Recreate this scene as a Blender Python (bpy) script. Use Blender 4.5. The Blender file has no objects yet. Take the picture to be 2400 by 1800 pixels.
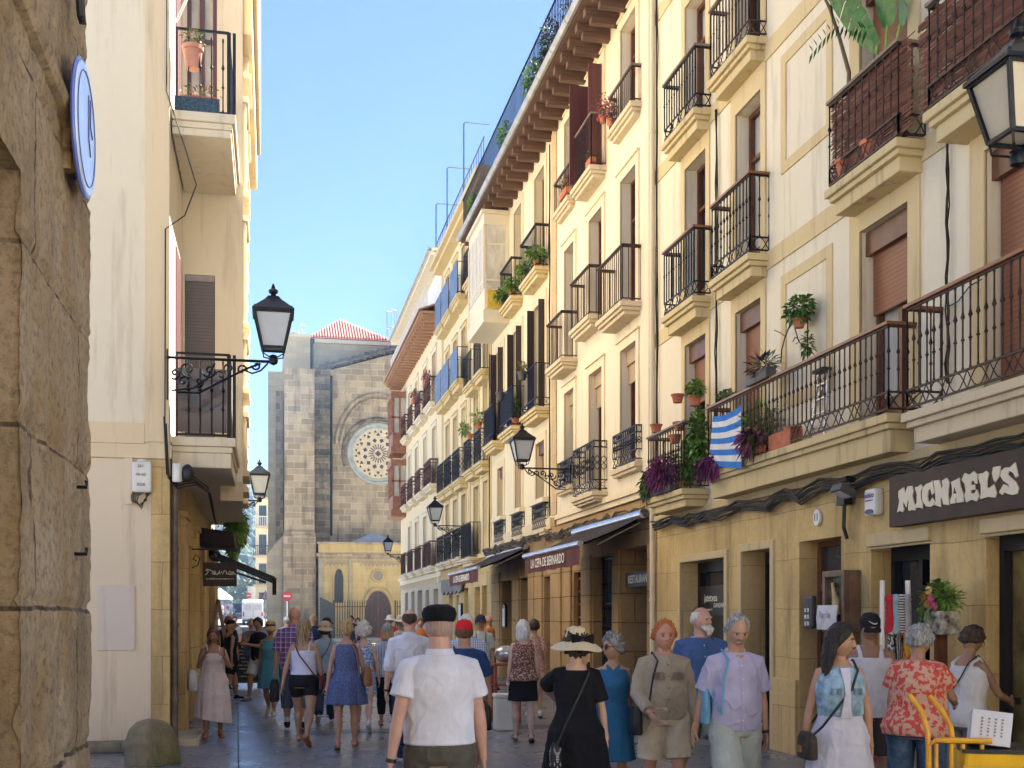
import bpy, bmesh, math, random
from mathutils import Vector, Matrix, noise
from math import sin, cos, pi, radians, sqrt, exp
R = random.Random(7)
ROOT = bpy.context.scene.collection
COL = bpy.data.collections.new('street_scene'); ROOT.children.link(COL)
bpy.context.view_layer.layer_collection.children['street_scene'].exclude = True      # keeps the modifier evaluations fast; undone at the end
# ------------------------------------------------------------------ mesh builder
class MB:
    def __init__(s): s.v=[]; s.f=[]; s.m=[]; s.cur=0
    def add(s, vs, fs, mat=None):
        o=len(s.v); s.v.extend([tuple(p) for p in vs])
        for f in fs: s.f.append(tuple(i+o for i in f)); s.m.append(s.cur if mat is None else mat)
        return s
    def box(s,x0,x1,y0,y1,z0,z1,mat=None):
        x0,x1=min(x0,x1),max(x0,x1); y0,y1=min(y0,y1),max(y0,y1); z0,z1=min(z0,z1),max(z0,z1)
        v=[(x0,y0,z0),(x1,y0,z0),(x1,y1,z0),(x0,y1,z0),(x0,y0,z1),(x1,y0,z1),(x1,y1,z1),(x0,y1,z1)]
        return s.add(v,[(0,3,2,1),(4,5,6,7),(0,1,5,4),(1,2,6,5),(2,3,7,6),(3,0,4,7)],mat)
    def bar(s,a,b,w=.02,h=None,up=(0,0,1),mat=None):   # straight rectangular bar a -> b
        a=Vector(a); b=Vector(b); d=(b-a)
        if d.length<1e-6: return s
        d.normalize(); u=Vector(up)
        if abs(d.dot(u))>.95: u=Vector((1,0,0))
        sd=d.cross(u).normalized(); u=sd.cross(d); h=w if h is None else h
        v=[]
        for p in (a,b):
            for i,j in ((-1,-1),(1,-1),(1,1),(-1,1)): v.append(p+sd*(i*w/2)+u*(j*h/2))
        return s.add(v,[(0,1,2,3),(7,6,5,4),(0,4,5,1),(1,5,6,2),(2,6,7,3),(3,7,4,0)],mat)
    def tube(s,pts,r,n=8,cap=True,mat=None,flat=None):
        pts=[Vector(p) for p in pts]
        if not hasattr(r,'__len__'): r=[r]*len(pts)
        d0=(pts[1]-pts[0]).normalized(); u=Vector((0,0,1)) if abs(d0.z)<.9 else Vector((1,0,0))
        x=d0.cross(u).normalized(); vs=[]; N=len(pts)
        for i,p in enumerate(pts):
            a=pts[max(i-1,0)]; b=pts[min(i+1,N-1)]; d=(b-a)
            d=d.normalized() if d.length>1e-9 else d0
            x=(x-d*x.dot(d)); x=x.normalized() if x.length>1e-6 else d.orthogonal().normalized(); y=d.cross(x)
            fl=flat if flat else 1
            for k in range(n):
                t=2*pi*k/n; vs.append(p+x*(cos(t)*r[i])+y*(sin(t)*r[i]*fl))
        fs=[(i*n+k,i*n+(k+1)%n,(i+1)*n+(k+1)%n,(i+1)*n+k) for i in range(N-1) for k in range(n)]
        if cap: fs+= [tuple(range(n))[::-1], tuple((N-1)*n+k for k in range(n))]
        return s.add(vs,fs,mat)
    def rings(s,rs,cap=True,mat=None):              # rs: list of equal-length rings of points
        n=len(rs[0]); vs=[p for r in rs for p in r]; N=len(rs)
        fs=[(i*n+k,i*n+(k+1)%n,(i+1)*n+(k+1)%n,(i+1)*n+k) for i in range(N-1) for k in range(n)]
        if cap: fs+=[tuple(range(n))[::-1],tuple((N-1)*n+k for k in range(n))]
        return s.add(vs,fs,mat)
    def lathe(s,prof,c=(0,0,0),n=16,mat=None,sx=1,sy=1,M=None,rot=0):
        rs=[[Vector((c[0]+r*cos(2*pi*k/n+rot)*sx,c[1]+r*sin(2*pi*k/n+rot)*sy,c[2]+z)) for k in range(n)] for r,z in prof]
        if M is not None: rs=[[M@p for p in q] for q in rs]
        return s.rings(rs,True,mat)
    def ell(s,c,rx,ry,rz,n=12,m=8,mat=None,M=None):
        rs=[]
        for j in range(m+1):
            f=-pi/2+pi*j/m; cr=max(cos(f),.02)
            ring=[Vector((rx*cr*cos(2*pi*k/n),ry*cr*sin(2*pi*k/n),rz*sin(f))) for k in range(n)]
            if M is not None: ring=[M@p for p in ring]
            rs.append([p+Vector(c) for p in ring])
        return s.rings(rs,True,mat)
    def prism(s,poly,ax,d0,d1,mat=None):            # poly in the two other axes, extruded along axis ax
        def P(a,b,d):
            return (d,a,b) if ax==0 else ((a,d,b) if ax==1 else (a,b,d))
        n=len(poly); vs=[P(a,b,d0) for a,b in poly]+[P(a,b,d1) for a,b in poly]
        return s.add(vs,[tuple(range(n)),tuple(range(2*n-1,n-1,-1))]+[(i,i+n,(i+1)%n+n,(i+1)%n) for i in range(n)],mat)
    def xf(s,M,start=0):
        for i in range(start,len(s.v)): s.v[i]=tuple(M@Vector(s.v[i]))
        return s
    def build(s,name,mats,parent=None,smooth=False,bevel=0,recalc=True,sharp=40):
        me=bpy.data.meshes.new(name); me.from_pydata(s.v,[],s.f)
        if not isinstance(mats,(list,tuple)): mats=[mats]
        for m in mats: me.materials.append(m)
        if len(mats)>1: me.polygons.foreach_set('material_index',s.m)
        if recalc or bevel:
            bm=bmesh.new(); bm.from_mesh(me)
            if recalc: bmesh.ops.recalc_face_normals(bm,faces=bm.faces)
            if bevel:
                es=[e for e in bm.edges if e.is_manifold and e.calc_face_angle(0)>.6]
                try: bmesh.ops.bevel(bm,geom=es,offset=bevel,segments=2,affect='EDGES',clamp_overlap=True,profile=.6)
                except Exception: pass
            bm.to_mesh(me); bm.free()
        if smooth:
            me.polygons.foreach_set('use_smooth',[True]*len(me.polygons))
            try: me.set_sharp_from_angle(angle=radians(sharp))
            except Exception: pass
        me.update(); o=bpy.data.objects.new(name,me); COL.objects.link(o)
        if parent: o.parent=parent
        return o
def tag(o,label=None,cat=None,group=None,kind=None):
    if label: o['label']=label
    if cat: o['category']=cat
    if group: o['group']=group
    if kind: o['kind']=kind
    return o
def thing(name,label,cat,loc=(0,0,0),rz=0,group=None):
    o=bpy.data.objects.new(name,None); COL.objects.link(o); o.location=loc; o.rotation_euler=(0,0,rz); o.empty_display_size=.2
    return tag(o,label,cat,group)
def fuse(mb,voxel,it=2,amp=0,freq=9,seed=0):           # voxel-fuse overlapping shapes into one continuous surface
    me=bpy.data.meshes.new('t'); me.from_pydata(mb.v,[],mb.f)
    bm=bmesh.new(); bm.from_mesh(me); bmesh.ops.recalc_face_normals(bm,faces=bm.faces); bm.to_mesh(me); bm.free()
    o=bpy.data.objects.new('t',me); ROOT.objects.link(o)
    m=o.modifiers.new('r','REMESH'); m.mode='VOXEL'; m.voxel_size=voxel; m.use_smooth_shade=True
    if it: m=o.modifiers.new('s','SMOOTH'); m.factor=.5; m.iterations=it
    dg=bpy.context.evaluated_depsgraph_get(); dg.update()
    out=bpy.data.meshes.new_from_object(o.evaluated_get(dg)); bpy.data.objects.remove(o); bpy.data.meshes.remove(me)
    if amp:
        so=Vector((seed*3.1,seed*1.7,0)); n=len(out.vertices); cs=[0.0]*(3*n); ns=[0.0]*(3*n)
        out.vertices.foreach_get('co',cs); out.vertices.foreach_get('normal',ns)
        for i in range(n):
            j=3*i; q=Vector((cs[j]*freq,cs[j+1]*freq,cs[j+2]*freq*.75))+so
            rg_=1-abs(noise.noise(q*.8+Vector((9,0,0)))*2.2); d=noise.noise(q)*amp*.8+noise.noise(q*2.6)*amp*.4+max(0,rg_)**4*amp*1.3
            k_=max(.15,1-abs(ns[j+2])*1.1); cs[j]+=ns[j]*d*k_; cs[j+1]+=ns[j+1]*d*k_; cs[j+2]+=ns[j+2]*d*.25*k_
        out.vertices.foreach_set('co',cs)
        out.update()
    return out
def mesh_obj(name,me,mats,parent=None,smooth=True):
    me.materials.clear()
    for m in (mats if isinstance(mats,(list,tuple)) else [mats]): me.materials.append(m)
    if smooth: me.polygons.foreach_set('use_smooth',[True]*len(me.polygons))
    me.name=name; o=bpy.data.objects.new(name,me); COL.objects.link(o)
    if parent: o.parent=parent
    return o
def pieces(name,m,parent,boxes,bevel=0):           # one object per free standing piece; boxes = list of (fr,u0,u1,z0,z1,d0,d1)
    for q in boxes: b=MB(); fb(b,*q); b.build(name,m,parent,bevel=bevel)
def copy_tree(o,parent=None):
    c=o.copy(); COL.objects.link(c)
    if parent: c.parent=parent
    for ch in list(o.children): copy_tree(ch,c)
    return c
# ------------------------------------------------------------------ camera frame (street runs along +Y, right facade at X=6.45)
TH=math.atan((1200-635)/2700); CT,ST=cos(TH),sin(TH); CZ=1.74
def gp(px,d):                                          # ground point of photo column px at distance d along the view axis
    xc=(px-1200)/2700*d; return (xc*CT+d*ST, d*CT-xc*ST)
# ------------------------------------------------------------------ materials
MATS={}
def nt(name):
    m=bpy.data.materials.new(name); m.use_nodes=True; t=m.node_tree; b=t.nodes['Principled BSDF']; return m,t,b
def N(t,k,**kw):
    n=t.nodes.new(k)
    for a,v in kw.items():
        if a.startswith('i_'):
            key=a[2:]; key=int(key) if key.isdigit() else key.replace('_',' ')
            n.inputs[key].default_value=v
        else: setattr(n,a,v)
    return n
def L(t,a,b): t.links.new(a,b)
def rgb(c): return (c[0],c[1],c[2],1)
def mixc(t,fac,a,b,mode='MIX'):
    n=N(t,'ShaderNodeMix',data_type='RGBA',blend_type=mode)
    for sock,v in ((n.inputs[0],fac),(n.inputs[6],a),(n.inputs[7],b)):
        if hasattr(v,'is_linked') or hasattr(v,'node'): L(t,v,sock)
        else: sock.default_value=rgb(v) if isinstance(v,(tuple,list)) else v
    return n.outputs[2]
def ramp(t,src,stops):
    n=N(t,'ShaderNodeValToRGB'); e=n.color_ramp.elements
    while len(e)<len(stops): e.new(.5)
    for i,(p,c) in enumerate(stops): e[i].position=p; e[i].color=rgb(c) if isinstance(c,(tuple,list)) else (c,c,c,1)
    L(t,src,n.inputs[0]); return n.outputs[0]
def coords(t,scale=(1,1,1),rot=(0,0,0),kind='Object'):
    tc=N(t,'ShaderNodeTexCoord'); mp=N(t,'ShaderNodeMapping'); mp.inputs['Scale'].default_value=scale; mp.inputs['Rotation'].default_value=rot
    L(t,tc.outputs[kind],mp.inputs[0]); return mp.outputs[0]
def noise_t(t,co,scale,detail=4,rough=.55):
    n=N(t,'ShaderNodeTexNoise'); n.inputs['Scale'].default_value=scale; n.inputs['Detail'].default_value=detail; n.inputs['Roughness'].default_value=rough
    L(t,co,n.inputs['Vector']); return n.outputs['Fac']
def bump(t,b,h,strength=.3,dist=.01):
    n=N(t,'ShaderNodeBump'); n.inputs['Strength'].default_value=strength; n.inputs['Distance'].default_value=dist
    L(t,h,n.inputs['Height']); L(t,n.outputs[0],b.inputs['Normal'])
def mat(name,col,rough=.6,metal=0,var=.12,scale=6,bmp=0,bscale=40,spec=.5,stretch=(1,1,1),col2=None,bdist=.004):
    if name in MATS: return MATS[name]
    m,t,b=nt(name); co=coords(t,stretch)
    f=noise_t(t,co,scale)
    c2=col2 if col2 else tuple(max(0,x*(1-var*2)) for x in col); c1=tuple(min(1,x*(1+var)) for x in col)
    L(t,ramp(t,f,[(.3,c2),(.7,c1)]),b.inputs['Base Color'])
    b.inputs['Roughness'].default_value=rough; b.inputs['Metallic'].default_value=metal; b.inputs['Specular IOR Level'].default_value=spec
    if bmp: bump(t,b,noise_t(t,co,bscale,6),bmp,bdist)
    MATS[name]=m; return m
def plaster(name,col,stain=(.35,.28,.18),amt=.5):
    m,t,b=nt(name); co=coords(t); big=noise_t(t,co,.7,5,.6); fine=noise_t(t,co,9,6,.6)
    c=mixc(t,ramp(t,big,[(.35,0.0),(.75,.35)]),col,tuple(x*.86 for x in col))
    c=mixc(t,ramp(t,fine,[(.3,0.0),(.8,.25)]),c,tuple(min(1,x*1.1) for x in col))
    st=noise_t(t,coords(t,(5,5,.45)),1.1,6,.65)
    c=mixc(t,ramp(t,st,[(.54,0.0),(.76,amt)]),c,stain)
    sp=noise_t(t,co,3.1,8,.75); c=mixc(t,ramp(t,sp,[(.66,0.0),(.72,amt*.5)]),c,stain)
    L(t,c,b.inputs['Base Color']); b.inputs['Roughness'].default_value=.9; b.inputs['Specular IOR Level'].default_value=.2
    bump(t,b,noise_t(t,co,30,8,.6),.35,.006); MATS[name]=m; return m
def stone(name,c1,c2,mortar,bw=.7,bh=.38,stain=(.12,.1,.07),samt=.6,plane='YZ',ms=.008,bstr=.5,moss=None):
    m,t,b=nt(name); tc=N(t,'ShaderNodeTexCoord'); sp=N(t,'ShaderNodeSeparateXYZ'); L(t,tc.outputs['Object'],sp.inputs[0])
    cb=N(t,'ShaderNodeCombineXYZ')
    if plane=='XY': L(t,sp.outputs['X'],cb.inputs[0]); L(t,sp.outputs['Y'],cb.inputs[1])
    else:
        ad=N(t,'ShaderNodeMath',operation='ADD'); L(t,sp.outputs['X'],ad.inputs[0]); L(t,sp.outputs['Y'],ad.inputs[1])
        L(t,ad.outputs[0],cb.inputs[0]); L(t,sp.outputs['Z'],cb.inputs[1])
    # wobble the joints a little
    wn=N(t,'ShaderNodeTexNoise'); wn.inputs['Scale'].default_value=2.2; wn.inputs['Detail'].default_value=4; L(t,cb.outputs[0],wn.inputs['Vector'])
    wv=N(t,'ShaderNodeVectorMath',operation='SCALE'); L(t,wn.outputs['Color'],wv.inputs[0]); wv.inputs['Scale'].default_value=.05
    wa=N(t,'ShaderNodeVectorMath',operation='ADD'); L(t,cb.outputs[0],wa.inputs[0]); L(t,wv.outputs[0],wa.inputs[1])
    br=N(t,'ShaderNodeTexBrick'); L(t,wa.outputs[0],br.inputs['Vector'])
    br.inputs['Color1'].default_value=rgb(c1); br.inputs['Color2'].default_value=rgb(c2); br.inputs['Mortar'].default_value=rgb(mortar)
    br.inputs['Scale'].default_value=1; br.inputs['Brick Width'].default_value=bw; br.inputs['Row Height'].default_value=bh; br.inputs['Mortar Size'].default_value=ms
    br.inputs['Mortar Smooth'].default_value=.6; br.inputs['Bias'].default_value=-.1; br.offset=.5
    co=tc.outputs['Object']; big=noise_t(t,co,.55,6,.65); fine=noise_t(t,co,14,8,.7)
    c=mixc(t,ramp(t,big,[(.3,.45),(.55,0.0)]),br.outputs['Color'],tuple(x*.62 for x in c2))
    c=mixc(t,ramp(t,fine,[(.35,.35),(.6,0.0)]),c,tuple(x*.55 for x in c1))
    mp=N(t,'ShaderNodeMapping'); mp.inputs['Scale'].default_value=(2.2,2.2,.3); L(t,co,mp.inputs[0])
    st=noise_t(t,mp.outputs[0],1,7,.7); c=mixc(t,ramp(t,st,[(.5,0.0),(.7,samt)]),c,stain)
    if moss: c=mixc(t,ramp(t,noise_t(t,co,2.6,7,.7),[(.5,0.0),(.68,.8)]),c,moss)
    L(t,c,b.inputs['Base Color']); b.inputs['Roughness'].default_value=.92; b.inputs['Specular IOR Level'].default_value=.2
    h=N(t,'ShaderNodeMath',operation='MULTIPLY_ADD'); L(t,fine,h.inputs[0]); h.inputs[1].default_value=.5
    inv=N(t,'ShaderNodeMath',operation='SUBTRACT'); inv.inputs[0].default_value=1; L(t,br.outputs['Fac'],inv.inputs[1]); L(t,inv.outputs[0],h.inputs[2])
    bump(t,b,h.outputs[0],bstr,.02); MATS[name]=m; return m
def wood(name,c1,c2,axis=2,rough=.5):
    m,t,b=nt(name); s=[14,14,14]; s[axis]=.9; f=noise_t(t,coords(t,tuple(s)),1.6,6,.6)
    L(t,ramp(t,f,[(.3,c1),(.7,c2)]),b.inputs['Base Color']); b.inputs['Roughness'].default_value=rough; bump(t,b,f,.2,.003); MATS[name]=m; return m
def glassy(name,col,rough=.08,var=.4):
    m=mat(name,col,rough,0,var,1.3,.04,3,.8); return m
def slats(name,c1,c2,pitch=.055,axis='Z',rough=.5):
    m,t,b=nt(name); tc=N(t,'ShaderNodeTexCoord'); sp=N(t,'ShaderNodeSeparateXYZ'); L(t,tc.outputs['Object'],sp.inputs[0])
    mu=N(t,'ShaderNodeMath',operation='MULTIPLY'); L(t,sp.outputs[axis],mu.inputs[0]); mu.inputs[1].default_value=1/pitch
    fr=N(t,'ShaderNodeMath',operation='FRACT'); L(t,mu.outputs[0],fr.inputs[0])
    c=ramp(t,fr.outputs[0],[(0,c2),(.18,c1),(1,tuple(x*.8 for x in c1))])
    c=mixc(t,ramp(t,noise_t(t,tc.outputs['Object'],3,5),[(.4,0.0),(.8,.4)]),c,tuple(x*.6 for x in c1))
    L(t,c,b.inputs['Base Color']); b.inputs['Roughness'].default_value=rough; bump(t,b,fr.outputs[0],.8,.01); MATS[name]=m; return m
M=dict(
 cream=plaster('cream_plaster',(.73,.655,.50),(.42,.33,.21),.6), cream2=plaster('pale_peach_plaster',(.73,.65,.51),(.42,.33,.22),.55), cream3=plaster('yellow_cream_plaster',(.72,.64,.45),(.42,.33,.21),.55),
 yel=plaster('yellow_trim',(.63,.50,.28),(.35,.26,.14),.6), yel3=plaster('yellow_plaster',(.72,.62,.41),(.42,.34,.2),.45), yel4=plaster('light_yellow_plaster',(.74,.63,.42),(.42,.33,.2),.5),
 tan=plaster('tan_trim',(.66,.55,.38)), quoin=stone('quoin_stone',(.62,.44,.26),(.55,.42,.25),(.4,.3,.18),1.2,.55),
 slab=plaster('balcony_slab_yellow',(.60,.48,.26),(.13,.10,.07),.85), slab2=plaster('balcony_slab_stone',(.62,.52,.36),(.2,.16,.1),.6), slabw=plaster('balcony_slab_pale',(.7,.62,.46),(.25,.2,.14),.5),
 sand=stone('ground_sandstone',(.68,.50,.23),(.58,.42,.19),(.30,.21,.10),1.3,.62,(.17,.11,.05),.6,ms=.006,bstr=.4),
 sand2=stone('bernardo_sandstone',(.46,.30,.14),(.38,.26,.13),(.14,.09,.05),.95,.55,(.12,.08,.05),.5,ms=.012,bstr=.8),
 sandg=plaster('pale_ground_stone',(.5,.44,.33),(.25,.2,.15),.5),
 iron=mat('dark_iron',(.014,.013,.014),.45,.6,.3,20,.3,60), rust=mat('rusty_iron',(.065,.036,.022),.6,.4,.5,18,.4,60,col2=(.018,.014,.012)),
 rail=wood('varnished_handrail',(.17,.06,.02),(.27,.10,.035),1,.4), railg=wood('weathered_handrail',(.16,.12,.09),(.26,.2,.15),1,.7),
 brown=mat('brown_painted_frame',(.13,.045,.018),.45,0,.2,5,.1,30), white=mat('white_paint',(.78,.76,.72),.5,0,.08,4), 
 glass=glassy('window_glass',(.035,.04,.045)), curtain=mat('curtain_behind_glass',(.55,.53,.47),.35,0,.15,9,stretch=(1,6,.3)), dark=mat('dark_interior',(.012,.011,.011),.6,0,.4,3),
 roller=slats('brown_roller_shutter',(.27,.10,.045),(.07,.022,.01),.05), louver=slats('dark_louvre',(.035,.02,.014),(.006,.004,.003),.07), rollg=slats('grey_roller_shutter',(.12,.1,.1),(.04,.035,.035),.05),
 rollt=slats('tan_roller_shutter',(.5,.36,.22),(.2,.13,.08),.06), maroon=wood('maroon_shutter',(.07,.018,.018),(.12,.035,.03),2), redsh=mat('red_shutter',(.45,.09,.04),.5),
 blue=mat('blue_balcony_screen',(.12,.175,.29),.5,0,.2,3), eave=wood('brown_eave_timber',(.08,.042,.026),(.16,.09,.055),0,.7), eaver=wood('orange_eave_timber',(.33,.18,.10),(.44,.26,.155),0,.7),
 zinc=mat('zinc_gutter',(.42,.42,.41),.4,.4,.15,3,.1,20), tile=mat('clay_tile',(.5,.2,.12),.8,0,.25,8,.3,40), awn=mat('burgundy_awning',(.10,.022,.018),.85,0,.15,3,.2,90), awnb=mat('dark_awning',(.03,.018,.016),.9,0,.2,4),
 alu=mat('aluminium_bar',(.5,.52,.56),.25,.8,.1,4), lt=mat('cream_lettering',(.72,.66,.52),.6,0,.05,5), wlt=mat('white_lettering',(.8,.78,.72),.6,0,.03,5), signb=mat('brown_sign_board',(.035,.017,.009),.6,0,.25,5,.1,40),
 cable=mat('black_cable',(.018,.015,.012),.7,0,.3,9), cableg=mat('dusty_cable',(.085,.065,.04),.85,0,.4,9), terra=mat('terracotta',(.5,.16,.08),.8,0,.2,6,.2,30), terrad=mat('dark_pot',(.07,.07,.07),.6,0,.2,6),
 greybox=mat('white_plastic',(.72,.72,.68),.4,0,.06,4), black=mat('black_plastic',(.008,.008,.009),.5,0,.2,6), wdoor=wood('brown_door_wood',(.09,.03,.012),(.17,.06,.022),2,.4),
 lampm=mat('black_lamp_metal',(.010,.013,.016),.4,.5,.3,12), milk=mat('frosted_lamp_glass',(.46,.51,.58),.2,0,.05,3), milkw=mat('cream_lamp_glass',(.52,.46,.34),.3,0,.08,3),
)
# ------------------------------------------------------------------ facade helpers
XR=6.45
def frR(X=XR): return lambda u,z,d:(X+d,u,z)          # right side wall, d>0 goes into the wall
def frL(X): return lambda u,z,d:(X-d,u,z)             # left side wall
def frF(Y): return lambda u,z,d:(u,Y+d,z)             # wall facing the camera
def fb(mb,fr,u0,u1,z0,z1,d0,d1,mat=None):
    a=fr(u0,z0,d0); b=fr(u1,z1,d1); return mb.box(a[0],b[0],a[1],b[1],a[2],b[2],mat)
def facade(parent,fr,u0,u1,z0,z1,ops,m,name='wall',dep=.26,back=8,closed=True):
    mb=MB(); us=sorted({u0,u1,*[v for o in ops for v in o[:2] if u0<v<u1]}); zs=sorted({z0,z1,*[v for o in ops for v in o[2:4] if z0<v<z1]})
    def hole(u,z): return any(o[0]<u<o[1] and o[2]<z<o[3] for o in ops)
    for i in range(len(us)-1):
        j=0
        while j<len(zs)-1:
            if hole((us[i]+us[i+1])/2,(zs[j]+zs[j+1])/2): j+=1; continue
            k=j
            while k+1<len(zs)-1 and not hole((us[i]+us[i+1])/2,(zs[k+1]+zs[k+2])/2): k+=1
            mb.add([fr(us[i],zs[j],0),fr(us[i+1],zs[j],0),fr(us[i+1],zs[k+1],0),fr(us[i],zs[k+1],0)],[(0,1,2,3)]); j=k+1
    for o in ops:
        a,b,c,e=o[:4]; d=o[4] if len(o)>4 else dep
        q=[(a,c),(b,c),(b,e),(a,e)]
        for s in range(4):
            p,r=q[s],q[(s+1)%4]; mb.add([fr(p[0],p[1],0),fr(r[0],r[1],0),fr(r[0],r[1],d),fr(p[0],p[1],d)],[(0,1,2,3)])
    if closed:
        c=[fr(u0,z0,0),fr(u1,z0,0),fr(u1,z1,0),fr(u0,z1,0)]; e=[fr(u0,z0,back),fr(u1,z0,back),fr(u1,z1,back),fr(u0,z1,back)]
        mb.add(c+e,[(4,5,6,7),(0,1,5,4),(1,2,6,5),(2,3,7,6),(3,0,4,7)])
    return mb.build(name,m,parent,recalc=False)
def window(parent,fr,u0,u1,z0,z1,kind='door',d=.22,fm=None,pane=None,fw=.06):
    fm=fm or M['brown']; pane=pane or M['glass']; mb=MB(); um=(u0+u1)/2
    for a,b,c,e in ((u0,u0+fw,z0,z1),(u1-fw,u1,z0,z1),(u0+fw,u1-fw,z1-fw,z1),(u0+fw,u1-fw,z0,z0+fw),(um-fw*.6,um+fw*.6,z0+fw,z1-fw)): fb(mb,fr,a,b,c,e,d-.05,d+.02)
    if kind in('door','open','rollh'): 
        for a,b in ((u0+fw,um-fw*.6),(um+fw*.6,u1-fw)):
            fb(mb,fr,a,b,z0+fw,z0+.35,d-.03,d+.01); fb(mb,fr,a,b,z0+(z1-z0)*.7,z0+(z1-z0)*.7+.05,d-.04,d+.015)
    w=mb.build('window',fm,parent,bevel=0)
    p=MB(); fb(p,fr,u0,u1,z0,z1,d+.025,d+.045); p.build('pane',pane,w)
    if kind in('roll','rollh','rollg','rollt'):
        q=MB(); zb=z0+.02 if kind!='rollh' else z1-(z1-z0)*.42
        if kind=='rollt': zb=z1-(z1-z0)*.28
        fb(q,fr,u0+.03,u1-.03,zb,z1-.02,d-.10,d-.06); q.build('roller_shutter',{'rollg':M['rollg'],'rollt':M['rollt']}.get(kind,M['roller']),w)
        q=MB(); fb(q,fr,u0,u1,z1-.27,z1-.01,.06 if kind!='rollt' else .1,d-.11); q.build('shutter_box',M['brown'] if kind!='rollt' else M['rollt'],w)
    return w
TURN=[(.009,0),(.014,.02),(.009,.05),(.009,.3),(.011,.33),(.02,.345),(.011,.36),(.009,.4),(.009,.56),(.012,.58),(.022,.6),(.016,.62),(.009,.66),(.009,.93),(.014,.97),(.009,1)]
TURN=[(r*1.05,z) for r,z in TURN]
def balcony(parent,fr,u0,u1,zt,proj,rh,th=.26,style='plain',sm=None,rm=None,hm=None,band=.17,sp=.115,turned=False,arc=True,rd=0,thing_=None):
    sm=sm or M['slab2']; rm=rm or M['iron']; mb=MB()
    fb(mb,fr,u0-.04,u1+.04,zt-.09,zt,-proj-.05,.02); fb(mb,fr,u0+.0,u1-.0,zt-.15,zt-.0905,-proj-.01,.02); fb(mb,fr,u0+.05,u1-.05,zt-th,zt-.1505,-proj+.04,.02)
    b=mb.build('balcony',sm,parent,bevel=.012)
    r=MB(); z1=zt+rh; zb=zt+.05; zl=zb+(band if arc else 0); pf=-proj
    F=lambda u,z,d:Vector(fr(u,z,d))
    def rod(a,c,w=.018): r.bar(a,c,w,w)
    runs=[((u0,pf),(u1,pf)),((u0,pf),(u0,0)),((u1,pf),(u1,0))]
    for (a,pa),(c,pc) in runs:
        for z in ([zb,z1-.015]+([zl] if arc else [])+([z1-.14] if style=='scroll' else [])): rod(F(a,z,pa),F(c,z,pc),.02)
        n=max(1,round(sqrt((a-c)**2+(pa-pc)**2)/sp))
        for i in range(n+1):
            t=i/n; u=a+(c-a)*t; p=pa+(pc-pa)*t
            if turned and rd==0:
                hh=z1-zl; o=F(u,zl,p); rr=[[Vector((o.x+q*cos(k*pi/3),o.y+q*sin(k*pi/3),zl+w*hh)) for k in range(6)] for q,w in TURN]; r.rings(rr)
                if i in (0,n): rod(F(u,zb,p),F(u,zl,p))
            elif turned: rod(F(u,zl,p),F(u,z1,p),.017); r.lathe([(.008,-.02),(.02,0),(.008,.02)],tuple(F(u,zl+(z1-zl)*.55,p)),5)
            else: rod(F(u,zl,p),F(u,z1,p),.014)
        ln=sqrt((a-c)**2+(pa-pc)**2)
        if arc and ln>.15:
            k=max(1,round(ln/(.34 if turned else .2))); h=zl-zb
            for i in range(k):
                P=lambda s,w:F(a+(c-a)*(i+s)/k,zb+w*h,pa+(pc-pa)*(i+s)/k)
                if turned:
                    r.tube([P(s/6*1.0,sin(pi*s/6)) for s in range(7)],.007,4); r.tube([P(s/6,1-sin(pi*s/6)) for s in range(7)],.007,4)
                else:
                    rod(P(0,0),P(1,1),.01); rod(P(0,1),P(1,0),.01)
        if style=='scroll':
            k=max(1,round(ln/.13)); 
            for i in range(k):
                for (wz,hh) in ((z1-.14,.12),(zl+.05,z1-.16-zl-.05)):
                    P=lambda s,w:F(a+(c-a)*(i+.5+s*.42)/k,wz+hh*(.5+w*.48),pa+(pc-pa)*(i+.5+s*.42)/k)
                    if hh<.2: r.tube([P(cos(q*pi/4),sin(q*pi/4)) for q in range(9)],.006,4)
                    else: r.tube([P(sin(q*pi/3*1.0),q/6*1.0-.5) for q in range(7)],.008,4); r.tube([P(-sin(q*pi/3),q/6-.5) for q in range(7)],.008,4)
    r.build('railing',rm,b)
    if hm:
        h=MB(); w=.05 if turned else .035
        fb(h,fr,u0-.03,u1+.03,z1,z1+.035,-proj-w/2-.01,-proj+w/2); fb(h,fr,u0-.03,u0+.02,z1,z1+.035,-proj+w/2+.001,0); fb(h,fr,u1-.02,u1+.03,z1,z1+.035,-proj+w/2+.001,0)
        h.build('handrail',hm,b,bevel=.006)
    return b
def screen(b,fr,u0,u1,z0,z1,proj,m,off=.02,name='screen'):
    s=MB(); fb(s,fr,u0+.02,u1-.02,z0,z1,-proj+off,-proj+off+.012); return s.build(name,m,b)
def surround(mb,fr,u0,u1,z0,z1,w,d=.03,sill=False,cap=.05):
    fb(mb,fr,u0-w,u0,z0,z1,-d,.01); fb(mb,fr,u1,u1+w,z0,z1,-d,.01); fb(mb,fr,u0-w,u1+w,z1,z1+w,-d-.002,.01)
    if cap: fb(mb,fr,u0-w-.03,u1+w+.03,z1+w,z1+w+cap,-d-.04,.01)
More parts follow.
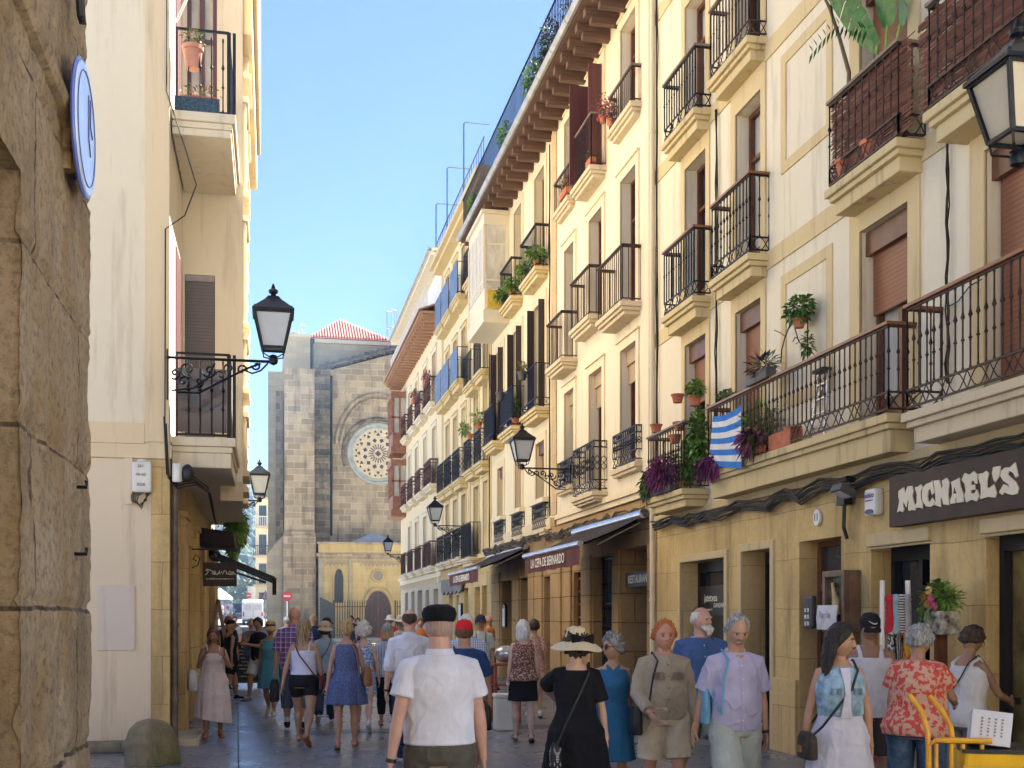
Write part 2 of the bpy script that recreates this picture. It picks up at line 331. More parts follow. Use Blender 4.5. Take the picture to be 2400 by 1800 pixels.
# ------------------------------------------------------------------ building 1 (near right, number 11)
fr=frR()
B1=thing('corner_house','cream house with yellow trim bands and wooden handrails over the brown shop sign','house',(XR,13,0))
B1.location=(0,0,0)
cols=[(16.45,17.35),(14.45,15.32),(10.8,11.8),(8.35,9.5),(5.5,6.5)]
lev=[(3.8,6.03),(6.55,8.83),(9.35,11.4)]
ops=[(a,b,c,d) for a,b in cols for c,d in lev]
facade(B1,fr,4.8,18.85,3.4,16.9,[o for o in ops if o[3]<13.9],M['cream'],back=9)  # unseen wall top raised to keep the sun off the near-left stone
tr=MB()
for a,b in cols:
    for (c,d) in lev:
        w=.22 if b<13 else .15
        fb(tr,fr,a-w,a,c,d,-.022,.01); fb(tr,fr,b,b+w,c,d,-.022,.01); fb(tr,fr,a-w,b+w,d,d+.48,-.022,.01)
for z in (6.33,9.12,11.85): # storey bands between the window surrounds
    for a,b in ((4.82,5.28),(6.72,8.13),(9.72,10.58),(12.02,14.3),(15.47,16.3),(17.5,18.8)): fb(tr,fr,a,b,z,z+.24,-.02,.01)
for z0,z1 in ((4.4,6.12),(7.43,8.95),(10.1,11.6)): # raised panel frame between second and third bay
    w=.14
    for a,b,c,d in ((12.45,13.83,z1-w,z1),(12.45,13.83,z0,z0+w),(12.45,12.45+w,z0+w,z1-w),(13.83-w,13.83,z0+w,z1-w)): fb(tr,fr,a,b,c,d,-.018,.01)
tr.build('trim',M['yel'],B1)
for i,(a,b) in enumerate(cols[:4]):
    for j,(c,d) in enumerate(lev[:3]):
        k='rollh'
        if i==3: k='roll'
        if i==1 and j==0: k='roll'
        if i<2 and j>0: k='door'
        window(B1,fr,a,b,c,d,k,d=.24,pane=M['curtain'] if (i+j)%3==2 else M['glass'])
balcony(B1,fr,7.9,10.2,3.72,.38,1.02,.3,'plain',M['slab2'],M['rust'],M['rail'],turned=True)
balcony(B1,fr,10.65,15.57,3.80,.32,.9,.38,'plain',M['slab'],M['rust'],M['rail'],turned=True)
balcony(B1,fr,16.35,18.0,3.66,.4,.98,.26,'plain',M['slab'],M['rust'],M['railg'],turned=True,arc=False)
balcony(B1,fr,16.27,17.6,6.53,.27,1.02,.3,'plain',M['slab'],M['iron'],M['rail'],turned=True,rd=1)
balcony(B1,fr,14.22,15.55,6.53,.27,1.05,.28,'plain',M['slab'],M['iron'],M['rail'],turned=True)
balcony(B1,fr,16.27,17.65,9.33,.25,.93,.28,'plain',M['slab'],M['iron'],M['railg'],turned=True,rd=1)
balcony(B1,fr,14.3,15.65,9.43,.25,1.0,.28,'plain',M['slab'],M['rust'],M['railg'],turned=True,rd=1)
bc=balcony(B1,fr,10.5,11.95,6.53,.3,.96,.3,'plain',M['slab'],M['rust'],M['railg'],turned=True,band=.2,sp=.14)
bd=balcony(B1,fr,7.9,9.85,6.5,.36,1.0,.3,'plain',M['slab'],M['rust'],M['railg'],turned=True,band=.2,sp=.14)
reedm=wood('reed_stems',(.09,.032,.018),(.26,.105,.06),1,.8)
for b_,u0,u1,zt,pj in ((bc,10.35,11.93,6.53,.3),(bd,7.95,10.0,6.5,.36)):   # reed privacy mats tied inside the railings
    s=MB()
    for k in range(150):
        z=zt+.06+k*.9/150; e0=u0+R.uniform(-.08,.1); e1=u1+R.uniform(-.03,.06); sl=R.uniform(-.03,.03)
        if b_ is bd: e0=u0; e1=u1+R.uniform(-.1,.12)
        a=fr(e0,z-sl,-pj+.03+R.uniform(0,.015)); c=fr(e1,z+sl,-pj+.03+R.uniform(0,.015)); s.bar(a,c,.008,.008)
    s.build('reed_screen',reedm,b_)
facade(B1,fr,4.8,18.85,0,3.4,[(15.72,17.55,.0,2.6,.34),(14.15,15.1,.0,2.64,.4),(12.25,13.33,.12,2.67,.34),(10.42,11.57,.0,2.5,.3),(7.2,9.5,.25,2.5,.22)],M['sand'],back=9)
pieces('pier_base',M['sand'],B1,[(fr,a,b,0,.95,-.05,.01) for a,b in ((13.35,14.02),(11.62,12.2),(9.56,10.38),(17.68,18.7))],.015)
pl=MB()
for (a,b,z) in ((15.72,17.55,2.6),(14.15,15.1,2.64)): 
    fb(pl,fr,a-.11,a,0,z+.11,-.03,.01); fb(pl,fr,b,b+.11,0,z+.11,-.03,.01); fb(pl,fr,a,b,z,z+.11,-.032,.01)
for (a,b,z) in ((10.38,11.6,2.5),(7.2,9.53,2.5)): fb(pl,fr,a,b,z,z+.14,-.05,.01); fb(pl,fr,a,b,z-.03,z-.001,-.02,.01)
fb(pl,fr,4.8,18.83,3.33,3.44,-.06,.01)
pl.build('stone_trim',plaster('pale_stone_trim',(.55,.44,.26),(.25,.18,.1),.6),B1,bevel=.012)
def shopwin(par,u0,u1,z0,z1,d,fm,kick=.3,name='shop_window',pane=None,mull=0):
    mb=MB(); w=.07
    for a,b,c,e in ((u0,u0+w,z0,z1),(u1-w,u1,z0,z1),(u0+w,u1-w,z1-.16,z1),(u0+w,u1-w,z0,z0+kick)): fb(mb,fr,a,b,c,e,d-.06,d+.03)
    for k in range(mull): 
        u=u0+(u1-u0)*(k+1)/(mull+1); fb(mb,fr,u-.03,u+.03,z0+kick,z1-.16,d-.05,d+.02)
    o=mb.build(name,fm,par); p=MB(); fb(p,fr,u0,u1,z0,z1,d+.035,d+.05); p.build('pane',pane or M['glass'],o); return o
w1=shopwin(B1,15.72,17.55,0,2.6,.34,M['black'],.5)
p=MB(); fb(p,fr,15.8,17.5,1.75,2.2,.3,.31); p.build('window_panel',M['black'],w1)
shopwin(B1,14.15,15.1,0,2.64,.4,M['black'],.2); shopwin(B1,10.42,11.57,0,2.5,.3,M['black'],.3,mull=1)
shopi=mat('warm_shop_interior',(.19,.14,.045),.12,0,.7,2.5,col2=(.03,.02,.008))
shopwin(B1,7.2,9.5,.25,2.5,.2,M['black'],.2,pane=shopi)
# street door no. 11
mb=MB(); u0,u1=12.25,13.33
for a,b,c,e in ((u0,u0+.09,.12,2.67),(u1-.09,u1,.12,2.67),(u0+.09,u1-.09,2.05,2.15),(u0+.09,u1-.09,2.6,2.67)): fb(mb,fr,a,b,c,e,.24,.34)
dr=mb.build('street_door',M['wdoor'],B1,bevel=.01)
mb=MB(); fb(mb,fr,u0+.09,u1-.09,.12,2.05,.27,.32); d2=mb.build('door_leaf',M['wdoor'],dr)
for a,b in ((u0+.2,(u0+u1)/2-.06),((u0+u1)/2+.06,u1-.2)):
    mb=MB(); fb(mb,fr,a,b,.95,1.95,.255,.269); mb.build('door_glass',M['glass'],dr); mb=MB(); fb(mb,fr,a,b,.22,.8,.25,.269); mb.build('door_panel',M['wdoor'],dr,bevel=.01)
mb=MB(); fb(mb,fr,u0+.09,u1-.09,2.15,2.6,.29,.3); mb.build('transom_glass',M['glass'],dr)
mb=MB(); mb.tube([fr(12.8,.95,.24),fr(12.8,1.15,.24)],.015,8); mb.build('door_handle',mat('brass',(.5,.33,.1),.3,1,.1),dr)
# ------------------------------------------------------------------ building 2a / 2b (long brown eave)
def corbels(mb,y0,y1,z,x0,n,h=.16,w=.17):
    for i in range(n):
        y=y0+(y1-y0)*(i+.5)/n; mb.box(x0,XR+.02,y-w/2,y+w/2,z-h,z); mb.box(x0+.12,XR+.02,y-w/2+.01,y+w/2-.01,z-h-.12,z-h-.001)
B2=thing('cream_house','pale peach house with stacked thin iron balconies over the open burgundy awning nearest us','house')
wl=[(19.85,20.8),(22.02,22.98),(24.2,25.02)]
o2=[]
for i,(a,b) in enumerate(wl): o2+= [(a,b,(4.5,4.25,4.62)[i],6.72),(a,b,(7.38,7.72,7.3)[i],9.9),(a,b,(10.9,10.6,10.85)[i],12.75)]
facade(B2,fr,18.85,26,4.05,13.15,o2,M['cream2'],back=9)
tr=MB()
for o in o2: surround(tr,fr,*o,.17,.028,cap=.04)
fb(tr,fr,19.2,25.6,3.95,4.06,-.1,.01); fb(tr,fr,19.2,25.6,3.84,3.949,-.05,.01); fb(tr,fr,19.2,26.3,13.151,13.3,-.06,.01)
tr.build('trim',plaster('peach_trim',(.76,.64,.46)),B2)
pieces('quoin_strip',M['quoin'],B2,[(fr,18.86,19.1,3.45,16.8,-.03,.01),(fr,25.75,26.2,4.1,13.0,-.03,.01)])
for o in o2:
    k='rollt' if o[3]<7 else ('door' if o[3]<10.5 else 'door')
    window(B2,fr,*o,k,d=.24,pane=M['curtain'] if o[2]>10 and o[0]<20 else M['glass'])
balcony(B2,fr,19.56,21.0,4.5,.1,.66,.16,'scroll',M['slab2'],M['iron'],rd=1)
balcony(B2,fr,21.72,23.3,4.2,.27,1.0,.2,'scroll',M['slab2'],M['iron'],rd=1)
balcony(B2,fr,24.1,25.3,4.6,.1,.6,.16,'scroll',M['slab2'],M['iron'],rd=1)
for a,b,z,p,h in ((19.62,21.17,7.35,.34,.98),(22.0,23.42,7.72,.28,.96),(23.97,25.29,7.3,.34,.98)): balcony(B2,fr,a,b,z,p,h,.22,'plain',M['slab2'],M['rust'],M['rust'],arc=False)
for a,b,z,p,h in ((19.6,21.0,10.9,.17,.64),(21.79,23.24,10.6,.3,1.0),(24.13,25.4,10.85,.15,.66)): balcony(B2,fr,a,b,z,p,h,.22,'plain',M['slab2'],M['rust'],M['railg'],arc=False)
# tall maroon shutter leaning open at the upper middle window
pieces('shutter',M['maroon'],B2,[(fr,23.0,23.04,10.65,12.7,-.42,-.02),(fr,22.0,22.04,10.65,12.7,-.3,-.02)])
B3=thing('shuttered_house','cream house with dark louvred shutters and a white glazed bay, beyond the peach house','house')
wl3=[(26.95,28.02),(29.55,30.5),(32.0,32.95)]
o3=[]
for i,(a,b) in enumerate(wl3): o3+=[(a,b-.15,4.3 if i else 4.4,6.0),(a,b,6.75,9.4)]+([(a,b,10.1,12.62)] if i<2 else [])
facade(B3,fr,26,33.7,4.05,13.15,o3,M['cream3'],back=9)
tr=MB()
for o in o3: surround(tr,fr,*o,.2,.025,cap=0)
fb(tr,fr,26.2,33.6,3.8,4.06,-.06,.01); tr.build('trim',M['tan'],B3)
for o in o3: window(B3,fr,*o,'rollh' if o[3]<6.1 else 'door',d=.24,fm=M['brown'],pane=M['glass'])
for a,b in wl3: # louvred leaves folded out against the wall
    s=MB(); fb(s,fr,a-.05,a-.01,6.8,9.36,-.17,-.03); s.build('louvred_shutter',M['louver'],B3)
    s=MB(); fb(s,fr,b+.02,b+.42,6.8,9.36,-.075,-.03); s.build('louvred_shutter',M['louver'],B3)
    s=MB(); fb(s,fr,b-.01,b+.02,6.8,9.36,-.2,-.03); s.build('louvred_shutter',M['louver'],B3)
for a,b in ((26.5,28.15),(29.27,30.95),(31.85,33.3)):
    b_=balcony(B3,fr,a,b,6.7,.32,1.05,.24,'plain',M['slab'],M['iron'],None,arc=True,rd=1)
    if a>29: screen(b_,fr,a,b,6.9,7.7,.32,M['black'])
for a,b,z in ((26.6,28.3,10.05),(29.42,30.9,10.12)): balcony(B3,fr,a,b,z,.3,.98,.24,'plain',M['slab'],M['iron'],M['rust'],arc=True,rd=1)
for a,b in ((26.6,28.0),(29.2,30.5),(31.7,33.0)):
    b_=balcony(B3,fr,a,b,3.85,.08,.62,.14,'scroll',M['slab2'],M['iron'],rd=1); h=MB(); fb(h,fr,a-.05,b+.05,4.47,4.58,-.16,.02); h.build('stone_sill',M['slabw'],b_)
bay=MB(); y0,y1,x0,x1,z0,z1=31.2,33.68,5.72,6.45,9.85,12.95
bay.box(x0,x1,y0,y1,z0,z0+.35); bay.box(x0+.04,x1,y0+.04,y1-.04,z0+.3505,z0+.95); bay.box(x0+.02,x1,y0+.02,y1-.02,12.55,z1-.1); bay.box(x0-.06,x1,y0-.06,y1+.02,z1-.0995,z1)
for i in range(5): y=y0+.03+(y1-y0-.1)*i/4; bay.box(x0,x0+.08,y,y+.07,z0+.951,12.549)
bay.box(x1-.1,x1,y0+.0,y0+.06,z0+.951,12.549)
for z in (11.0,12.0): bay.box(x0+.01,x0+.06,y0+.1,y1-.1,z,z+.05); bay.box(x0+.09,x1-.1,y0+.01,y0+.05,z,z+.05)
bo=bay.build('glazed_bay',plaster('bay_cream_paint',(.66,.60,.48),(.4,.33,.22),.3),B3,bevel=.01)
p=MB(); p.box(x0+.03,x0+.045,y0+.1,y1-.1,z0+.95,12.55); p.box(x0+.09,x1-.1,y0+.03,y0+.045,z0+.95,12.55); p.build('pane',M['curtain'],bo)
p=MB(); p.box(x0+.12,x1-.12,y0+.005,y0+.035,z0+.4,z0+.9); p.build('yellow_panel',mat('ochre_panel',(.6,.42,.05),.5),bo)
# common brown eave, gutter, roof terrace
for B,y0,y1,n in ((B2,18.9,26,12),(B3,26,34.9,14)):
    e=MB(); corbels(e,y0,y1,13.2,5.78,n); e.box(5.7,XR+.3,y0+.001,y1-.001,13.2005,13.26); e.build('eave',M['eave'],B)
    g=MB(); g.tube([(5.64,y0,13.3),(5.64,y1,13.3)],.085,10); 
    for i in range(int((y1-y0)/1.2)): y=y0+.3+i*1.2; g.tube([(5.64,y,13.3),(5.64,y+.04,13.3)],.095,10)
    g.build('gutter',M['zinc'],B)
    r=MB(); zt=14.5
    for i in range(int((y1-y0)/.13)): y=y0+.05+i*.13; r.bar((5.76,y,13.3),(5.76,y,zt),.016)
    for z in (13.45,zt): r.bar((5.76,y0,z),(5.76,y1,z),.03)
    r.build('terrace_railing',M['iron'],B)
    w=MB(); w.box(6.9,9,y0+.01,y1-.01,13.27,14.9); w.build('attic_wall',M['cream3'],B); w=MB(); w.prism([(6.6,14.9),(9.2,15.5),(9.2,15.6),(6.6,15.0)],1,y0+.02,y1-.02)
    w.build('roof',M['tile'],B)
# ground floor under 2a and 2b (rough brown sandstone)
G=[(19.22,20.8,0,3.0,.7),(21.3,22.73,0,2.95,.35),(23.6,24.28,0,2.7,.2),(26.45,27.05,0,2.7,.4),(28.72,29.7,0,2.75,.6),(30.75,32.35,0,2.75,.6)]
facade(B2,fr,18.85,26,0,3.84,[g for g in G if g[1]<26],M['sand2'],'ground_floor_wall',back=9)
facade(B3,fr,26,33.7,0,4.05,[g for g in G if g[0]>26],M['sand2'],'ground_floor_wall',back=9)
pieces('pilaster',M['sand2'],B2,[(fr,a,b,0,3.0,-.05,.01) for a,b in ((20.85,21.25),(22.8,23.52),(24.4,25.0),(25.3,26.2),(18.9,19.15))],.02)
pieces('pilaster',M['sand2'],B3,[(fr,a,b,0,3.0,-.05,.01) for a,b in ((27.15,27.9),(28.05,28.65),(29.8,30.65),(32.45,33.6))],.02)
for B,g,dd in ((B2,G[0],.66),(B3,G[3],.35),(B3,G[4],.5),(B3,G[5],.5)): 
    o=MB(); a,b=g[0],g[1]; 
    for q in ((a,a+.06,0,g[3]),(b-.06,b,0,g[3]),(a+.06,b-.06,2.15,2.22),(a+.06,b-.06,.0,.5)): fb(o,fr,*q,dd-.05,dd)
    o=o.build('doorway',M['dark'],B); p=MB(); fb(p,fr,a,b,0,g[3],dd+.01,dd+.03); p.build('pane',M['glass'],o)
# lattice door and black iron gate
lat=MB()
for k in range(9): z=.3+k*.28; fb(lat,fr,23.6,24.28,z,z+.05,.1,.14)
for u in (23.6,23.92,24.22): fb(lat,fr,u,u+.06,0,2.7,.09,.145)
for k in range(24):
    z=.3+(k//3)*.28+.09; u=23.7+(k%3)*.2; lat.lathe([(.01,0),(.025,.04),(.012,.08),(.025,.12),(.01,.16)],fr(u,z,.12),6)
lo=lat.build('lattice_door',M['wdoor'],B2); p=MB(); fb(p,fr,23.6,24.28,0,2.7,.17,.19); p.build('pane',M['dark'],lo)  # near-black sheet paints the unlit space behind the lattice
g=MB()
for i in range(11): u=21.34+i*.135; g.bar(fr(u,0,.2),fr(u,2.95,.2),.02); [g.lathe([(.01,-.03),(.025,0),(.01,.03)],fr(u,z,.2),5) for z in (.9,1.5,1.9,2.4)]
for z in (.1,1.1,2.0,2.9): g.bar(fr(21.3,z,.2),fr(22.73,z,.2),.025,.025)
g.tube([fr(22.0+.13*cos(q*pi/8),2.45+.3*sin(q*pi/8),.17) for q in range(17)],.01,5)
go=g.build('iron_gate',M['iron'],B2); p=MB(); fb(p,fr,21.3,22.73,0,2.95,.3,.33); p.build('pane',M['dark'],go)  # no glass: near-black sheet paints the dark opening behind the gate
# ------------------------------------------------------------------ building 3 (yellow, blue balcony screens)
B4=thing('yellow_house','yellow house with blue balcony screens on its upper floors, down the right side','house')
w4=[(34.3,35.1),(35.9,36.8),(38.35,39.2),(40.2,41.1),(42.1,42.9)]
o4=[]
for i,(a,b) in enumerate(w4):
    s=i<2; o4+=[(a,b,3.85,5.9),(a,b,(6.45,6.35)[i] if s else 6.4,8.85),(a,b,9.15 if s else 9.68,11.57),(a,b,12.5,14.4)]
facade(B4,fr,33.7,44,3.7,15.0,o4,M['yel3'],back=9)
tr=MB()
for o in o4: surround(tr,fr,*o,.13,.03,cap=.04)
for a,b in ((33.75,34.0),(37.4,37.75),(43.6,43.95)): fb(tr,fr,a,b,3.7,15,-.04,.01)
tr.box(5.95,XR,33.7,44,15.0005,15.16); tr.box(6.1,XR,33.72,43.98,14.86,14.9995); fb(tr,fr,33.7,44,3.55,3.69,-.12,.01)
tr.build('trim',M['yel'],B4)
for i,o in enumerate(o4): window(B4,fr,*o,'door',d=.2,fm=M['brown'] if i%3 else M['white'],pane=M['curtain'] if i%4==1 else M['glass'])
for i,(a,b) in enumerate(((37.95,39.5),(39.9,41.5),(41.75,43.3))):
    for z in (9.68,12.52):
        b_=balcony(B4,fr,a,b,z,.36,1.08,.3,'plain',M['slab'],M['iron'],None,arc=False,sp=.3); screen(b_,fr,a,b,z+.06,z+1.08,.36,M['blue'],-.02,'blue_screen')
    b_=balcony(B4,fr,a,b,6.35,.3,1.05,.3,'scroll',M['slab'],M['iron'],None,arc=False); balcony(B4,fr,a,b,3.72,.3,1.0,.25,'scroll',M['slab2'],M['iron'],None,arc=False)
for a,b in ((33.95,35.2),(35.63,37.1)):
    for z,st in ((9.15,'plain'),(6.4,'scroll'),(12.5,'plain')): balcony(B4,fr,a,b,z,.3,1.0,.28,st,M['slab'],M['iron'],None,arc=False)
b_=balcony(B4,fr,35.6,37.4,3.6,.34,1.12,.25,'plain',M['slab2'],M['iron'],None,arc=False); screen(b_,fr,35.6,37.4,3.68,4.65,.34,M['iron'])
G4=[(34.6,35.4,0,2.7,.3),(35.75,36.75,0,2.68,.3),(37.95,38.8,0,2.7,.3),(39.9,40.5,0,2.5,.2),(41.3,42.3,0,2.6,.3)]
facade(B4,fr,33.7,44,0,3.55,G4,M['sand'],'ground_floor_wall',back=9)
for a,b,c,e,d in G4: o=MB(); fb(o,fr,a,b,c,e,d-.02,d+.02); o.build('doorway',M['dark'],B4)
pr=MB()
for i in range(25): y=33.75+i*.42; pr.bar((6.2,y,15.2),(6.2,y,16.0),.016)
for z in (15.25,16.0): pr.bar((6.2,33.7,z),(6.2,44,z),.03)
pr.build('roof_railing',M['iron'],B4)
# ------------------------------------------------------------------ building 4 (far, orange eave and wooden glazed bays)
B5=thing('far_house','light yellow house with orange timber eave and brown glazed bays, farthest on the right','house')
w5=[(45.5,46.6),(48.4,49.4),(51.3,52.3),(54.0,54.9)]
o5=[(a,b,c,e) for a,b in w5 for c,e in ((3.8,6.0),(7.05,9.37),(10.28,12.35))]
facade(B5,fr,44,58.3,3.65,13.4,o5,M['yel4'],back=9)
tr=MB()
for o in o5: surround(tr,fr,*o,.16,.035,cap=.1 if o[3]>12 else .04)
fb(tr,fr,44,58.3,3.5,3.649,-.15,.01); fb(tr,fr,44.02,58.28,3.3,3.4995,-.07,.01)
for i in range(16): u=44.4+i*.9; fb(tr,fr,u,u+.12,3.05,3.299,-.12,.01)
tr.build('trim',M['slabw'],B5)
for i,o in enumerate(o5): window(B5,fr,*o,'door',d=.16,fm=M['redsh'] if (o[3]>12 and i<6) else M['white'],pane=M['glass'] if i%2 else M['curtain'])
browni=mat('brown_iron',(.11,.045,.03),.55,.3,.3,9)
for a,b in ((45.0,47.0),(48.1,49.9),(50.9,52.6),(53.7,55.4)):
    for z,h in ((3.72,.98),(6.98,.95),(10.21,.97)):
        b_=balcony(B5,fr,a,b,z,.32,h,.24,'scroll' if z>5 else 'plain',M['slabw'],browni,browni,arc=False)
        if z<5 or a<46 and z<8: screen(b_,fr,a,b,z+.08,z+.9,.32,browni)
for z0,z1 in ((6.6,9.4),(9.7,12.7)):
    g=MB(); g.box(5.72,XR,56.0,58.0,z0,z0+.35); g.box(5.8,XR,56.05,57.95,z0+.351,z0+1.0); g.box(5.72,XR,56.0,58.0,z1-.3,z1)
    for i in range(4): y=56.02+i*.63; g.box(5.76,5.86,y,y+.1,z0+1.001,z1-.301)
    g.box(5.76,XR,56.02,56.12,z0+1.7,z0+1.78); g.box(6.1,6.18,56.02,56.1,z0+1.001,z1-.301)
    b_=g.build('glazed_bay',mat('orange_brown_wood',(.34,.15,.08),.5,0,.2,5),B5); p=MB(); p.box(5.83,5.84,56.1,57.9,z0+1,z1-.3); p.box(5.86,XR,56.07,56.08,z0+1,z1-.3); p.build('pane',M['curtain'],b_)
e=MB(); corbels(e,44,58.3,13.42,5.72,26,.16,.15); e.box(5.62,XR+.3,44.001,58.3,13.4205,13.5); e.prism([(5.55,13.5),(6.6,13.9),(6.6,13.96),(5.55,13.56)],1,44.001,58.3); e.build('eave',M['eaver'],B5)
w=MB(); w.box(6.5,9,44.01,58.2,13.5,15.5); w.build('attic_wall',M['white'],B5)
r=MB(); 
for i in range(90): y=44.1+i*.156; r.bar((5.9,y,13.6),(5.9,y,14.6),.014)
r.bar((5.9,44,14.6),(5.9,58,14.6),.03); r.build('terrace_railing',M['white'],B5)
e=MB(); e.box(5.95,9,43.5,58.3,15.5005,15.62); e.prism([(5.9,15.62),(9,16.4),(9,16.5),(5.9,15.72)],1,43.5,58.31); e.build('roof',M['slabw'],B5)
e=MB(); e.tube([(5.9,43.5,15.72),(5.9,58.3,15.72)],.08,8); e.build('gutter',M['zinc'],B5)
G5=[(45.05,46.35,0,2.85,.3),(47.65,48.85,0,2.85,.3),(49.95,51.6,0,2.9,.3),(52.65,53.9,0,2.9,.3),(55.2,56.5,0,2.9,.3)]
facade(B5,fr,44,58.3,0,3.3,G5,M['sandg'],'ground_floor_wall',back=9)
for a,b,c,e,d in G5: o=MB(); fb(o,fr,a,b,c,e,d-.02,d+.02); o.build('doorway',M['glass'],B5)
# ------------------------------------------------------------------ ground, sky, sun, camera
def gz(y): 
    if y<60: return 0.0
    if y<110: return .9*(y-60)/50
    if y<132: return .9+.95*(y-110)/22
    return 1.85
def paving():
    m,t,b=nt('street_paving'); co=coords(t); br=N(t,'ShaderNodeTexBrick'); L(t,coords(t,rot=(0,0,radians(90))),br.inputs['Vector'])
    br.inputs['Scale'].default_value=1; br.inputs['Brick Width'].default_value=1.2; br.inputs['Row Height'].default_value=.6; br.inputs['Mortar Size'].default_value=.006
    br.inputs['Color1'].default_value=(.15,.168,.20,1); br.inputs['Color2'].default_value=(.185,.20,.235,1); br.inputs['Mortar'].default_value=(.05,.05,.05,1)
    f=noise_t(t,co,.6,6,.65); c=mixc(t,ramp(t,f,[(.35,.35),(.6,0.0)]),br.outputs['Color'],(.16,.165,.18))
    sp=noise_t(t,co,22,8,.8); c=mixc(t,ramp(t,sp,[(.4,.3),(.55,0.0)]),c,(.12,.12,.13))
    L(t,c,b.inputs['Base Color']); L(t,ramp(t,noise_t(t,co,1.7,6,.7),[(.3,.2),(.7,.42)]),b.inputs['Roughness'])
    h=N(t,'ShaderNodeMath',operation='MULTIPLY_ADD'); L(t,sp,h.inputs[0]); h.inputs[1].default_value=.3
    i=N(t,'ShaderNodeMath',operation='SUBTRACT'); i.inputs[0].default_value=1; L(t,br.outputs['Fac'],i.inputs[1]); L(t,i.outputs[0],h.inputs[2]); bump(t,b,h.outputs[0],.12,.004); return m
PAVE=paving()
asph=mat('asphalt',(.13,.13,.135),.85,0,.15,4,.3,60); 
g=MB(); ys=[-30,60]+[60+5*i for i in range(1,15)]+[132,135,250,900]; ys=sorted(set(ys))
for i in range(len(ys)-1): g.add([(-400,ys[i],gz(ys[i])),(400,ys[i],gz(ys[i])),(400,ys[i+1],gz(ys[i+1])),(-400,ys[i+1],gz(ys[i+1]))],[(0,1,2,3)])
tag(g.build('ground',mat('pale_concrete',(.5,.47,.42),.85,0,.12,1.5,.2,20)),kind='structure')
g=MB(); g.add([(-8,5,.004),(6.5,5,.004),(6.5,60,.004),(-8,60,.004)],[(0,1,2,3)]); tag(g.build('street',PAVE),kind='structure')
g=MB()
for i in range(12): y0,y1=60+i*6,66+i*6; g.add([(-6.5,y0,gz(y0)+.006),(1.0,y0,gz(y0)+.006),(1.0,y1,gz(y1)+.006),(-6.5,y1,gz(y1)+.006)],[(0,1,2,3)])
tag(g.build('road',asph),kind='structure')
g=MB()
g.box(1.2,24,66.2,90,-.3,.20); g.box(1.5,24,68.5,90,.2005,.42); tag(g.build('forecourt',mat('forecourt_stone',(.30,.28,.25),.8,0,.15,2,.3,30),bevel=.02),kind='structure')
drk=mat('dark_paving_band',(.085,.085,.09),.45,0,.2,3,.3,40)
for n,pts in (('paving_band',[(4.2,9.2),(6.4,11.2),(6.4,11.9),(4.2,9.9)]),('paving_band',[(.4,17.2),(6.3,17.4),(6.3,18.0),(.4,17.8)]),('paving_band',[(1.2,10.0),(3.9,12.6),(3.6,13.0),(.9,10.4)])):
    g=MB(); g.add([(x,y,.009) for x,y in pts],[tuple(range(len(pts)))]); tag(g.build(n,drk),kind='structure')
g=MB(); g.bar((-.33,12.4,.008),(-.66,24,.008),.02,.002); tag(g.build('drain_channel',M['black']),kind='structure')
sc=bpy.context.scene
cam=bpy.data.cameras.new('camera'); co_=bpy.data.objects.new('camera',cam); COL.objects.link(co_); sc.camera=co_
co_.location=(0,0,CZ); co_.rotation_euler=(pi/2,0,-TH); cam.sensor_width=36; cam.lens=2700/2400*36; cam.shift_y=(1445-900)/2400; cam.clip_end=5000; cam.clip_start=.1
w=bpy.data.worlds.new('World'); sc.world=w; w.use_nodes=True; t=w.node_tree; bg=t.nodes['Background']
sky=t.nodes.new('ShaderNodeTexSky'); sky.sky_type='NISHITA'; sky.sun_disc=False
SAZ,SEL=radians(60),radians(52)      # sun ahead to the right of the street axis (+Y towards +X)
sky.sun_elevation=SEL; sky.sun_rotation=SAZ;  sky.dust_density=0.0; sky.ozone_density=6; sky.altitude=1500; sky.air_density=.47
t.links.new(sky.outputs[0],bg.inputs[0]); bg.inputs[1].default_value=.06
sd=bpy.data.lights.new('sun','SUN'); so=bpy.data.objects.new('sun',sd); COL.objects.link(so); sd.energy=5.0; sd.angle=radians(.53); sd.color=(1,.955,.88)
dv=Vector((sin(SAZ)*cos(SEL),cos(SAZ)*cos(SEL),sin(SEL))); so.rotation_euler=dv.to_track_quat('Z','Y').to_euler(); so.location=(0,0,40)
sc.view_settings.view_transform='Standard'; sc.view_settings.look='None'; sc.view_settings.exposure=2.8
sc.render.engine='CYCLES'
sc.cycles.max_bounces=8; sc.cycles.diffuse_bounces=5; sc.cycles.glossy_bounces=3; sc.cycles.transmission_bounces=3; sc.cycles.volume_bounces=0; sc.cycles.transparent_max_bounces=6
sc.cycles.use_denoising=True; sc.cycles.sample_clamp_indirect=8; sc.cycles.caustics_reflective=False; sc.cycles.caustics_refractive=False
RB=thing('added_bounce_house','plain pale house added unseen behind the viewer to bounce sunlight into the street','house')  # added out of view; throws sunlight back into the street
ops=[(x,x+1.1,z,z+2) for x in range(-19,20,3) for z in (.3,3.6,6.9,10.2)]
facade(RB,(lambda u,z,d:(u,-16-d,z)),-22,22,0,14,ops,M['slabw'],back=8)
for o in ops: fb_=MB(); fb(fb_,(lambda u,z,d:(u,-16-d,z)),*o[:4],.2,.25); fb_.build('window',M['glass'],RB)
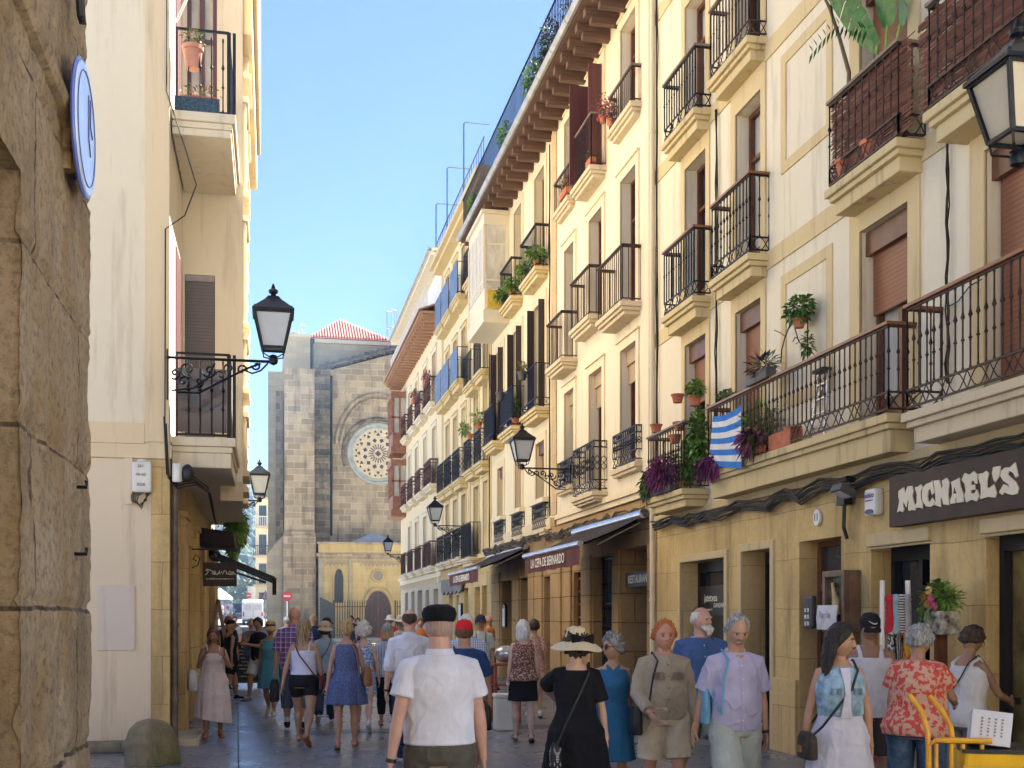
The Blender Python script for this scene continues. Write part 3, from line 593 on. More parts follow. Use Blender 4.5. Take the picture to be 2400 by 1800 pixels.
# ------------------------------------------------------------------ near left weathered stone building
SB=thing('stone_building','old weathered sandstone building with eroded blocks, nearest on the left edge','building')
X0=-.85; Y1=5.9
def oldstone():
    m,t,b=nt('eroded_sandstone'); co=coords(t); c=ramp(t,noise_t(t,co,1.6,8,.7),[(.3,(.30,.21,.12)),(.5,(.47,.34,.20)),(.72,(.56,.43,.28))])
    c=mixc(t,ramp(t,noise_t(t,coords(t,(1,1,.35)),3.2,8,.7),[(.52,0.0),(.66,.65)]),c,(.40,.24,.08))
    c=mixc(t,ramp(t,noise_t(t,co,26,10,.75),[(.36,.75),(.52,0.0)]),c,(.16,.115,.07)); c=mixc(t,ramp(t,noise_t(t,coords(t,(2,2,.5)),1.3,7,.7),[(.55,0.0),(.75,.7)]),c,(.17,.145,.11))
    tc=N(t,'ShaderNodeTexCoord'); sp=N(t,'ShaderNodeSeparateXYZ'); L(t,tc.outputs['Object'],sp.inputs[0]); cb=N(t,'ShaderNodeCombineXYZ'); L(t,sp.outputs['Y'],cb.inputs[0]); L(t,sp.outputs['Z'],cb.inputs[1])
    mp=N(t,'ShaderNodeMapping'); mp.inputs['Location'].default_value=(.2,-.51,0); L(t,cb.outputs[0],mp.inputs[0]); wn=N(t,'ShaderNodeTexNoise'); wn.inputs['Scale'].default_value=3.5; wn.inputs['Detail'].default_value=6; L(t,cb.outputs[0],wn.inputs['Vector'])
    wv=N(t,'ShaderNodeVectorMath',operation='SCALE'); L(t,wn.outputs['Color'],wv.inputs[0]); wv.inputs['Scale'].default_value=.04; wa=N(t,'ShaderNodeVectorMath',operation='ADD'); L(t,mp.outputs[0],wa.inputs[0]); L(t,wv.outputs[0],wa.inputs[1])
    br=N(t,'ShaderNodeTexBrick'); L(t,wa.outputs[0],br.inputs['Vector']); br.inputs['Scale'].default_value=1; br.inputs['Brick Width'].default_value=1.9; br.inputs['Row Height'].default_value=.64; br.inputs['Mortar Size'].default_value=.012; br.inputs['Mortar Smooth'].default_value=.5
    jf=mixc(t,br.outputs['Fac'],(0,0,0),(1,1,1)); jn=mixc(t,ramp(t,noise_t(t,co,6,6,.7),[(.35,.35),(.6,1.0)]),(0,0,0),jf); c=mixc(t,jn,c,(.07,.05,.035))
    L(t,c,b.inputs['Base Color']); b.inputs['Roughness'].default_value=.95; b.inputs['Specular IOR Level'].default_value=.15
    bump(t,b,noise_t(t,co,38,12,.75),.9,.03); return m
rough=oldstone()
m=MB(); dy=.02
def er(y,z,k=0):     # erosion relief of the old stone
    h=.64; wz=z+noise.noise((y*1.7,0,4))*.03; fz=((wz-.51)/h)%1; j=min(fz,1-fz)*h
    row=int((wz-.51)//h); jy=(y+row*.57)%1.9; jj=min(jy,1.9-jy); rag=.6+noise.noise((y*9,z*9,2))*.8
    d=noise.noise((y*3.2,z*3.2,k))*.006+noise.noise((y*9,z*9,k+5))*.006+noise.noise((y*24,z*24,k+7))*.006
    d-=max(0,1-j/.03)*.03*rag
    n=noise.noise((y*2.5,z*1.1,k+9)); d-=max(0,n-.3)*.10; n=noise.noise((y*7,z*4,k+2)); d-=max(0,n-.40)*.10
    return d
ny=int((Y1-3.2)/dy); nz=int(5.2/dy); vs=[]
for i in range(ny+1):
    for j in range(nz+1):
        y=3.2+i*(Y1-3.2)/ny; z=j*5.2/nz; e=er(y,z); rnd=max(0,1-(Y1-y)/.06)*.03+max(0,noise.noise((0,z*2.3,3)))*.06*max(0,1-(Y1-y)/.15)
        vs.append((X0+e-rnd,y-rnd*.6,z))
fs=[(i*(nz+1)+j,(i+1)*(nz+1)+j,(i+1)*(nz+1)+j+1,i*(nz+1)+j+1) for i in range(ny) for j in range(nz) if not (3.2+(i+.5)*(Y1-3.2)/ny<4.27 and (j+.5)*5.2/nz<3.29)]
m.add(vs,fs)
m.add([(X0,4.27,0),(X0-.7,4.27,0),(X0-.7,4.27,3.29),(X0,4.27,3.29)],[(0,1,2,3)]); m.add([(X0,3.2,3.29),(X0-.7,3.2,3.29),(X0-.7,4.27,3.29),(X0,4.27,3.29)],[(0,1,2,3)])
o=m.build('wall',rough,SB,smooth=True,recalc=False,sharp=60)
m=MB(); m.box(-8,X0-.06,-2,Y1-.08,5.0,6.0); m.box(-8,X0-.05,4.5,Y1-.09,0,5.0); m.box(-8,X0-.02,-2,3.2,0,5.0); m.box(-8,X0-.65,3.2,4.5,0,5.0); m.build('rear_wall',rough,SB)
m=MB()
for i in range(30):
    a=3.2+i*.07; 
pts=[(X0-.01,3.2,3.87),(X0-.01,5.0,3.86),(X0-.01,5.12,3.80),(X0-.01,5.14,3.62)]
m.tube([Vector(p)+Vector((noise.noise((i,0,0))*.01,0,0)) for i,p in enumerate(pts)],.055,8); m.build('moulding',rough,SB,smooth=True)
for z in (2.32,2.02): 
    m=MB(); m.tube([(X0-.03,5.45,z),(X0+.04,5.45,z),(X0+.04,5.45,z+.03)],.009,6); tag(m.build('iron_hook',M['iron']),'small rusty iron hook in the stone wall, '+('upper of two' if z>2.1 else 'lower of two'),'hook',group='iron hooks in the stone wall')
# round enamel sign with hanging cables
sg=thing('round_sign','round white enamel sign with blue rim on the stone corner','sign',(X0+.05,5.24,3.84))
bluer=mat('enamel_blue',(.12,.16,.5),.25,0,.1,3); whe=mat('enamel_white',(.60,.66,.74),.15,0,.08,3)
MX=Matrix.Rotation(pi/2,4,'Y')
m=MB(); m.lathe([(.282,0),(.288,.008),(.282,.016)],n=48,M=MX); m.build('rim',bluer,sg,smooth=True)
m=MB(); m.lathe([(.272,.0165),(.268,.022)],n=48,M=MX); m.build('face',whe,sg)
m=MB(); m.tube([(.023,.235*cos(a),.235*sin(a)) for a in [i*pi/24 for i in range(49)]],.0025,4); 
m.bar((.024,.05,.17),(.024,.05,-.02),.004); m.bar((.024,.05,-.02),(.024,.1,-.08),.004); m.bar((.024,.1,.17),(.024,.1,.05),.004); m.bar((.024,.1,.05),(.024,.16,.02),.004)
m.build('face_lines',mat('sign_navy',(.03,.05,.2),.4),sg)
m=MB()
for k in range(3):
    a=.02*k; m.tube([(X0+.05+a,5.02+.05*k,5.6),(X0+.06+a,5.0+.05*k,5.0),(X0+.05,5.12+.02*k,4.5),(X0+.06,5.15+.03*k,4.28)],.016,6)
tag(m.build('cable',M['cable'],smooth=True),'thick black cables running down to the round enamel sign','cable')
# ------------------------------------------------------------------ white corner building with setback balconies
XL=-1.3; WB=thing('white_building','tall cream building on the left with balconies tucked into its corner','building')
fF=frF(15.7)
m=MB()
fb(m,fF,-9,XL,3.79,16.5,0,2.3); m.box(-9,XL-.42,15.7,18,0,3.7895); m.box(XL-.4195,XL,15.7,15.749,0,3.7895); m.box(-9,XL-.02,18.001,28.4,3.79,16.8); m.box(-9,XL-.42,18.001,28.4,0,3.7895)
m.build('wall',M['cream'],WB)
tr=MB(); fb(tr,fF,-1.61,XL+.001,4.02,16.4,-.03,.01); fb(tr,fF,-9,-1.611,3.99,4.26,-.025,.01); fb(tr,fF,-9,XL+.03,3.80,3.985,-.05,.01); tr.build('trim',plaster('cream_trim',(.72,.58,.38)),WB,bevel=.01)
tr=MB(); fb(tr,fF,-9,-1.535,0.0,3.79,-.02,.01); fb(tr,fF,-1.86,-1.76,3.2,3.799,-.06,-.0201)
tr.build('ground_plaster',plaster('pinkish_ground_plaster',(.72,.60,.44),(.42,.33,.22),.7),WB)
tr=MB(); fb(tr,fF,-1.534,XL+.005,0,3.79,-.035,.01); tr.build('quoin',M['sand'],WB,bevel=.01)
tr=MB(); tr.box(-3.2,-1.62,15.35,15.66,0,.14); tr.build('plinth',stone('mossy_plinth',(.3,.25,.17),(.25,.22,.15),(.1,.1,.06),.6,.3,(.05,.06,.03),.8,moss=(.09,.13,.03)),WB,bevel=.05)
# faded poster patch
tr=MB(); tr.box(-2.19,-1.73,15.66,15.6785,1.30,2.14); tr.build('plaster_patch',plaster('faded_patch',(.66,.58,.50),(.55,.42,.30),.9),WB,bevel=.01)
# nook: recessed street wall + wall facing us at Y=18, projecting upper volume 18..26.5
fN=frF(18.0)
nook=[(-1.24,-.8,8.46,11.3,.15),(-1.27,-.83,4.1,6.9,.12)]
facade(WB,fN,XL,-.42,3.9,16.8,nook,M['cream'],'nook_front',closed=False)
m=MB(); m.add([(-.42,18,3.78),(-.62,26.5,3.78),(-.62,26.5,16.8),(-.42,18,16.8)],[(0,1,2,3)]); m.add([(-1.3,26.5,3.78),(-.62,26.5,3.78),(-.62,26.5,16.8),(-1.3,26.5,16.8)],[(0,1,2,3)])
m.add([(-1.32,18,3.9),(-.42,18,3.9),(-.42,18,3.78),(-1.32,18,3.78)],[(0,1,2,3)])
m.add([(-1.32,18,3.78),(-.42,18,3.78),(-.62,26.5,3.78),(-1.32,26.5,3.78)],[(0,1,2,3)]); m.build('projecting_wall',M['cream2'],WB,recalc=False)
m=MB(); m.box(-1.35,-.62,18.03,26.4,3.80,3.95); m.box(-.75,-.42,18.02,18.3,3.5,3.79); m.build('soffit',M['tan'],WB)
window(WB,fN,*nook[0][:4],'door',d=.1,fm=M['maroon'],pane=M['curtain'])
wv=MB(); fb(wv,fN,*nook[1][:4],.06,.1); wo=wv.build('window',M['black'],WB); wv=MB(); fb(wv,fN,-1.26,-.84,4.12,6.85,.02,.055); wv.build('roller_shutter',M['rollg'],wo); wv=MB(); fb(wv,fN,-1.26,-.84,6.8,6.89,-.01,.019); wv.build('shutter_box',mat('grey_box',(.3,.27,.26),.6),wo)
m=MB(); fb(m,frL(XL+.001),16.6,17.4,4.0,6.9,-.015,.0); fb(m,frL(XL+.001),16.6,17.4,8.9,11.6,-.015,.0); m.build('nook_shutter',M['maroon'],WB)
def nook_balcony(zt,zb):
    s=MB(); s.box(XL+.02,-.46,15.78,17.98,zt-.12,zt); s.box(XL+.02,-.5,15.82,17.98,zt-.2,zt-.1205); s.box(XL+.02,-.52,15.84,17.98,zb,zt-.2005)
    b=s.build('balcony',M['slabw'],WB,bevel=.015); r=MB(); z1=zt+1.12
    for z in (zt+.04,z1): r.bar((XL+.06,15.88,z),(-.55,15.88,z),.03); r.bar((-.55,15.88,z),(-.55,17.95,z),.03)
    for i in range(6):
        x=XL+.08+i*.148; r.rings([[Vector((x+q*cos(k*pi/3),15.88+q*sin(k*pi/3),zt+.04+w*1.0)) for k in range(6)] for q,w in TURN]) if 0<i<5 else r.bar((x,15.88,zt),(x,15.88,z1),.04 if i==5 else .02)
    for i in range(1,16): y=15.88+i*.135; r.bar((-.55,y,zt+.04),(-.55,y,z1),.018)
    r.bar((-.55,15.88,zt),(-.55,15.88,z1),.05); r.build('railing',M['iron'],b); return b
nb=nook_balcony(8.43,8.13); nb2=nook_balcony(4.12,3.72)
s=MB(); s.box(XL+.09,-.58,15.9,15.91,4.2,5.05); s.build('balcony_screen',mat('smoky_screen',(.03,.04,.06),.12,0,.6,7,col2=(.08,.05,.06)),nb2)
s=MB(); 
for i in range(24): s.box(-.535,-.52,15.95+i*.08,16.0+i*.08,4.2,5.15)
s.build('side_screen',mat('grey_mesh',(.2,.2,.17),.8,0,.3,30),nb2)
# window surrounds on the projecting wall, seen edge on, and a cornice above
m=MB()
def xw(y): return -.42-.2*(y-18)/8.5
for z0,z1,dx in ((8.9,10.4,.07),(6.7,8.4,.07),(5.6,6.4,.07),(4.2,5.1,.07),(10.9,13.2,.1)):
    for y in (20.5,23,25.3): 
        m=MB(); m.box(xw(y)-.05,xw(y)+dx,y-.55,y-.4,z0,z1); m.box(xw(y)-.05,xw(y)+dx,y+.4,y+.55,z0,z1); m.box(xw(y)-.05,xw(y)+dx+.04,y-.6,y+.6,z1+.0005,z1+.1); m.box(xw(y)-.05,xw(y)+dx+.05,y-.6,y+.6,z0-.1,z0-.0005); m.build('window_surround',M['tan'],WB,bevel=.01)
m=MB(); m.box(-.7,-.3,19.2,26.2,11.2,17); m.box(-.7,-.22,19.4,26.0,11.9,16.99); m.build('upper_bay',M['yel'],WB,bevel=.02)
# ground floor arcade on the left
fG=frL(XL)
GL=[(16.25,17.5,0,3.3,.35),(18.4,20.2,0,2.9,.4),(21.2,22.6,0,2.9,.4),(24.2,26.6,0,2.8,.4)]
facade(WB,fG,15.75,28.4,0,3.78,GL,M['sand'],'arcade_wall',dep=.4,closed=False)
for a,b in ((17.6,18.3),(20.3,21.1),(22.7,24.1),(26.7,28.3)): m=MB(); fb(m,fG,a,b,0,3.2,-.07,.01); fb(m,fG,a-.04,b+.04,3.2005,3.3,-.1,.01); m.build('pilaster',M['sand'],WB,bevel=.015)
for a,b,c,e,d in GL: m=MB(); fb(m,fG,a,b,c,e,d-.03,d+.02); o=m.build('doorway',M['dark'],WB); m=MB(); fb(m,fG,a+.001,a+.1,c,e,.05,d-.031); fb(m,fG,b-.1,b-.001,c,e,.05,d-.031); m.build('door_frame',mat('greyish_door_frame',(.17,.13,.08),.6,0,.3,6),o)
m=MB(); m.box(XL,XL+.35,16.0,17.4,0.001,.09); m.build('doorstep',M['sandg'],WB,bevel=.01)
m=MB(); m.tube([(XL+.05,15.85,0),(XL+.05,15.85,3.6)],.05,10); [m.tube([(XL+.05,15.85,z),(XL+.05,15.85,z+.06)],.062,10) for z in (.6,1.6,2.6,3.4)]
tag(m.build('drainpipe',mat('grey_brown_pipe',(.16,.13,.11),.5,.2,.3,5),smooth=True),'grey brown drainpipe at the corner beside the first left doorway','drainpipe')
# stone bollard at the corner
bo=MB(); bo.lathe([(.3,-.02),(.3,.1),(.285,.3),(.25,.42),(.17,.5),(.05,.54)],(0,0,0),20)
me=fuse(bo,.025,2,.03,3,4); o=mesh_obj('corner_bollard',me,stone('mossy_bollard',(.27,.22,.14),(.22,.19,.12),(.2,.17,.1),3,3,(.06,.07,.03),.7,moss=(.08,.12,.02))); o.location=(-1.38,14.15,0)
tag(o,'rounded mossy stone guard at the foot of the cream corner','bollard')
# meter box on the white wall
mb_=thing('junction_box','white telephone junction box with small numbers on the pinkish wall','box',(-1.64,15.68,3.55))
m=MB(); m.box(-.12,.12,-.1,0,-.2,.2); m.build('casing',M['greybox'],mb_,bevel=.03)
m=MB(); m.lathe([(.06,0),(.05,.03),(.02,.045)],(0,-.05,.195),14); m.build('cap',M['greybox'],mb_)
def text(s,size,Mx,m,name='lettering',parent=None,depth=.004,off=0,sx=1,align='CENTER',xmax=None):
    c=bpy.data.curves.new(name,'FONT'); c.body=s; c.size=size; c.extrude=depth; c.offset=off; c.align_x=align; c.align_y='CENTER'
    o=bpy.data.objects.new('tmp',c); ROOT.objects.link(o); dg=bpy.context.evaluated_depsgraph_get(); dg.update()
    me=bpy.data.meshes.new_from_object(o.evaluated_get(dg)); bpy.data.objects.remove(o); me.transform(Mx@Matrix.Diagonal((sx,1,1,1)))
    me.materials.clear(); me.materials.append(m); r=bpy.data.objects.new(name,me); COL.objects.link(r)
    if parent: r.parent=parent
    return r
FRONT=Matrix.Rotation(pi/2,4,'X')                                  # text facing -Y
def TR(x,y,z): return Matrix.Translation((x,y,z))
FACEL=Matrix.Rotation(-pi/2,4,'Z')@Matrix.Rotation(pi/2,4,'X')      # text on the right facade, facing -X
gt=mat('grey_print',(.2,.2,.22),.6)
for z,s in ((.14,'261'),(.03,'46-60'),(-.1,'3026')): text(s,.055,TR(-.01,-.103,z)@FRONT,gt,'print',mb_)
m=MB()
for k in range(4): m.tube([(-.09+.04*k,-.05,-.19),(-.13+.03*k,-.07,-.24),(-.12+.02*k,-.07,-.31),(-.03+.01*k,-.08,-.36-.02*k),(.06-.01*k,-.07,-.3),(.05+.02*k,-.05,-.19)],.008,6)
m.build('wires',M['cableg'],mb_,smooth=True)
# brackets / lanterns
def lantern(par,s=1.0,rot=0,glass=None,z0=0):
    Rm=Matrix.Translation((0,0,z0))@Matrix.Rotation(rot,4,'Z'); sq=lambda w,z:[Rm@Vector((w*a,w*b,z)) for a,b in ((-1,-1),(1,-1),(1,1),(-1,1))]
    m=MB(); b,tp=.13*s,.22*s; z1,z2=.14*s,.56*s
    lo,hi=sq(b,z1),sq(tp,z2)
    for i in range(4): m.bar(lo[i],hi[i],.028*s); m.bar(lo[i],lo[(i+1)%4],.028*s); m.bar(hi[i],hi[(i+1)%4],.034*s)
    m.rings([sq(tp*1.14,z2),sq(tp*1.14,z2+.03*s),sq(tp*.45,z2+.17*s),sq(tp*.28,z2+.22*s)])
    m.lathe([(.045*s,z2+.2*s),(.03*s,z2+.25*s),(.055*s,z2+.27*s),(.06*s,z2+.3*s),(.03*s,z2+.32*s),(.02*s,z2+.35*s),(.01*s,z2+.38*s)],n=12,M=Rm)
    for i in range(4): m.lathe([(.012*s,0),(.02*s,.02*s),(.004*s,.05*s)],tuple(hi[i]+Vector((0,0,.02))),6)
    m.build('frame',M['lampm'],par)
    g=MB(); k=.94; g.rings([sq(b*k,z1+.01),sq(tp*k,z2-.01)]); g.build('glass',glass or M['milk'],par)
    m=MB()
    for i in range(4): p=lo[i]; m.tube([p,Vector((p.x*.9,p.y*.9,z0+.06*s)),Vector((p.x*.35,p.y*.35,z0+.03*s)),(0,0,z0+.0)],.009*s,6)
    m.lathe([(.01*s,-.06*s),(.05*s,-.04*s),(.06*s,0),(.045*s,.04*s),(.055*s,.05*s),(.02*s,.07*s)],(0,0,z0),12); m.build('burner',M['lampm'],par,smooth=True)
def wall_lamp(label,x,y,z,xw,rot=0,s=1.0,glass=None,drop=.34):
    t_=thing('wall_lamp',label,'street lamp',(x,y,z),0,'black lantern lamps on wrought iron wall brackets')
    lantern(t_,s,rot,glass)
    d=xw-x; sg_=1 if d>0 else -1; L_=abs(d); m=MB()
    P=lambda u,v:Vector((sg_*u*L_,0,-.02-v))
    m.tube([P(0,0),P(.5,0),P(1,0)],.018*s,8); m.tube([P(.12,.03),P(.25,.1),P(.45,.06+drop*.45),P(.7,.04+drop*.95),P(.9,.02+drop)],.014*s,6)
    def spiral(cu,cv,r,a0,turns,dirn): m.tube([P(cu+(r*(1-q/20))*cos(a0+dirn*q/20*turns*2*pi)/L_,cv+(r*(1-q/20))*sin(a0+dirn*q/20*turns*2*pi)) for q in range(19)],.013*s,5)
    spiral(.16,.06,.06,0,1.3,1); spiral(.42,.11,.07,1,1.4,-1); spiral(.6,.15,.1,0,1.5,1); spiral(.8,.14,.11,2,1.5,-1); spiral(.92,.2,.08,1,1.3,1); spiral(.7,.3,.07,1,1.2,1); spiral(.3,.12,.07,3,1.3,1); spiral(.5,.2,.06,0,1.2,-1); spiral(.84,.3,.08,2,1.4,1); m.tube([P(.05,.02),P(.12,.12),P(.2,.16),P(.28,.12)],.012*s,5); m.tube([P(.55,.05),P(.62,.25),P(.75,.38),P(.95,.42)],.012*s,5)
    m.bar(P(.99,-.1),P(.99,drop+.12),.05,.02); m.build('bracket',M['lampm'],t_,smooth=True); return t_
wall_lamp('black lantern on an ornate bracket, large against the sky, fixed to the cream left building',.03,15.2,5.05,XL,0.0,1.05,drop=.42)
wall_lamp('small black lantern on the left side, hanging over the shop signs beside the church',-.26,27.4,4.45,-1.2,0,1.0,drop=.5)
wall_lamp('big lantern with cream glass cut by the right edge of the picture',4.57,6.4,4.60,6.45,.0,.93,M['milkw'])
wall_lamp('lantern in the middle of the right row, above the open burgundy awning',5.33,24.4,4.98,6.42,0,1.02,drop=.42)
wall_lamp('lantern on the yellow house, above the far burgundy awning',5.42,38.6,4.83,6.4,0,1.05,drop=.4)
wall_lamp('smallest lantern on the last house, in front of the church chapel',5.5,55.4,4.75,6.4,0,1.0,drop=.4)
# ------------------------------------------------------------------ church
CH=thing('church','tall weathered stone church with a large rose window at the end of the street','church')
cst=stone('church_stone',(.47,.36,.21),(.25,.185,.11),(.50,.42,.30),.85,.4,(.09,.07,.05),.85,ms=.03,bstr=.5)
cst2=stone('church_grey_stone',(.43,.36,.235),(.34,.285,.19),(.26,.22,.15),.9,.4,(.22,.2,.16),.4,ms=.01,bstr=.3)
cst3=stone('chapel_ochre_stone',(.60,.44,.18),(.52,.38,.16),(.38,.28,.13),.9,.4,(.26,.18,.09),.5,ms=.008,bstr=.3)
cdk=stone('blackened_stone',(.07,.055,.04),(.33,.26,.17),(.3,.26,.2),.8,.42,(.03,.03,.02),.9,ms=.02,bstr=.6,moss=(.12,.13,.04))
YC=76.0
m=MB(); m.box(.81,2.55,YC+1.5,YC+30,0,20.35); m.box(-.19,.81,YC+2.5,YC+30,0,18.1); m.box(2.55,8.2,YC+2,YC+30,0,20.0); m.box(8.2,26,YC+2,YC+30,0,20.6); m.build('nave_wall',cst2,CH)
m=MB(); m.box(2.4,8.3,YC+1.7,YC+1.995,20.0,20.25); m.box(.7,2.6,YC+1.3,YC+1.495,20.2,20.4); m.build('cornice',M['sandg'],CH)
rt=slats('red_tile_roof',(.62,.2,.13),(.85,.6,.5),.3,'X',.7)
m=MB(); m.add([(2.5,YC+1.6,20.3),(8.0,YC+1.6,20.3),(8.0,YC+9,20.3),(2.5,YC+9,20.3),(4.7,YC+5,22.4)],[(0,1,4),(1,2,4),(2,3,4),(3,0,4),(0,3,2,1)])
for k in range(31):
    x=2.5+k*5.5/30; u=min(1,(x-2.5)/2.2) if x<4.7 else min(1,(8.0-x)/3.3); m.tube([(x,YC+1.55,20.37),(x,YC+1.6+3.4*u,20.37+2.1*u)],.05,6)
m.build('roof',M['tile'] if False else mat('church_red_tile',(.50,.17,.11),.8,0,.2,6),CH)  # plain red tile colour with random variation
# aisle wall with sloping top, rose window wall
m=MB()
m.prism([(3.6,0),(26,0),(26,24.6),(3.6,17.75)],1,YC,YC+1.2); m.build('rose_wall',cst,CH)
m=MB(); m.prism([(3.0,17.8),(26,24.85),(26,24.95),(3.0,17.92)],1,YC-.15,YC+1.3)
for k in range(30): x=3.1+k*.42; z=17.95+(x-3.1)*.3065; m.box(x,x+.5,YC+.0+.1*(k%3),YC+1.2,z-.1,z+.24+.05*(k%2))
m.build('roof_slates',mat('dark_roof_stone',(.12,.105,.085),.9,0,.3,3,.4,8),CH)
m=MB(); m.box(.84,2.72,YC-1.4,YC+2,0,17.55); m.build('buttress',cst,CH)
m=MB(); m.box(.76,2.8,YC-1.8,YC+1,0,6.9); m.prism([(.76,6.9005),(2.8,6.9005),(2.72,7.15),(.84,7.15)],1,YC-1.7,YC); m.build('buttress_base',cst,CH,bevel=.03)
m=MB(); m.box(2.7205,3.75,YC-.6,YC+1.5,0,17.35); m.box(2.68,3.8,YC-.8,YC+1.4,17.3505,17.75)
for k in range(20): z=1.2+k*.8; m.box(2.78,3.68,YC-.7-.05*(k%2),YC-.6005,z,z+.42)
m.build('stepped_pier',cdk,CH,bevel=.03)
m=MB(); m.box(.3,.78,YC-.2,YC+2.4,0,16.3); m.build('side_buttress',cdk,CH)
m=MB(); m.prism([(-.25,0),(.74,0),(.74,6.9),(.5,6.6),(-.25,5.7)],1,YC-1.5,YC+2.4); m.build('lean_to_buttress',cst2,CH)
m=MB(); m.tube([(2.66,YC+1.85,18),(2.66,YC+1.85,20.2)],.1,8); m.lathe([(.05,0),(.25,.25),(.25,.4)],(2.66,YC+1.85,19.8),8); m.tube([(3.85,YC-.15,7),(3.85,YC-.15,17.4)],.08,8); m.build('downpipe',M['lampm'],CH)
def pointed(cx,hw,z0,zs,za,n=10):      # pointed arch outline, springing zs, apex za
    pts=[(cx-hw,z0)]
    for i in range(n+1): s=i/n; pts.append((cx-hw*(1-s**1.7),zs+(za-zs)*sin(s*pi/2)))
    return pts
def arch_tube(mb,cx,hw,zs,za,y,r,n=12,zb=None):
    l=[(cx-hw*(1-(i/n)**1.7),y,zs+(za-zs)*sin(i/n*pi/2)) for i in range(n+1)]; rr=[(2*cx-x,y_,z) for x,y_,z in l[::-1]]
    if zb is not None: l=[(cx-hw,y,zb)]+l; rr=rr+[(cx+hw,y,zb)]
    mb.tube(l,r,8); mb.tube(rr,r,8)
m=MB()
for dy,r,e in ((0,.13,0),(.02,.1,.32)): arch_tube(m,6.87,2.72-e,13.0,16.35-e,YC-.02-dy,r)
m.build('arch_moulding',cst,CH,smooth=True)
cx,cz=6.9,12.45
m=MB(); rings=[(2.06,0),(2.0,-.14),(1.9,-.16),(1.82,-.06),(1.7,-.1),(1.62,-.02)]
MR=Matrix.Translation((cx,YC,cz))@Matrix.Rotation(pi/2,4,'X')
m.rings([[MR@Vector((r*cos(k*pi/24),r*sin(k*pi/24),-z)) for k in range(48)] for r,z in rings],cap=False)
rose=m.build('rose_window',mat('grey_green_stone',(.36,.37,.31),.8,0,.12,4,.3,20),CH,smooth=True)
m=MB(); m.tube([(cx+2.28*cos(a),YC-.05,cz+2.28*sin(a)) for a in [radians(q) for q in range(-20,206,6)]],.12,8); m.build('hood_moulding',cdk,CH,smooth=True)
m=MB(); m.rings([[MR@Vector((r*cos(k*pi/24),r*sin(k*pi/24),z)) for k in range(48)] for r,z in ((1.64,.02),(1.64,.06))]); m.build('tracery_stone',mat('tracery_ochre',(.58,.46,.27),.8,0,.1,4),rose)
m=MB()
def foil(x,z,r,n,sp,a0=0):
    for k in range(n):
        a=a0+2*pi*k/n; m.lathe([(r,.0601),(r,.066)],(0,0,0),10,M=MR@Matrix.Translation((x+sp*cos(a),z+sp*sin(a),0)))
foil(0,0,.09,4,.1)
for k in range(20):
    a=2*pi*k/20; p,q=(cos(a),sin(a)); 
    m.bar(MR@Vector((p*.3,q*.3,.063)),MR@Vector((p*.62,q*.62,.063)),.07,.008,up=(0,1,0))
for k in range(12): a=2*pi*(k+.5)/12; foil(.88*cos(a),.88*sin(a),.068,4,.075,a)
for k in range(12): a=2*pi*k/12; foil(1.25*cos(a),1.25*sin(a),.06,3,.06,a); 
for k in range(24): a=2*pi*(k+.5)/24; foil(1.45*cos(a),1.45*sin(a),.045,3,.045,a)
m.build('tracery_openings',mat('rose_glass',(.05,.03,.045),.3),rose)
# chapel
yc=YC-2.2
m=MB(); m.box(2.95,14,yc,YC,.3,6.35); m.build('chapel_wall',cst3,CH)
m=MB(); m.box(2.85,14,yc-.14,YC,6.3505,6.47); m.box(2.82,14,yc-.2,yc-.001,5.55,5.72); m.box(2.9,14,yc-.1,yc-.0015,5.4,5.549); m.build('chapel_cornice',cst,CH)
m=MB(); m.add([(5.0,yc+.1,6.47),(8.0,yc+.1,6.47),(7.6,YC,6.47),(5.2,YC,6.47),(6.45,yc+1,7.2)],[(0,1,4),(1,2,4),(3,0,4)]); m.build('chapel_skylight',mat('lead_roof',(.35,.37,.4),.5,.3,.1,2),CH)
m=MB()
for x0,x1 in ((3.4,4.75),(5.6,9.5)):
    n=int((x1-x0)/.26)
    for i in range(n): arch_tube(m,x0+.13+i*.26,.12,4.95,5.15,yc-.02,.035,5)
m.bar((3.0,yc-.03,5.25),(9.5,yc-.03,5.25),.08); m.box(4.85,5.05,yc-.12,yc-.001,.3,5.4); m.box(2.95,3.25,yc-.12,yc-.001,.3,5.4)
m.build('blind_arcade',cst2,CH)
def panel(par,name,poly,y0,y1,mt): q=MB(); q.prism(poly,1,y0,y1); return q.build(name,mt,par)
pa=pointed(4.22,.3,2.62,4.1,4.75); panel(CH,'lancet_window',pa+[(8.44-x,z) for x,z in pa[::-1]][1:],yc-.015,yc-.001,mat('lead_glass',(.02,.022,.025),.5,0,.4,30))
m=MB(); arch_tube(m,4.22,.33,4.1,4.82,yc-.02,.05,10,2.6); arch_tube(m,6.7,.93,2.05,3.5,yc-.05,.11,12,.45); arch_tube(m,6.7,1.08,2.1,3.72,yc-.02,.05,12,.45); 
m.tube([(6.7+.36*cos(a),yc-.03,4.35+.36*sin(a)) for a in [i*pi/12 for i in range(25)]],.06,8); m.tube([(6.7+.46*cos(a),yc-.02,4.35+.46*sin(a)) for a in [i*pi/12 for i in range(25)]],.03,8); m.build('stone_surround',cst3,CH,smooth=True)
pa=pointed(6.7,.86,.42,2.0,3.35); dpoly=pa+[(13.4-x,z) for x,z in pa[::-1]][1:]; do=panel(CH,'arched_door',dpoly,yc-.03,yc-.001,wood('dark_church_door',(.035,.018,.015),(.07,.035,.028),2))
m=MB(); m.bar((6.7,yc-.04,.45),(6.7,yc-.04,3.3),.05)
for sx_ in (-1,1):
    for k in range(3): arch_tube(m,6.7+sx_*(.15+.27*k),.11,2.1,2.5-.1*k,yc-.045,.018,6,.6)
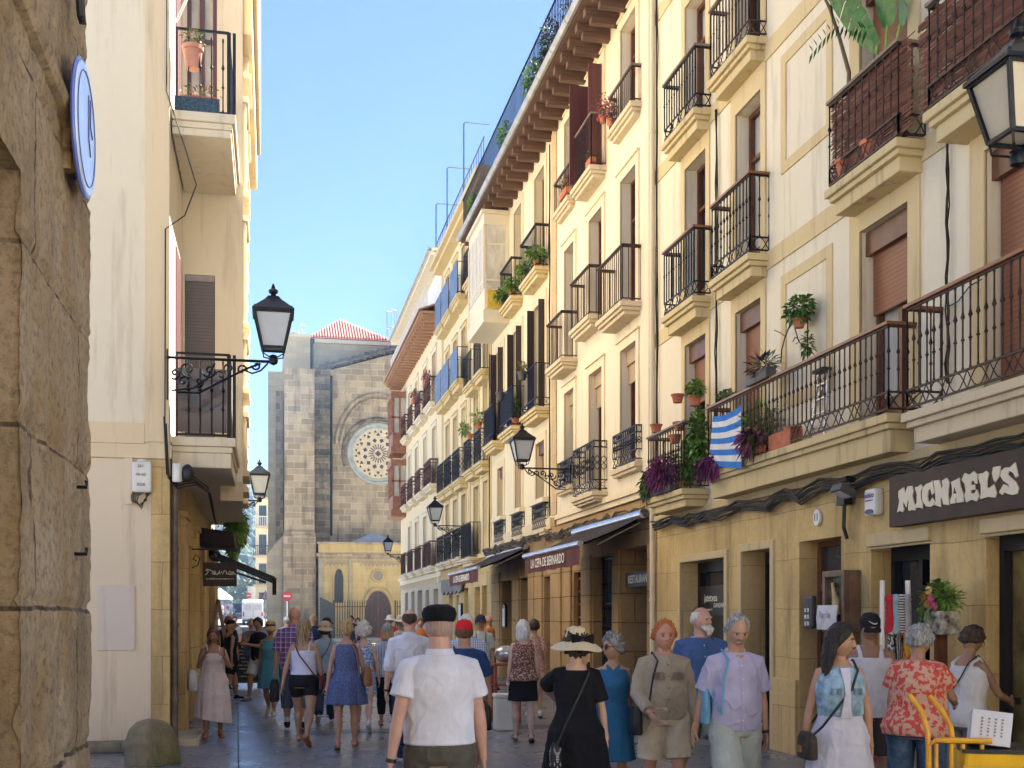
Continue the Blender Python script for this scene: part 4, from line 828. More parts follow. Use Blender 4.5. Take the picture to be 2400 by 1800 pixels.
m.build('door_moulding',M['wdoor'],do)
m=MB(); m.lathe([(.3,0),(.3,.02)],(0,0,0),20,M=Matrix.Translation((6.7,yc-.01,4.35))@Matrix.Rotation(pi/2,4,'X')); m.build('oculus_glass',mat('oculus_glass',(.2,.17,.15),.3),CH)
# iron fence and lattice gate in front of the chapel
FE=thing('iron_fence','tall black iron railing fence in front of the church chapel','fence')
yf=YC-4.2
m=MB()
for i in range(62):
    x=3.85+i*.155
    if 5.85<x<7.6: continue
    m.bar((x,yf,.42),(x,yf,2.6),.045); m.lathe([(.03,0),(.005,.16)],(x,yf,2.6),4)
m.build('bars',M['iron'],FE); m=MB()
for a,b in ((3.8,5.85),(7.6,13.5)):
    for z in (.6,2.35): m.bar((a,yf,z),(b,yf,z),.05)
for x in (3.8,5.85,7.6): m.bar((x,yf,.42),(x,yf,2.75),.09)
m.build('rail',M['rust'],FE)
m=MB(); m.prism([(2.95,.42),(3.75,.42),(3.75,2.55),(2.95,2.95)],1,yf-.02,yf+.02); tag(m.build('side_gate',mat('dark_gate',(.05,.05,.045),.7,0,.3,20)),'dark slanted gate panel at the left end of the church fence','gate')
# antennas and ladder cage on roofs
m=MB(); 
for a in range(6): m.tube([(1.0+.25*a,YC+2,20.4),(1.25+.2*a,YC+2,21.1-.1*(a%3))],.03,4)
m.bar((.9,YC+2,20.9),(2.2,YC+2,20.6),.04); m.bar((1.9,YC+2,21.2),(2.35,YC+2,21.2),.12); m.lathe([(.02,0),(.35,.18)],(1.6,YC+2.2,20.5),10); m.lathe([(.02,0),(.3,.15)],(1.15,YC+2.2,20.45),10)
tag(m.build('roof_antennas',mat('pale_antenna',(.5,.55,.62),.5)),'cluster of pale antennas and dishes on the church roof edge','antenna')
m=MB()
for k in range(5): a=k*pi/4; m.bar((8.05+.35*cos(a),YC+2.6+.3*sin(a),20.3),(8.05+.35*cos(a),YC+2.6+.3*sin(a),22.6),.03)
for z in (21.4,22.6): m.tube([(8.05+.35*cos(q*pi/6),YC+2.6+.3*sin(q*pi/6),z) for q in range(13)],.03,4)
tag(m.build('ladder_cage',mat('grey_ladder',(.3,.33,.38),.5)),'thin metal ladder cage standing on the church roof','ladder')
# ------------------------------------------------------------------ far background left of the church
YB=thing('apartment_building','yellow apartment building with green windows, far behind the church corner','building')
fY=frF(130.0); SH=3.2; B0=2.2
ops=[(-1.3,-.48,B0+SH*k,B0+2.2+SH*k) for k in range(5)]
facade(YB,fY,-1.66,12,.5,17.5,ops,M['yel4'],back=12,dep=.35)
for o in ops: window(YB,fY,*o,'door',d=.2,fm=mat('green_shutter',(.02,.05,.045),.5),pane=M['glass'],fw=.16)
m=MB(); fb(m,fY,-2.0,12,17.5005,17.9,-.5,.1)
for k in range(1,5): fb(m,fY,-1.9,1.2,B0-.35+SH*k,B0-.15+SH*k,-.65,.01)
m.build('cornice',M['yel'],YB)
for k in range(1,5):
    m=MB(); z=B0-.15+SH*k
    for i in range(16): fb(m,fY,-1.88+i*.19,-1.83+i*.19,z,z+1.05,-.62,-.58)
    fb(m,fY,-1.9,1.2,z+1.05,z+1.13,-.64,-.56); m.build('balcony',M['white'] if k==3 else M['iron'],YB)
# hill with trees
m=MB(); nx,ny=60,24; vs=[]
for i in range(nx+1):
    for j in range(ny+1):
        x=-260+i*9; y=200+j*7; s=min(1,j/ny*1.15); vs.append((x,y,1.6+38*(s**.8)*(1-.0018*abs(x+30))+noise.noise((x*.03,y*.03,0))*3*s))
m.add(vs,[(i*(ny+1)+j,(i+1)*(ny+1)+j,(i+1)*(ny+1)+j+1,i*(ny+1)+j+1) for i in range(nx) for j in range(ny)])
tag(m.build('hill',mat('hill_ground',(.03,.045,.022),.9,0,.3,.1),smooth=True),kind='structure')
tm=MB(); rr=random.Random(3)
def hz_(x,y): s=max(0,min(1,(y-200)/168*1.15)); return 1.6+38*(s**.8)*(1-.0018*abs(x+30))+noise.noise((x*.03,y*.03,0))*3*s
for k in range(1500):
    x=rr.uniform(-45,15); y=200+rr.random()**1.1*165; z=hz_(x,y); r=rr.uniform(1.0,2.2)
    for q in range(5):
        dx,dy,dz=[rr.uniform(-.7,.7)*r for _ in range(3)]; n=6; s=r*rr.uniform(.4,.7); c=(x+dx,y+dy,z+r*.8+dz*.8)
        rs=[[Vector((c[0]+s*cos(f)*cos(a*2*pi/n)*rr.uniform(.7,1.2),c[1]+s*cos(f)*sin(a*2*pi/n),c[2]+s*sin(f)*rr.uniform(.8,1.3))) for a in range(n)] for f in (-1.2,-.4,.4,1.2)]
        tm.rings(rs)
tag(tm.build('wood',mat('wood_foliage',(.04,.062,.028),.9,0,.35,.12,col2=(.016,.03,.013)),recalc=False),'wooded hillside beyond the square','wood',kind='stuff')
hz=MB(); hz.box(-420,420,-40,420,-3,46); mz=bpy.data.materials.new('haze_air'); mz.use_nodes=True; tz=mz.node_tree; tz.nodes.clear()
ov=tz.nodes.new('ShaderNodeOutputMaterial'); pv=tz.nodes.new('ShaderNodeVolumePrincipled'); pv.inputs['Color'].default_value=(.5,.72,1,1); pv.inputs['Density'].default_value=.0012; pv.inputs['Anisotropy'].default_value=.35; tz.links.new(pv.outputs[0],ov.inputs['Volume'])
tag(hz.build('haze',mz),'thin summer haze over the square','haze',kind='stuff')
# ------------------------------------------------------------------ people
TM=[(.455,.080,.058,0),(.48,.093,.068,-.004),(.52,.098,.072,-.004),(.56,.092,.066,.002),(.60,.088,.063,.004),(.66,.093,.065,.003),(.72,.098,.068,.0),(.765,.098,.063,-.003),(.797,.086,.054,-.006),(.82,.063,.046,-.008),(.838,.046,.040,-.008),(.855,.038,.037,-.006)]
TF=[(.455,.084,.062,0),(.48,.098,.074,-.006),(.52,.102,.074,-.006),(.56,.088,.064,0),(.60,.077,.056,.002),(.66,.080,.059,.004),(.71,.086,.069,.009),(.75,.085,.062,.004),(.795,.075,.050,-.002),(.818,.055,.042,-.006),(.836,.039,.035,-.006),(.85,.031,.031,-.006)]
def interp(tab,z):
    if z<=tab[0][0]: return tab[0][1:]
    for a,b in zip(tab,tab[1:]):
        if z<=b[0]: s=(z-a[0])/(b[0]-a[0]); s=s*s*(3-2*s); return tuple(a[i]+(b[i]-a[i])*s for i in (1,2,3))
    return tab[-1][1:]
def headpt(th,ph,fem=False,grow=0.0):
    cx,sx=cos(th),sin(th); cp,sp=cos(ph),sin(ph)
    x=.077*cp*sx; y=.096*cp*cx; z=.116*sp
    k=max(0,-z/.116); 
    x*=1-.30*k**1.6
    if y>0: y*=1-.08*k
    else: y*=1-.42*k**1.3; 
    if grow: return Vector((x,y,z))*(1+grow/.1)
    f=max(0,cx)*(1 if y>0 else 0)
    if f>0:
        y-=.006*exp(-((z-.06)/.03)**2)*f
        nz=max(0,1-abs((z+.024)/.034)) if z<-.024 else max(0,1-(z+.024)/.05)
        if z<-.024: nz=max(0,1-(-.024-z)/.012)
        y+=.026*exp(-(x/.0115)**2)*nz+.005*exp(-(abs(x)-.012)**2/.00005)*exp(-((z+.028)/.009)**2)
        y-=.011*exp(-((abs(x)-.032)/.015)**2-((z-.008)/.012)**2)
        y+=(.003 if fem else .006)*exp(-((z-.03)/.009)**2)*exp(-(x/.05)**2)
        y+=.006*exp(-(x/.022)**2-((z+.054)/.005)**2)+.006*exp(-(x/.02)**2-((z+.067)/.006)**2)-.004*exp(-(x/.025)**2-((z+.060)/.0025)**2)
        y+=(.008 if fem else .011)*exp(-(x/.024)**2-((z+.098)/.016)**2)
        y+=.004*exp(-((abs(x)-.045)/.016)**2-((z+.02)/.018)**2)
    return Vector((x,y,z))
SKIN={}
def skinm(k):
    cs=dict(pale=(.60,.39,.30),pink=(.58,.33,.25),tan=(.46,.265,.175),brown=(.32,.175,.11),olive=(.41,.24,.16),red=(.54,.28,.20))
    if k in SKIN: return SKIN[k]
    c=cs[k]; m,t,b=nt('skin_'+k); co=coords(t); f=noise_t(t,co,9,6,.6)
    L(t,ramp(t,f,[(.3,tuple(x*.78 for x in c)),(.6,c),(.8,(c[0]*1.1,c[1]*.93,c[2]*.9))]),b.inputs['Base Color']); b.inputs['Roughness'].default_value=.5
    b.inputs['Subsurface Weight'].default_value=.08; b.inputs['Subsurface Radius'].default_value=(.02,.006,.003); bump(t,b,noise_t(t,co,160,3),.12,.002); SKIN[k]=m; return m
def hairm(name,c1,c2,sc=70):
    if name in MATS: return MATS[name]
    m,t,b=nt(name); f=noise_t(t,coords(t,(sc,sc,sc*.07)),1,4,.6); L(t,ramp(t,f,[(.35,c1),(.65,c2)]),b.inputs['Base Color']); b.inputs['Roughness'].default_value=.62; b.inputs['Specular IOR Level'].default_value=.3; bump(t,b,f,.7,.006); MATS[name]=m; return m
H=dict(stubble=hairm('stubble_hair',(.30,.19,.15),(.42,.30,.25)),black=hairm('black_hair',(.008,.007,.008),(.04,.032,.03)),dark=hairm('dark_brown_hair',(.02,.013,.009),(.08,.05,.035)),grey=hairm('grey_hair',(.13,.135,.14),(.42,.43,.44)),white=hairm('white_hair',(.45,.44,.42),(.78,.76,.72)),
 blond=hairm('blond_hair',(.25,.15,.06),(.58,.42,.23)),red=hairm('ginger_hair',(.27,.07,.02),(.5,.17,.06)),mixed=hairm('streaked_hair',(.06,.035,.02),(.45,.31,.17)),pepper=hairm('pepper_hair',(.07,.07,.075),(.34,.34,.35)),brown=hairm('brown_hair',(.07,.035,.018),(.17,.09,.05)))
def cloth(name,c,rough=.85,var=.1,sc=5,bs=.25,sheen=0):
    if name in MATS: return MATS[name]
    m,t,b=nt(name); co=coords(t); f=noise_t(t,co,sc,5,.6); L(t,ramp(t,f,[(.3,tuple(x*(1-var*1.6) for x in c)),(.7,tuple(min(1,x*(1+var)) for x in c))]),b.inputs['Base Color'])
    b.inputs['Roughness'].default_value=rough; b.inputs['Specular IOR Level'].default_value=.25
    fold=noise_t(t,coords(t,(1,1,.55)),16,4,.55); bump(t,b,fold,bs*2,.02)
    MATS[name]=m; return m
def pattern(name,base,cols,scale=60,thr=.52,kind='noise',rough=.85):
    m,t,b=nt(name); co=coords(t); c=None; last=base
    for i,cc in enumerate(cols):
        if kind=='vor': v=N(t,'ShaderNodeTexVoronoi'); v.inputs['Scale'].default_value=scale*(1+.35*i); L(t,co,v.inputs['Vector']); f=v.outputs['Distance']; r=ramp(t,f,[(.0,1.0),(thr,1.0),(thr+.06,0.0)])
        else: f=noise_t(t,coords(t,(1,1,1),(i,i,0)),scale*(1+.3*i),3,.5); r=ramp(t,f,[(thr-.02,0.0),(thr+.02,1.0)])
        last=mixc(t,r,last,cc)
    L(t,last,b.inputs['Base Color']); b.inputs['Roughness'].default_value=rough; bump(t,b,noise_t(t,co,14,4),.5,.015); MATS[name]=m; return m
def checks(name,base,c1,c2,sx=28,wx=.45):
    m,t,b=nt(name); tc=N(t,'ShaderNodeTexCoord'); sp=N(t,'ShaderNodeSeparateXYZ'); L(t,tc.outputs['Object'],sp.inputs[0]); last=base
    def line(axis,s,w,ph):
        mu=N(t,'ShaderNodeMath',operation='MULTIPLY_ADD'); L(t,sp.outputs[axis],mu.inputs[0]); mu.inputs[1].default_value=s; mu.inputs[2].default_value=ph+50
        fr=N(t,'ShaderNodeMath',operation='FRACT'); L(t,mu.outputs[0],fr.inputs[0]); lt_=N(t,'ShaderNodeMath',operation='LESS_THAN'); L(t,fr.outputs[0],lt_.inputs[0]); lt_.inputs[1].default_value=w; return lt_.outputs[0]
    def hf(x): n=N(t,'ShaderNodeMath',operation='MULTIPLY'); L(t,x,n.inputs[0]); n.inputs[1].default_value=.6; return n.outputs[0]
    if c1: last=mixc(t,hf(line('Z',sx,wx,0)),last,c1); last=mixc(t,hf(line('X',sx,wx,0)),last,c1)
    if c2: last=mixc(t,hf(line('Z',sx,.14,.6)),last,c2); last=mixc(t,hf(line('X',sx,.14,.6)),last,c2)
    L(t,last,b.inputs['Base Color']); b.inputs['Roughness'].default_value=.85; bump(t,b,noise_t(t,tc.outputs['Object'],14,4),.5,.015); MATS[name]=m; return m
def stripes(name,a,b_,s,w,axis='X'):
    m,t,b=nt(name); tc=N(t,'ShaderNodeTexCoord'); sp=N(t,'ShaderNodeSeparateXYZ'); L(t,tc.outputs['Object'],sp.inputs[0])
    mu=N(t,'ShaderNodeMath',operation='MULTIPLY_ADD'); L(t,sp.outputs[axis],mu.inputs[0]); mu.inputs[1].default_value=s; mu.inputs[2].default_value=50
    fr=N(t,'ShaderNodeMath',operation='FRACT'); L(t,mu.outputs[0],fr.inputs[0]); g=N(t,'ShaderNodeMath',operation='LESS_THAN'); L(t,fr.outputs[0],g.inputs[0]); g.inputs[1].default_value=w
    L(t,mixc(t,g.outputs[0],a,b_),b.inputs['Base Color']); b.inputs['Roughness'].default_value=.85; bump(t,b,noise_t(t,tc.outputs['Object'],14,4),.5,.015); MATS[name]=m; return m
def D(pitch,side=0,):          # direction: pitch deg forward from straight down, side deg outward
    a=radians(pitch); b=radians(side); return Vector((sin(b)*cos(a),sin(a)*1.0,-cos(a)*cos(b))).normalized()
class Person:
    def __init__(s,label,px,d,h,rot=0,**k):
        s.k=k; s.h=h; s.g=k.get; x,y=gp(px,d); s.fem=k.get('fem',False); s.b=k.get('b',1.0); s.seed=R.random()*50; s.far=d>14.5
        s.vox=.007 if d<13 else (.0095 if d<20 else .014)
        s.root=thing('person',label,'person',(x,y,gz(y)+.004),radians(rot),k.get('group','people walking in the street')); s.pose(); s.body()
    def up(s,p):                # lean of the upper body about the hips
        p=Vector(p); piv=Vector((0,0,.52*s.h)); q=Matrix.Rotation(radians(-s.g('lean',0)),3,'X')@(p-piv)+piv+Vector((0,0,s.dz))
        return q
    def pose(s):
        h=s.h; g=s.g; st=g('legs','stand'); 
        L_={'stand':((1,3,-3,0),(-1,3,-1,0)),'walk':((22,1,6,0),(-12,1,-38,38)),'walk2':((-10,1,-40,40),(20,1,4,0)),'small':((10,1,2,0),(-7,1,-16,14)),'small2':((-6,1,-14,12),(9,1,1,0)),'sit':((85,6,0,0),(85,6,0,0))}[st]
        s.legs=[]; low=9
        for sd,(tp,sdw,sp_,ft) in zip((-1,1),L_):
            hip=Vector((sd*.052*h*s.b,0,.50*h)); kn=hip+Vector((D(tp,0).x+sd*sin(radians(sdw)),D(tp).y,D(tp).z)).normalized()*.235*h; an=kn+D(sp_).normalized()*.222*h
            s.legs.append([hip,kn,an,ft,sd]); low=min(low,an.z-.045*h if ft<8 else an.z-(.108*sin(radians(ft))+.031*cos(radians(ft))+.012)*h)
        s.dz=-low
        for l in s.legs:
            for i in range(3): l[i]=l[i]+Vector((0,0,s.dz))
        A=g('arms',((0,8,12,6),(0,8,12,6))); s.arms=[]
        for sd,(up_,so_,fp,fs_) in zip((-1,1),A):
            w=(.094 if not s.fem else .081)*h*(.55+.45*s.b)
            sh=Vector((sd*w,-.004*h,.790*h)); ud=Vector((sd*sin(radians(so_)),sin(radians(up_)),-cos(radians(up_))*cos(radians(so_)))).normalized()
            fd=Vector((sd*sin(radians(fs_)),sin(radians(fp)),-cos(radians(fp))*max(.1,cos(radians(fs_))))).normalized() if abs(fp)<90 else Vector((sd*sin(radians(fs_)),sin(radians(fp)),-cos(radians(fp)))).normalized()
            e=sh+ud*.172*h; w_=e+fd*.148*h; s.arms.append([s.up(sh),s.up(e),s.up(w_),(s.up(w_)-s.up(e)).normalized(),sd])
        s.hc=s.up((0,.012*h+g('hf',0)*.01,.925*h)); s.HM=Matrix.Translation(s.hc)@Matrix.Rotation(radians(g('turn',0)),4,'Z')@Matrix.Rotation(radians(-g('nod',0)),4,'X')@Matrix.Scale((h*.125/.228*g('hs',1.0)+.06)*1.05,4)
    def torso(s,mb,z0,z1,inf,belly=0,n=22,flare=0,steps=13):
        rs=[]; h=s.h; T=TF if s.fem else TM
        for i in range(steps+1):
            z=z0+(z1-z0)*i/steps; rx,ry,yo=interp(T,z); bl=s.g('belly',0)*exp(-((z-.6)/.07)**2); fl=flare*max(0,(.62-z))
            k=s.b if z<.78 else s.b*.5+.5
            a=rx*h*k+inf+bl*.5+fl; b=ry*h*k+inf+bl*.5+fl; yc=yo*h+bl*.45
            rs.append([s.up((a*cos(q*2*pi/n)*(1 if abs(cos(q*2*pi/n))<.7 else 1),yc+b*sin(q*2*pi/n),z*h)) for q in range(n)])
        mb.rings(rs)
    def hand(s,mb,arm):
        sh,e,w,fd,sd=arm; h=s.h; k=h/1.7; up=Vector((0,1,0)); 
        pn=Vector((sd,0,0)); pn=(pn-fd*pn.dot(fd)).normalized(); lat=fd.cross(pn).normalized()*(1 if True else -1)
        if lat.y<0: lat=-lat                                  # towards the thumb (forward)
        c=w+fd*.045*k
        m=Matrix((lat,pn,fd)).transposed()
        mb.ell(c,.038*k,.016*k,.052*k,12,8,M=m)
        curl=s.g('curl',.55)
        for i,(o,l) in enumerate(((.028,.068),(.010,.078),(-.009,.073),(-.026,.058))):
            b0=c+lat*o*k+fd*.03*k; d1=(fd-pn*curl*.35).normalized(); d2=(fd-pn*curl*1.0).normalized(); d3=(fd-pn*curl*1.9).normalized()
            p1=b0+d1*l*.5*k; p2=p1+d2*l*.33*k; p3=p2+d3*l*.28*k
            mb.tube([b0,p1,p2,p3],[.0098*k,.0092*k,.0083*k,.0065*k],7)
        t0=c+lat*.03*k-fd*.02*k; t1=t0+(lat*.7+fd*.6-pn*.3).normalized()*.036*k; t2=t1+(lat*.1+fd*1-pn*.5).normalized()*.032*k
        mb.tube([t0,t1,t2],[.013*k,.011*k,.008*k],7)
    def body(s):
        h=s.h; g=s.g; mb=MB(); s.torso(mb,.455,.838,0); b=.55+.45*s.b
        nb=s.up((0,-.008*h,.82*h)); r=(.036 if not s.fem else .029)*h*(.6+.4*s.b)
        hb=s.hc+Vector((0,-.012*h,-.035*h)); mb.tube([nb,(nb+hb)/2,hb],[r*1.15,r,r*.98],14)
        k=.85 if s.fem else 1
        for sh,e,w,fd,sd in s.arms:
            mb.tube([sh+Vector((-sd*.04*h,0,.012*h)),sh+Vector((0,0,-.002*h)),sh+(e-sh)*.35,sh+(e-sh)*.8,e,e+(w-e)*.25,e+(w-e)*.75,w,w+fd*.02],[.020*h*b,.029*h*b*k,.0285*h*b*k,.023*h*b*k,.0215*h*b*k,.0225*h*b*k,.0165*h*b*k,.0145*h*b,.0145*h*b],12)
        for a in s.arms: s.hand(mb,a)
        bare=g('bare',True)
        for hip,kn,an,ft,sd in s.legs:
            d=kn-hip; q=an-kn; bk=Vector((0,-1,0))
            mb.tube([hip+Vector((0,0,.02*h)),hip+d*.15,hip+d*.5,hip+d*.9,kn,kn+q*.12,kn+q*.32+bk*.006*h,kn+q*.6+bk*.003*h,kn+q*.88,an,an+q.normalized()*.02*h],[.054*h*b,.056*h*b,.046*h*b,.034*h*b,.032*h*b,.030*h*b,.034*h*b,.026*h*b,.0185*h*b,.0185*h*b,.02*h*b],14)
            s.foot(mb,an,ft,sd,0)
        n,m=(52,44) if s.vox<.009 else (34,28); hd=MB(); rs=[]
        for j in range(m+1):
            ph=-pi/2+pi*(j+.02)/(m+.04); rs.append([s.HM@headpt(2*pi*i/n,ph,s.fem) for i in range(n)])
        mb.tube([s.hc-Vector((0,0,.03)),s.hc+Vector((0,0,.03))],.05,12)
        hd.rings(rs)
        for sd in (-1,1): hd.ell(s.HM@Vector((sd*.074,-.008,-.006)),.009,.018,.03,10,8,M=s.HM.to_3x3().normalized())
        me=fuse(mb,s.vox,1); bm=bmesh.new(); bm.from_mesh(me); vs=[bm.verts.new(v) for v in hd.v]
        for f in hd.f: bm.faces.new([vs[i] for i in f])
        bm.to_mesh(me); bm.free(); s.bodyo=mesh_obj('body',me,skinm(g('skin','tan')),s.root)
        if g('face',0): s.face()
    def foot(s,mb,an,ft,sd,inf,kind=0):
        h=s.h; a=radians(-ft); f=Vector((sd*.12,cos(a),sin(a))).normalized(); dn=Vector((0,sin(a),-cos(a))) ; sole=an+dn*.03*h
        heel=an-f*.028*h+dn*.024*h
        pts=[heel-f*.008*h,heel,an+f*.012*h+dn*.014*h,an+f*.055*h+dn*.024*h,an+f*.09*h+dn*.029*h,an+f*.108*h+dn*.031*h]
        mb.tube(pts,[.011*h+inf,.019*h+inf,.022*h+inf,.021*h+inf,.019*h+inf,.010*h+inf],12,flat=.72)
        return f,dn
    def face(s):
        e=MB(); p=MB(); br=MB(); F=s.HM
        for sd in (-1,1):
            o=MB(); c=F@Vector((sd*.031,.076,.008)); o.ell(c,.0145,.0115,.0088,10,8,M=F.to_3x3().normalized()); eo=o.build('eye',cloth('eye_white',(.55,.5,.46),.3),s.root,smooth=True)
            i=MB(); c=F@Vector((sd*.031,.0845,.008)); i.ell(c,.0075,.005,.008,8,6,M=F.to_3x3().normalized()); i.build('iris',M['black'],eo)
            b=MB(); b.tube([F@Vector((sd*.014,.094,.026)),F@Vector((sd*.031,.092,.031)),F@Vector((sd*.047,.080,.026))],[.0042,.0055,.003],6); b.build('eyebrow',H[s.g('brow',s.g('hair','dark'))] if s.g('brow',s.g('hair','dark')) in H else H['dark'],s.root)
            l=MB(); l.tube([F@Vector((sd*.018,.0835,.0145)),F@Vector((sd*.031,.0875,.017)),F@Vector((sd*.044,.078,.013))],.0022,5); l.build('eyelid',cloth('lid_shade',(.2,.09,.06),.6),s.root)
        m=MB(); m.tube([F@Vector((-.024,.081,-.061)),F@Vector((-.010,.0915,-.058)),F@Vector((0,.0925,-.0595)),F@Vector((.010,.0915,-.058)),F@Vector((.024,.081,-.061))],[.0015,.0045,.005,.0045,.0015],6); m.build('mouth',cloth('lips',(.42,.13,.11),.4),s.root)
    # ---- clothes
    def shirt(s,m,sleeve=.55,z0=.47,z1=.832,inf=.012,flare=.0,collar=True,name='shirt',open_neck=0,amp=.004,cuff=.012):
        h=s.h; mb=MB(); s.torso(mb,z0,z1,inf,flare=flare,steps=16); b=.55+.45*s.b; k=.9 if s.fem else 1
        if sleeve:
            for sh,e,w,fd,sd in s.arms:
                pts=[sh+Vector((-sd*.045*h,0,.012*h)),sh+Vector((0,0,-.003*h))]; r=[.020*h*b+inf,.029*h*b*k+inf]
                if sleeve<=1: pts+=[sh+(e-sh)*sleeve*.5,sh+(e-sh)*sleeve]; r+=[.031*h*b*k+inf+.002,.029*h*b*k+inf+cuff*.6]
                else: pts+=[sh+(e-sh)*.5,e,e+(w-e)*(sleeve-1)*.5,e+(w-e)*(sleeve-1)]; r+=[.029*h*b*k+inf,.025*h*b*k+inf,.022*h*b*k+inf,.02*h*b*k+inf]
                mb.tube(pts,r,14)
        me=fuse(mb,max(s.vox,.0085),2,amp,11,s.seed); o=mesh_obj(name,me,m,s.root)
        if collar:
            c=MB(); nb=s.up((0,-.010*h,.828*h)); 
            rr=(.042 if not s.fem else .036)*h*(.6+.4*s.b); n=20; up=(s.up((0,0,.9*h))-s.up((0,0,.8*h))).normalized()
            def ring(r,dz): return [nb+Vector((r*cos(q*2*pi/n),r*sin(q*2*pi/n)*.95,dz+ (-.014*h if sin(q*2*pi/n)>.55 else 0))) for q in range(n)]
            c.rings([ring(rr*1.28,-.004*h),ring(rr*1.12,.012*h),ring(rr*1.0,.024*h),ring(rr*.93,.022*h)],cap=False); c.build('collar',m,o,smooth=True,recalc=False)
            if collar=='front':
                for sd in (-1,1): c=MB(); c.rings([[nb+Vector((sd*.008,rr*1.25,-.012*h)),nb+Vector((sd*.06,rr*.75,.012*h)),nb+Vector((sd*.055,rr*1.1,-.02*h))],[nb+Vector((sd*.012,rr*1.4,-.03*h)),nb+Vector((sd*.062,rr*.85,.006*h)),nb+Vector((sd*.05,rr*1.45,-.04*h))]]); c.build('collar_point',m,o)
                pk=MB(); y=lambda z:(interp(TM,z)[1]*h*s.b+inf+interp(TM,z)[2]*h+s.g('belly',0)*exp(-((z-.6)/.07)**2)*.95)
                pk.rings([[s.up((-.012,y(z)-.002,z*h)),s.up((.012,y(z)-.002,z*h)),s.up((.012,y(z)+.005,z*h)),s.up((-.012,y(z)+.005,z*h))] for z in [z0+.01+i*(.30)/10 for i in range(11)]]); pk.build('placket',m,o)
                bt=MB()
                for i in range(5): z=z0+.05+i*.06; bt.ell(s.up((0,y(z)+.007,z*h)),.006,.004,.006,6,4)
                bt.build('buttons',M['greybox'] if not s.g('dkb') else M['brown'],o)
        return o
    def tank(s,m,z0=.5,z1=.765,inf=.009,name='top',flare=0,straps=True,amp=.003):
        h=s.h; mb=MB(); s.torso(mb,z0,z1,inf,flare=flare,steps=14)
        if straps:
            for sd in (-1,1):
                x=.052*h*s.b; T=TF if s.fem else TM
                y1=interp(T,.765)[1]*h*s.b+interp(T,.765)[2]*h; y0=-interp(T,.765)[1]*h*s.b+interp(T,.765)[2]*h
                mb.tube([s.up((sd*x*.95,y1*.9,.75*h)),s.up((sd*x*.95,y1*.75,.79*h)),s.up((sd*x*1.0,0,.832*h)),s.up((sd*x*.95,y0*.8,.80*h)),s.up((sd*x*.9,y0*.95,.75*h))],(straps if isinstance(straps,float) else .016),8)
        me=fuse(mb,max(s.vox,.0085),2,amp,10,s.seed); return mesh_obj(name,me,m,s.root)
    def legwear(s,m,f=.8,z1=.605,inf=.01,name='trousers',loose=.006,amp=.004):
        h=s.h; mb=MB(); T=s.g('belly',0); s.torso(mb,.46,z1,inf,steps=8); b=.55+.45*s.b
        for hip,kn,an,ft,sd in s.legs:
            d=kn-hip; q=an-kn
            P=[hip+Vector((0,0,.02*h)),hip+d*.15]; r=[.056*h*b+inf,.058*h*b+inf]
            if f<=1: P+=[hip+d*f*.6,hip+d*f]; r+=[.05*h*b+inf+loose*.6,(.046-.008*f)*h*b+inf+loose*1.6]
            else: P+=[hip+d*.5,kn,kn+q*(f-1)*.5,kn+q*(f-1)]; r+=[.048*h*b+inf,.036*h*b+inf+loose,.035*h*b+inf+loose,.026*h*b+inf+loose*1.5]
            mb.tube(P,r,16)
        me=fuse(mb,max(s.vox,.0085),2,amp,12,s.seed+3); return mesh_obj(name,me,m,s.root)
    def skirt(s,m,z1=.60,z0=.3,w0=.0,w1=.05,name='skirt',folds=9,top=None,inf=.012,amp=.003,straps=False,neck=None,slv=0,skew=0):
        h=s.h; mb=MB(); n=48; rs=[]; T=TF if s.fem else TM
        for i in range(15):
            t=i/14; z=z1+(z0-z1)*t; zz=max(z,.47); rx,ry,yo=interp(T,zz); rx,ry=max(rx,interp(T,.5)[0]*min(1,t*3)),max(ry,interp(T,.5)[1]*min(1,t*3)); fl=w1*t*h; rg=[]
            cy=(s.legs[0][1].y+s.legs[1][1].y)/2*t
            for q in range(n):
                a=2*pi*q/n; fo=1+.07*t*sin(folds*a+s.seed)+.03*t*sin(folds*2.3*a)
                zq=(z+skew*t*cos(a))*h+s.dz
                rg.append(Vector(((rx*h*s.b+inf+fl)*cos(a)*fo,(yo*h+cy)+(ry*h*s.b+inf+fl*.85)*sin(a)*fo,zq)))
            rs.append(rg)
        mb.rings(rs)
        if top:
            s.torso(mb,z1-.03,top,inf,steps=12)
            if slv:
                for sh,e,w,fd,sd in s.arms: mb.tube([sh+Vector((-sd*.045*h,0,.012*h)),sh+Vector((0,0,-.003*h)),sh+(e-sh)*slv*.5,sh+(e-sh)*slv],[.02*h+inf,.029*h+inf,.031*h+inf+.003,.031*h+inf+.008],14)
            if straps:
                for sd in (-1,1): mb.tube([s.up((sd*.05*h,.05*h,.74*h)),s.up((sd*.052*h,.045*h,.79*h)),s.up((sd*.052*h,0,.832*h)),s.up((sd*.05*h,-.04*h,.8*h)),s.up((sd*.048*h,-.05*h,.75*h))],straps,8)
        me=fuse(mb,max(s.vox,.0085),2,amp,10,s.seed); return mesh_obj(name,me,m,s.root)
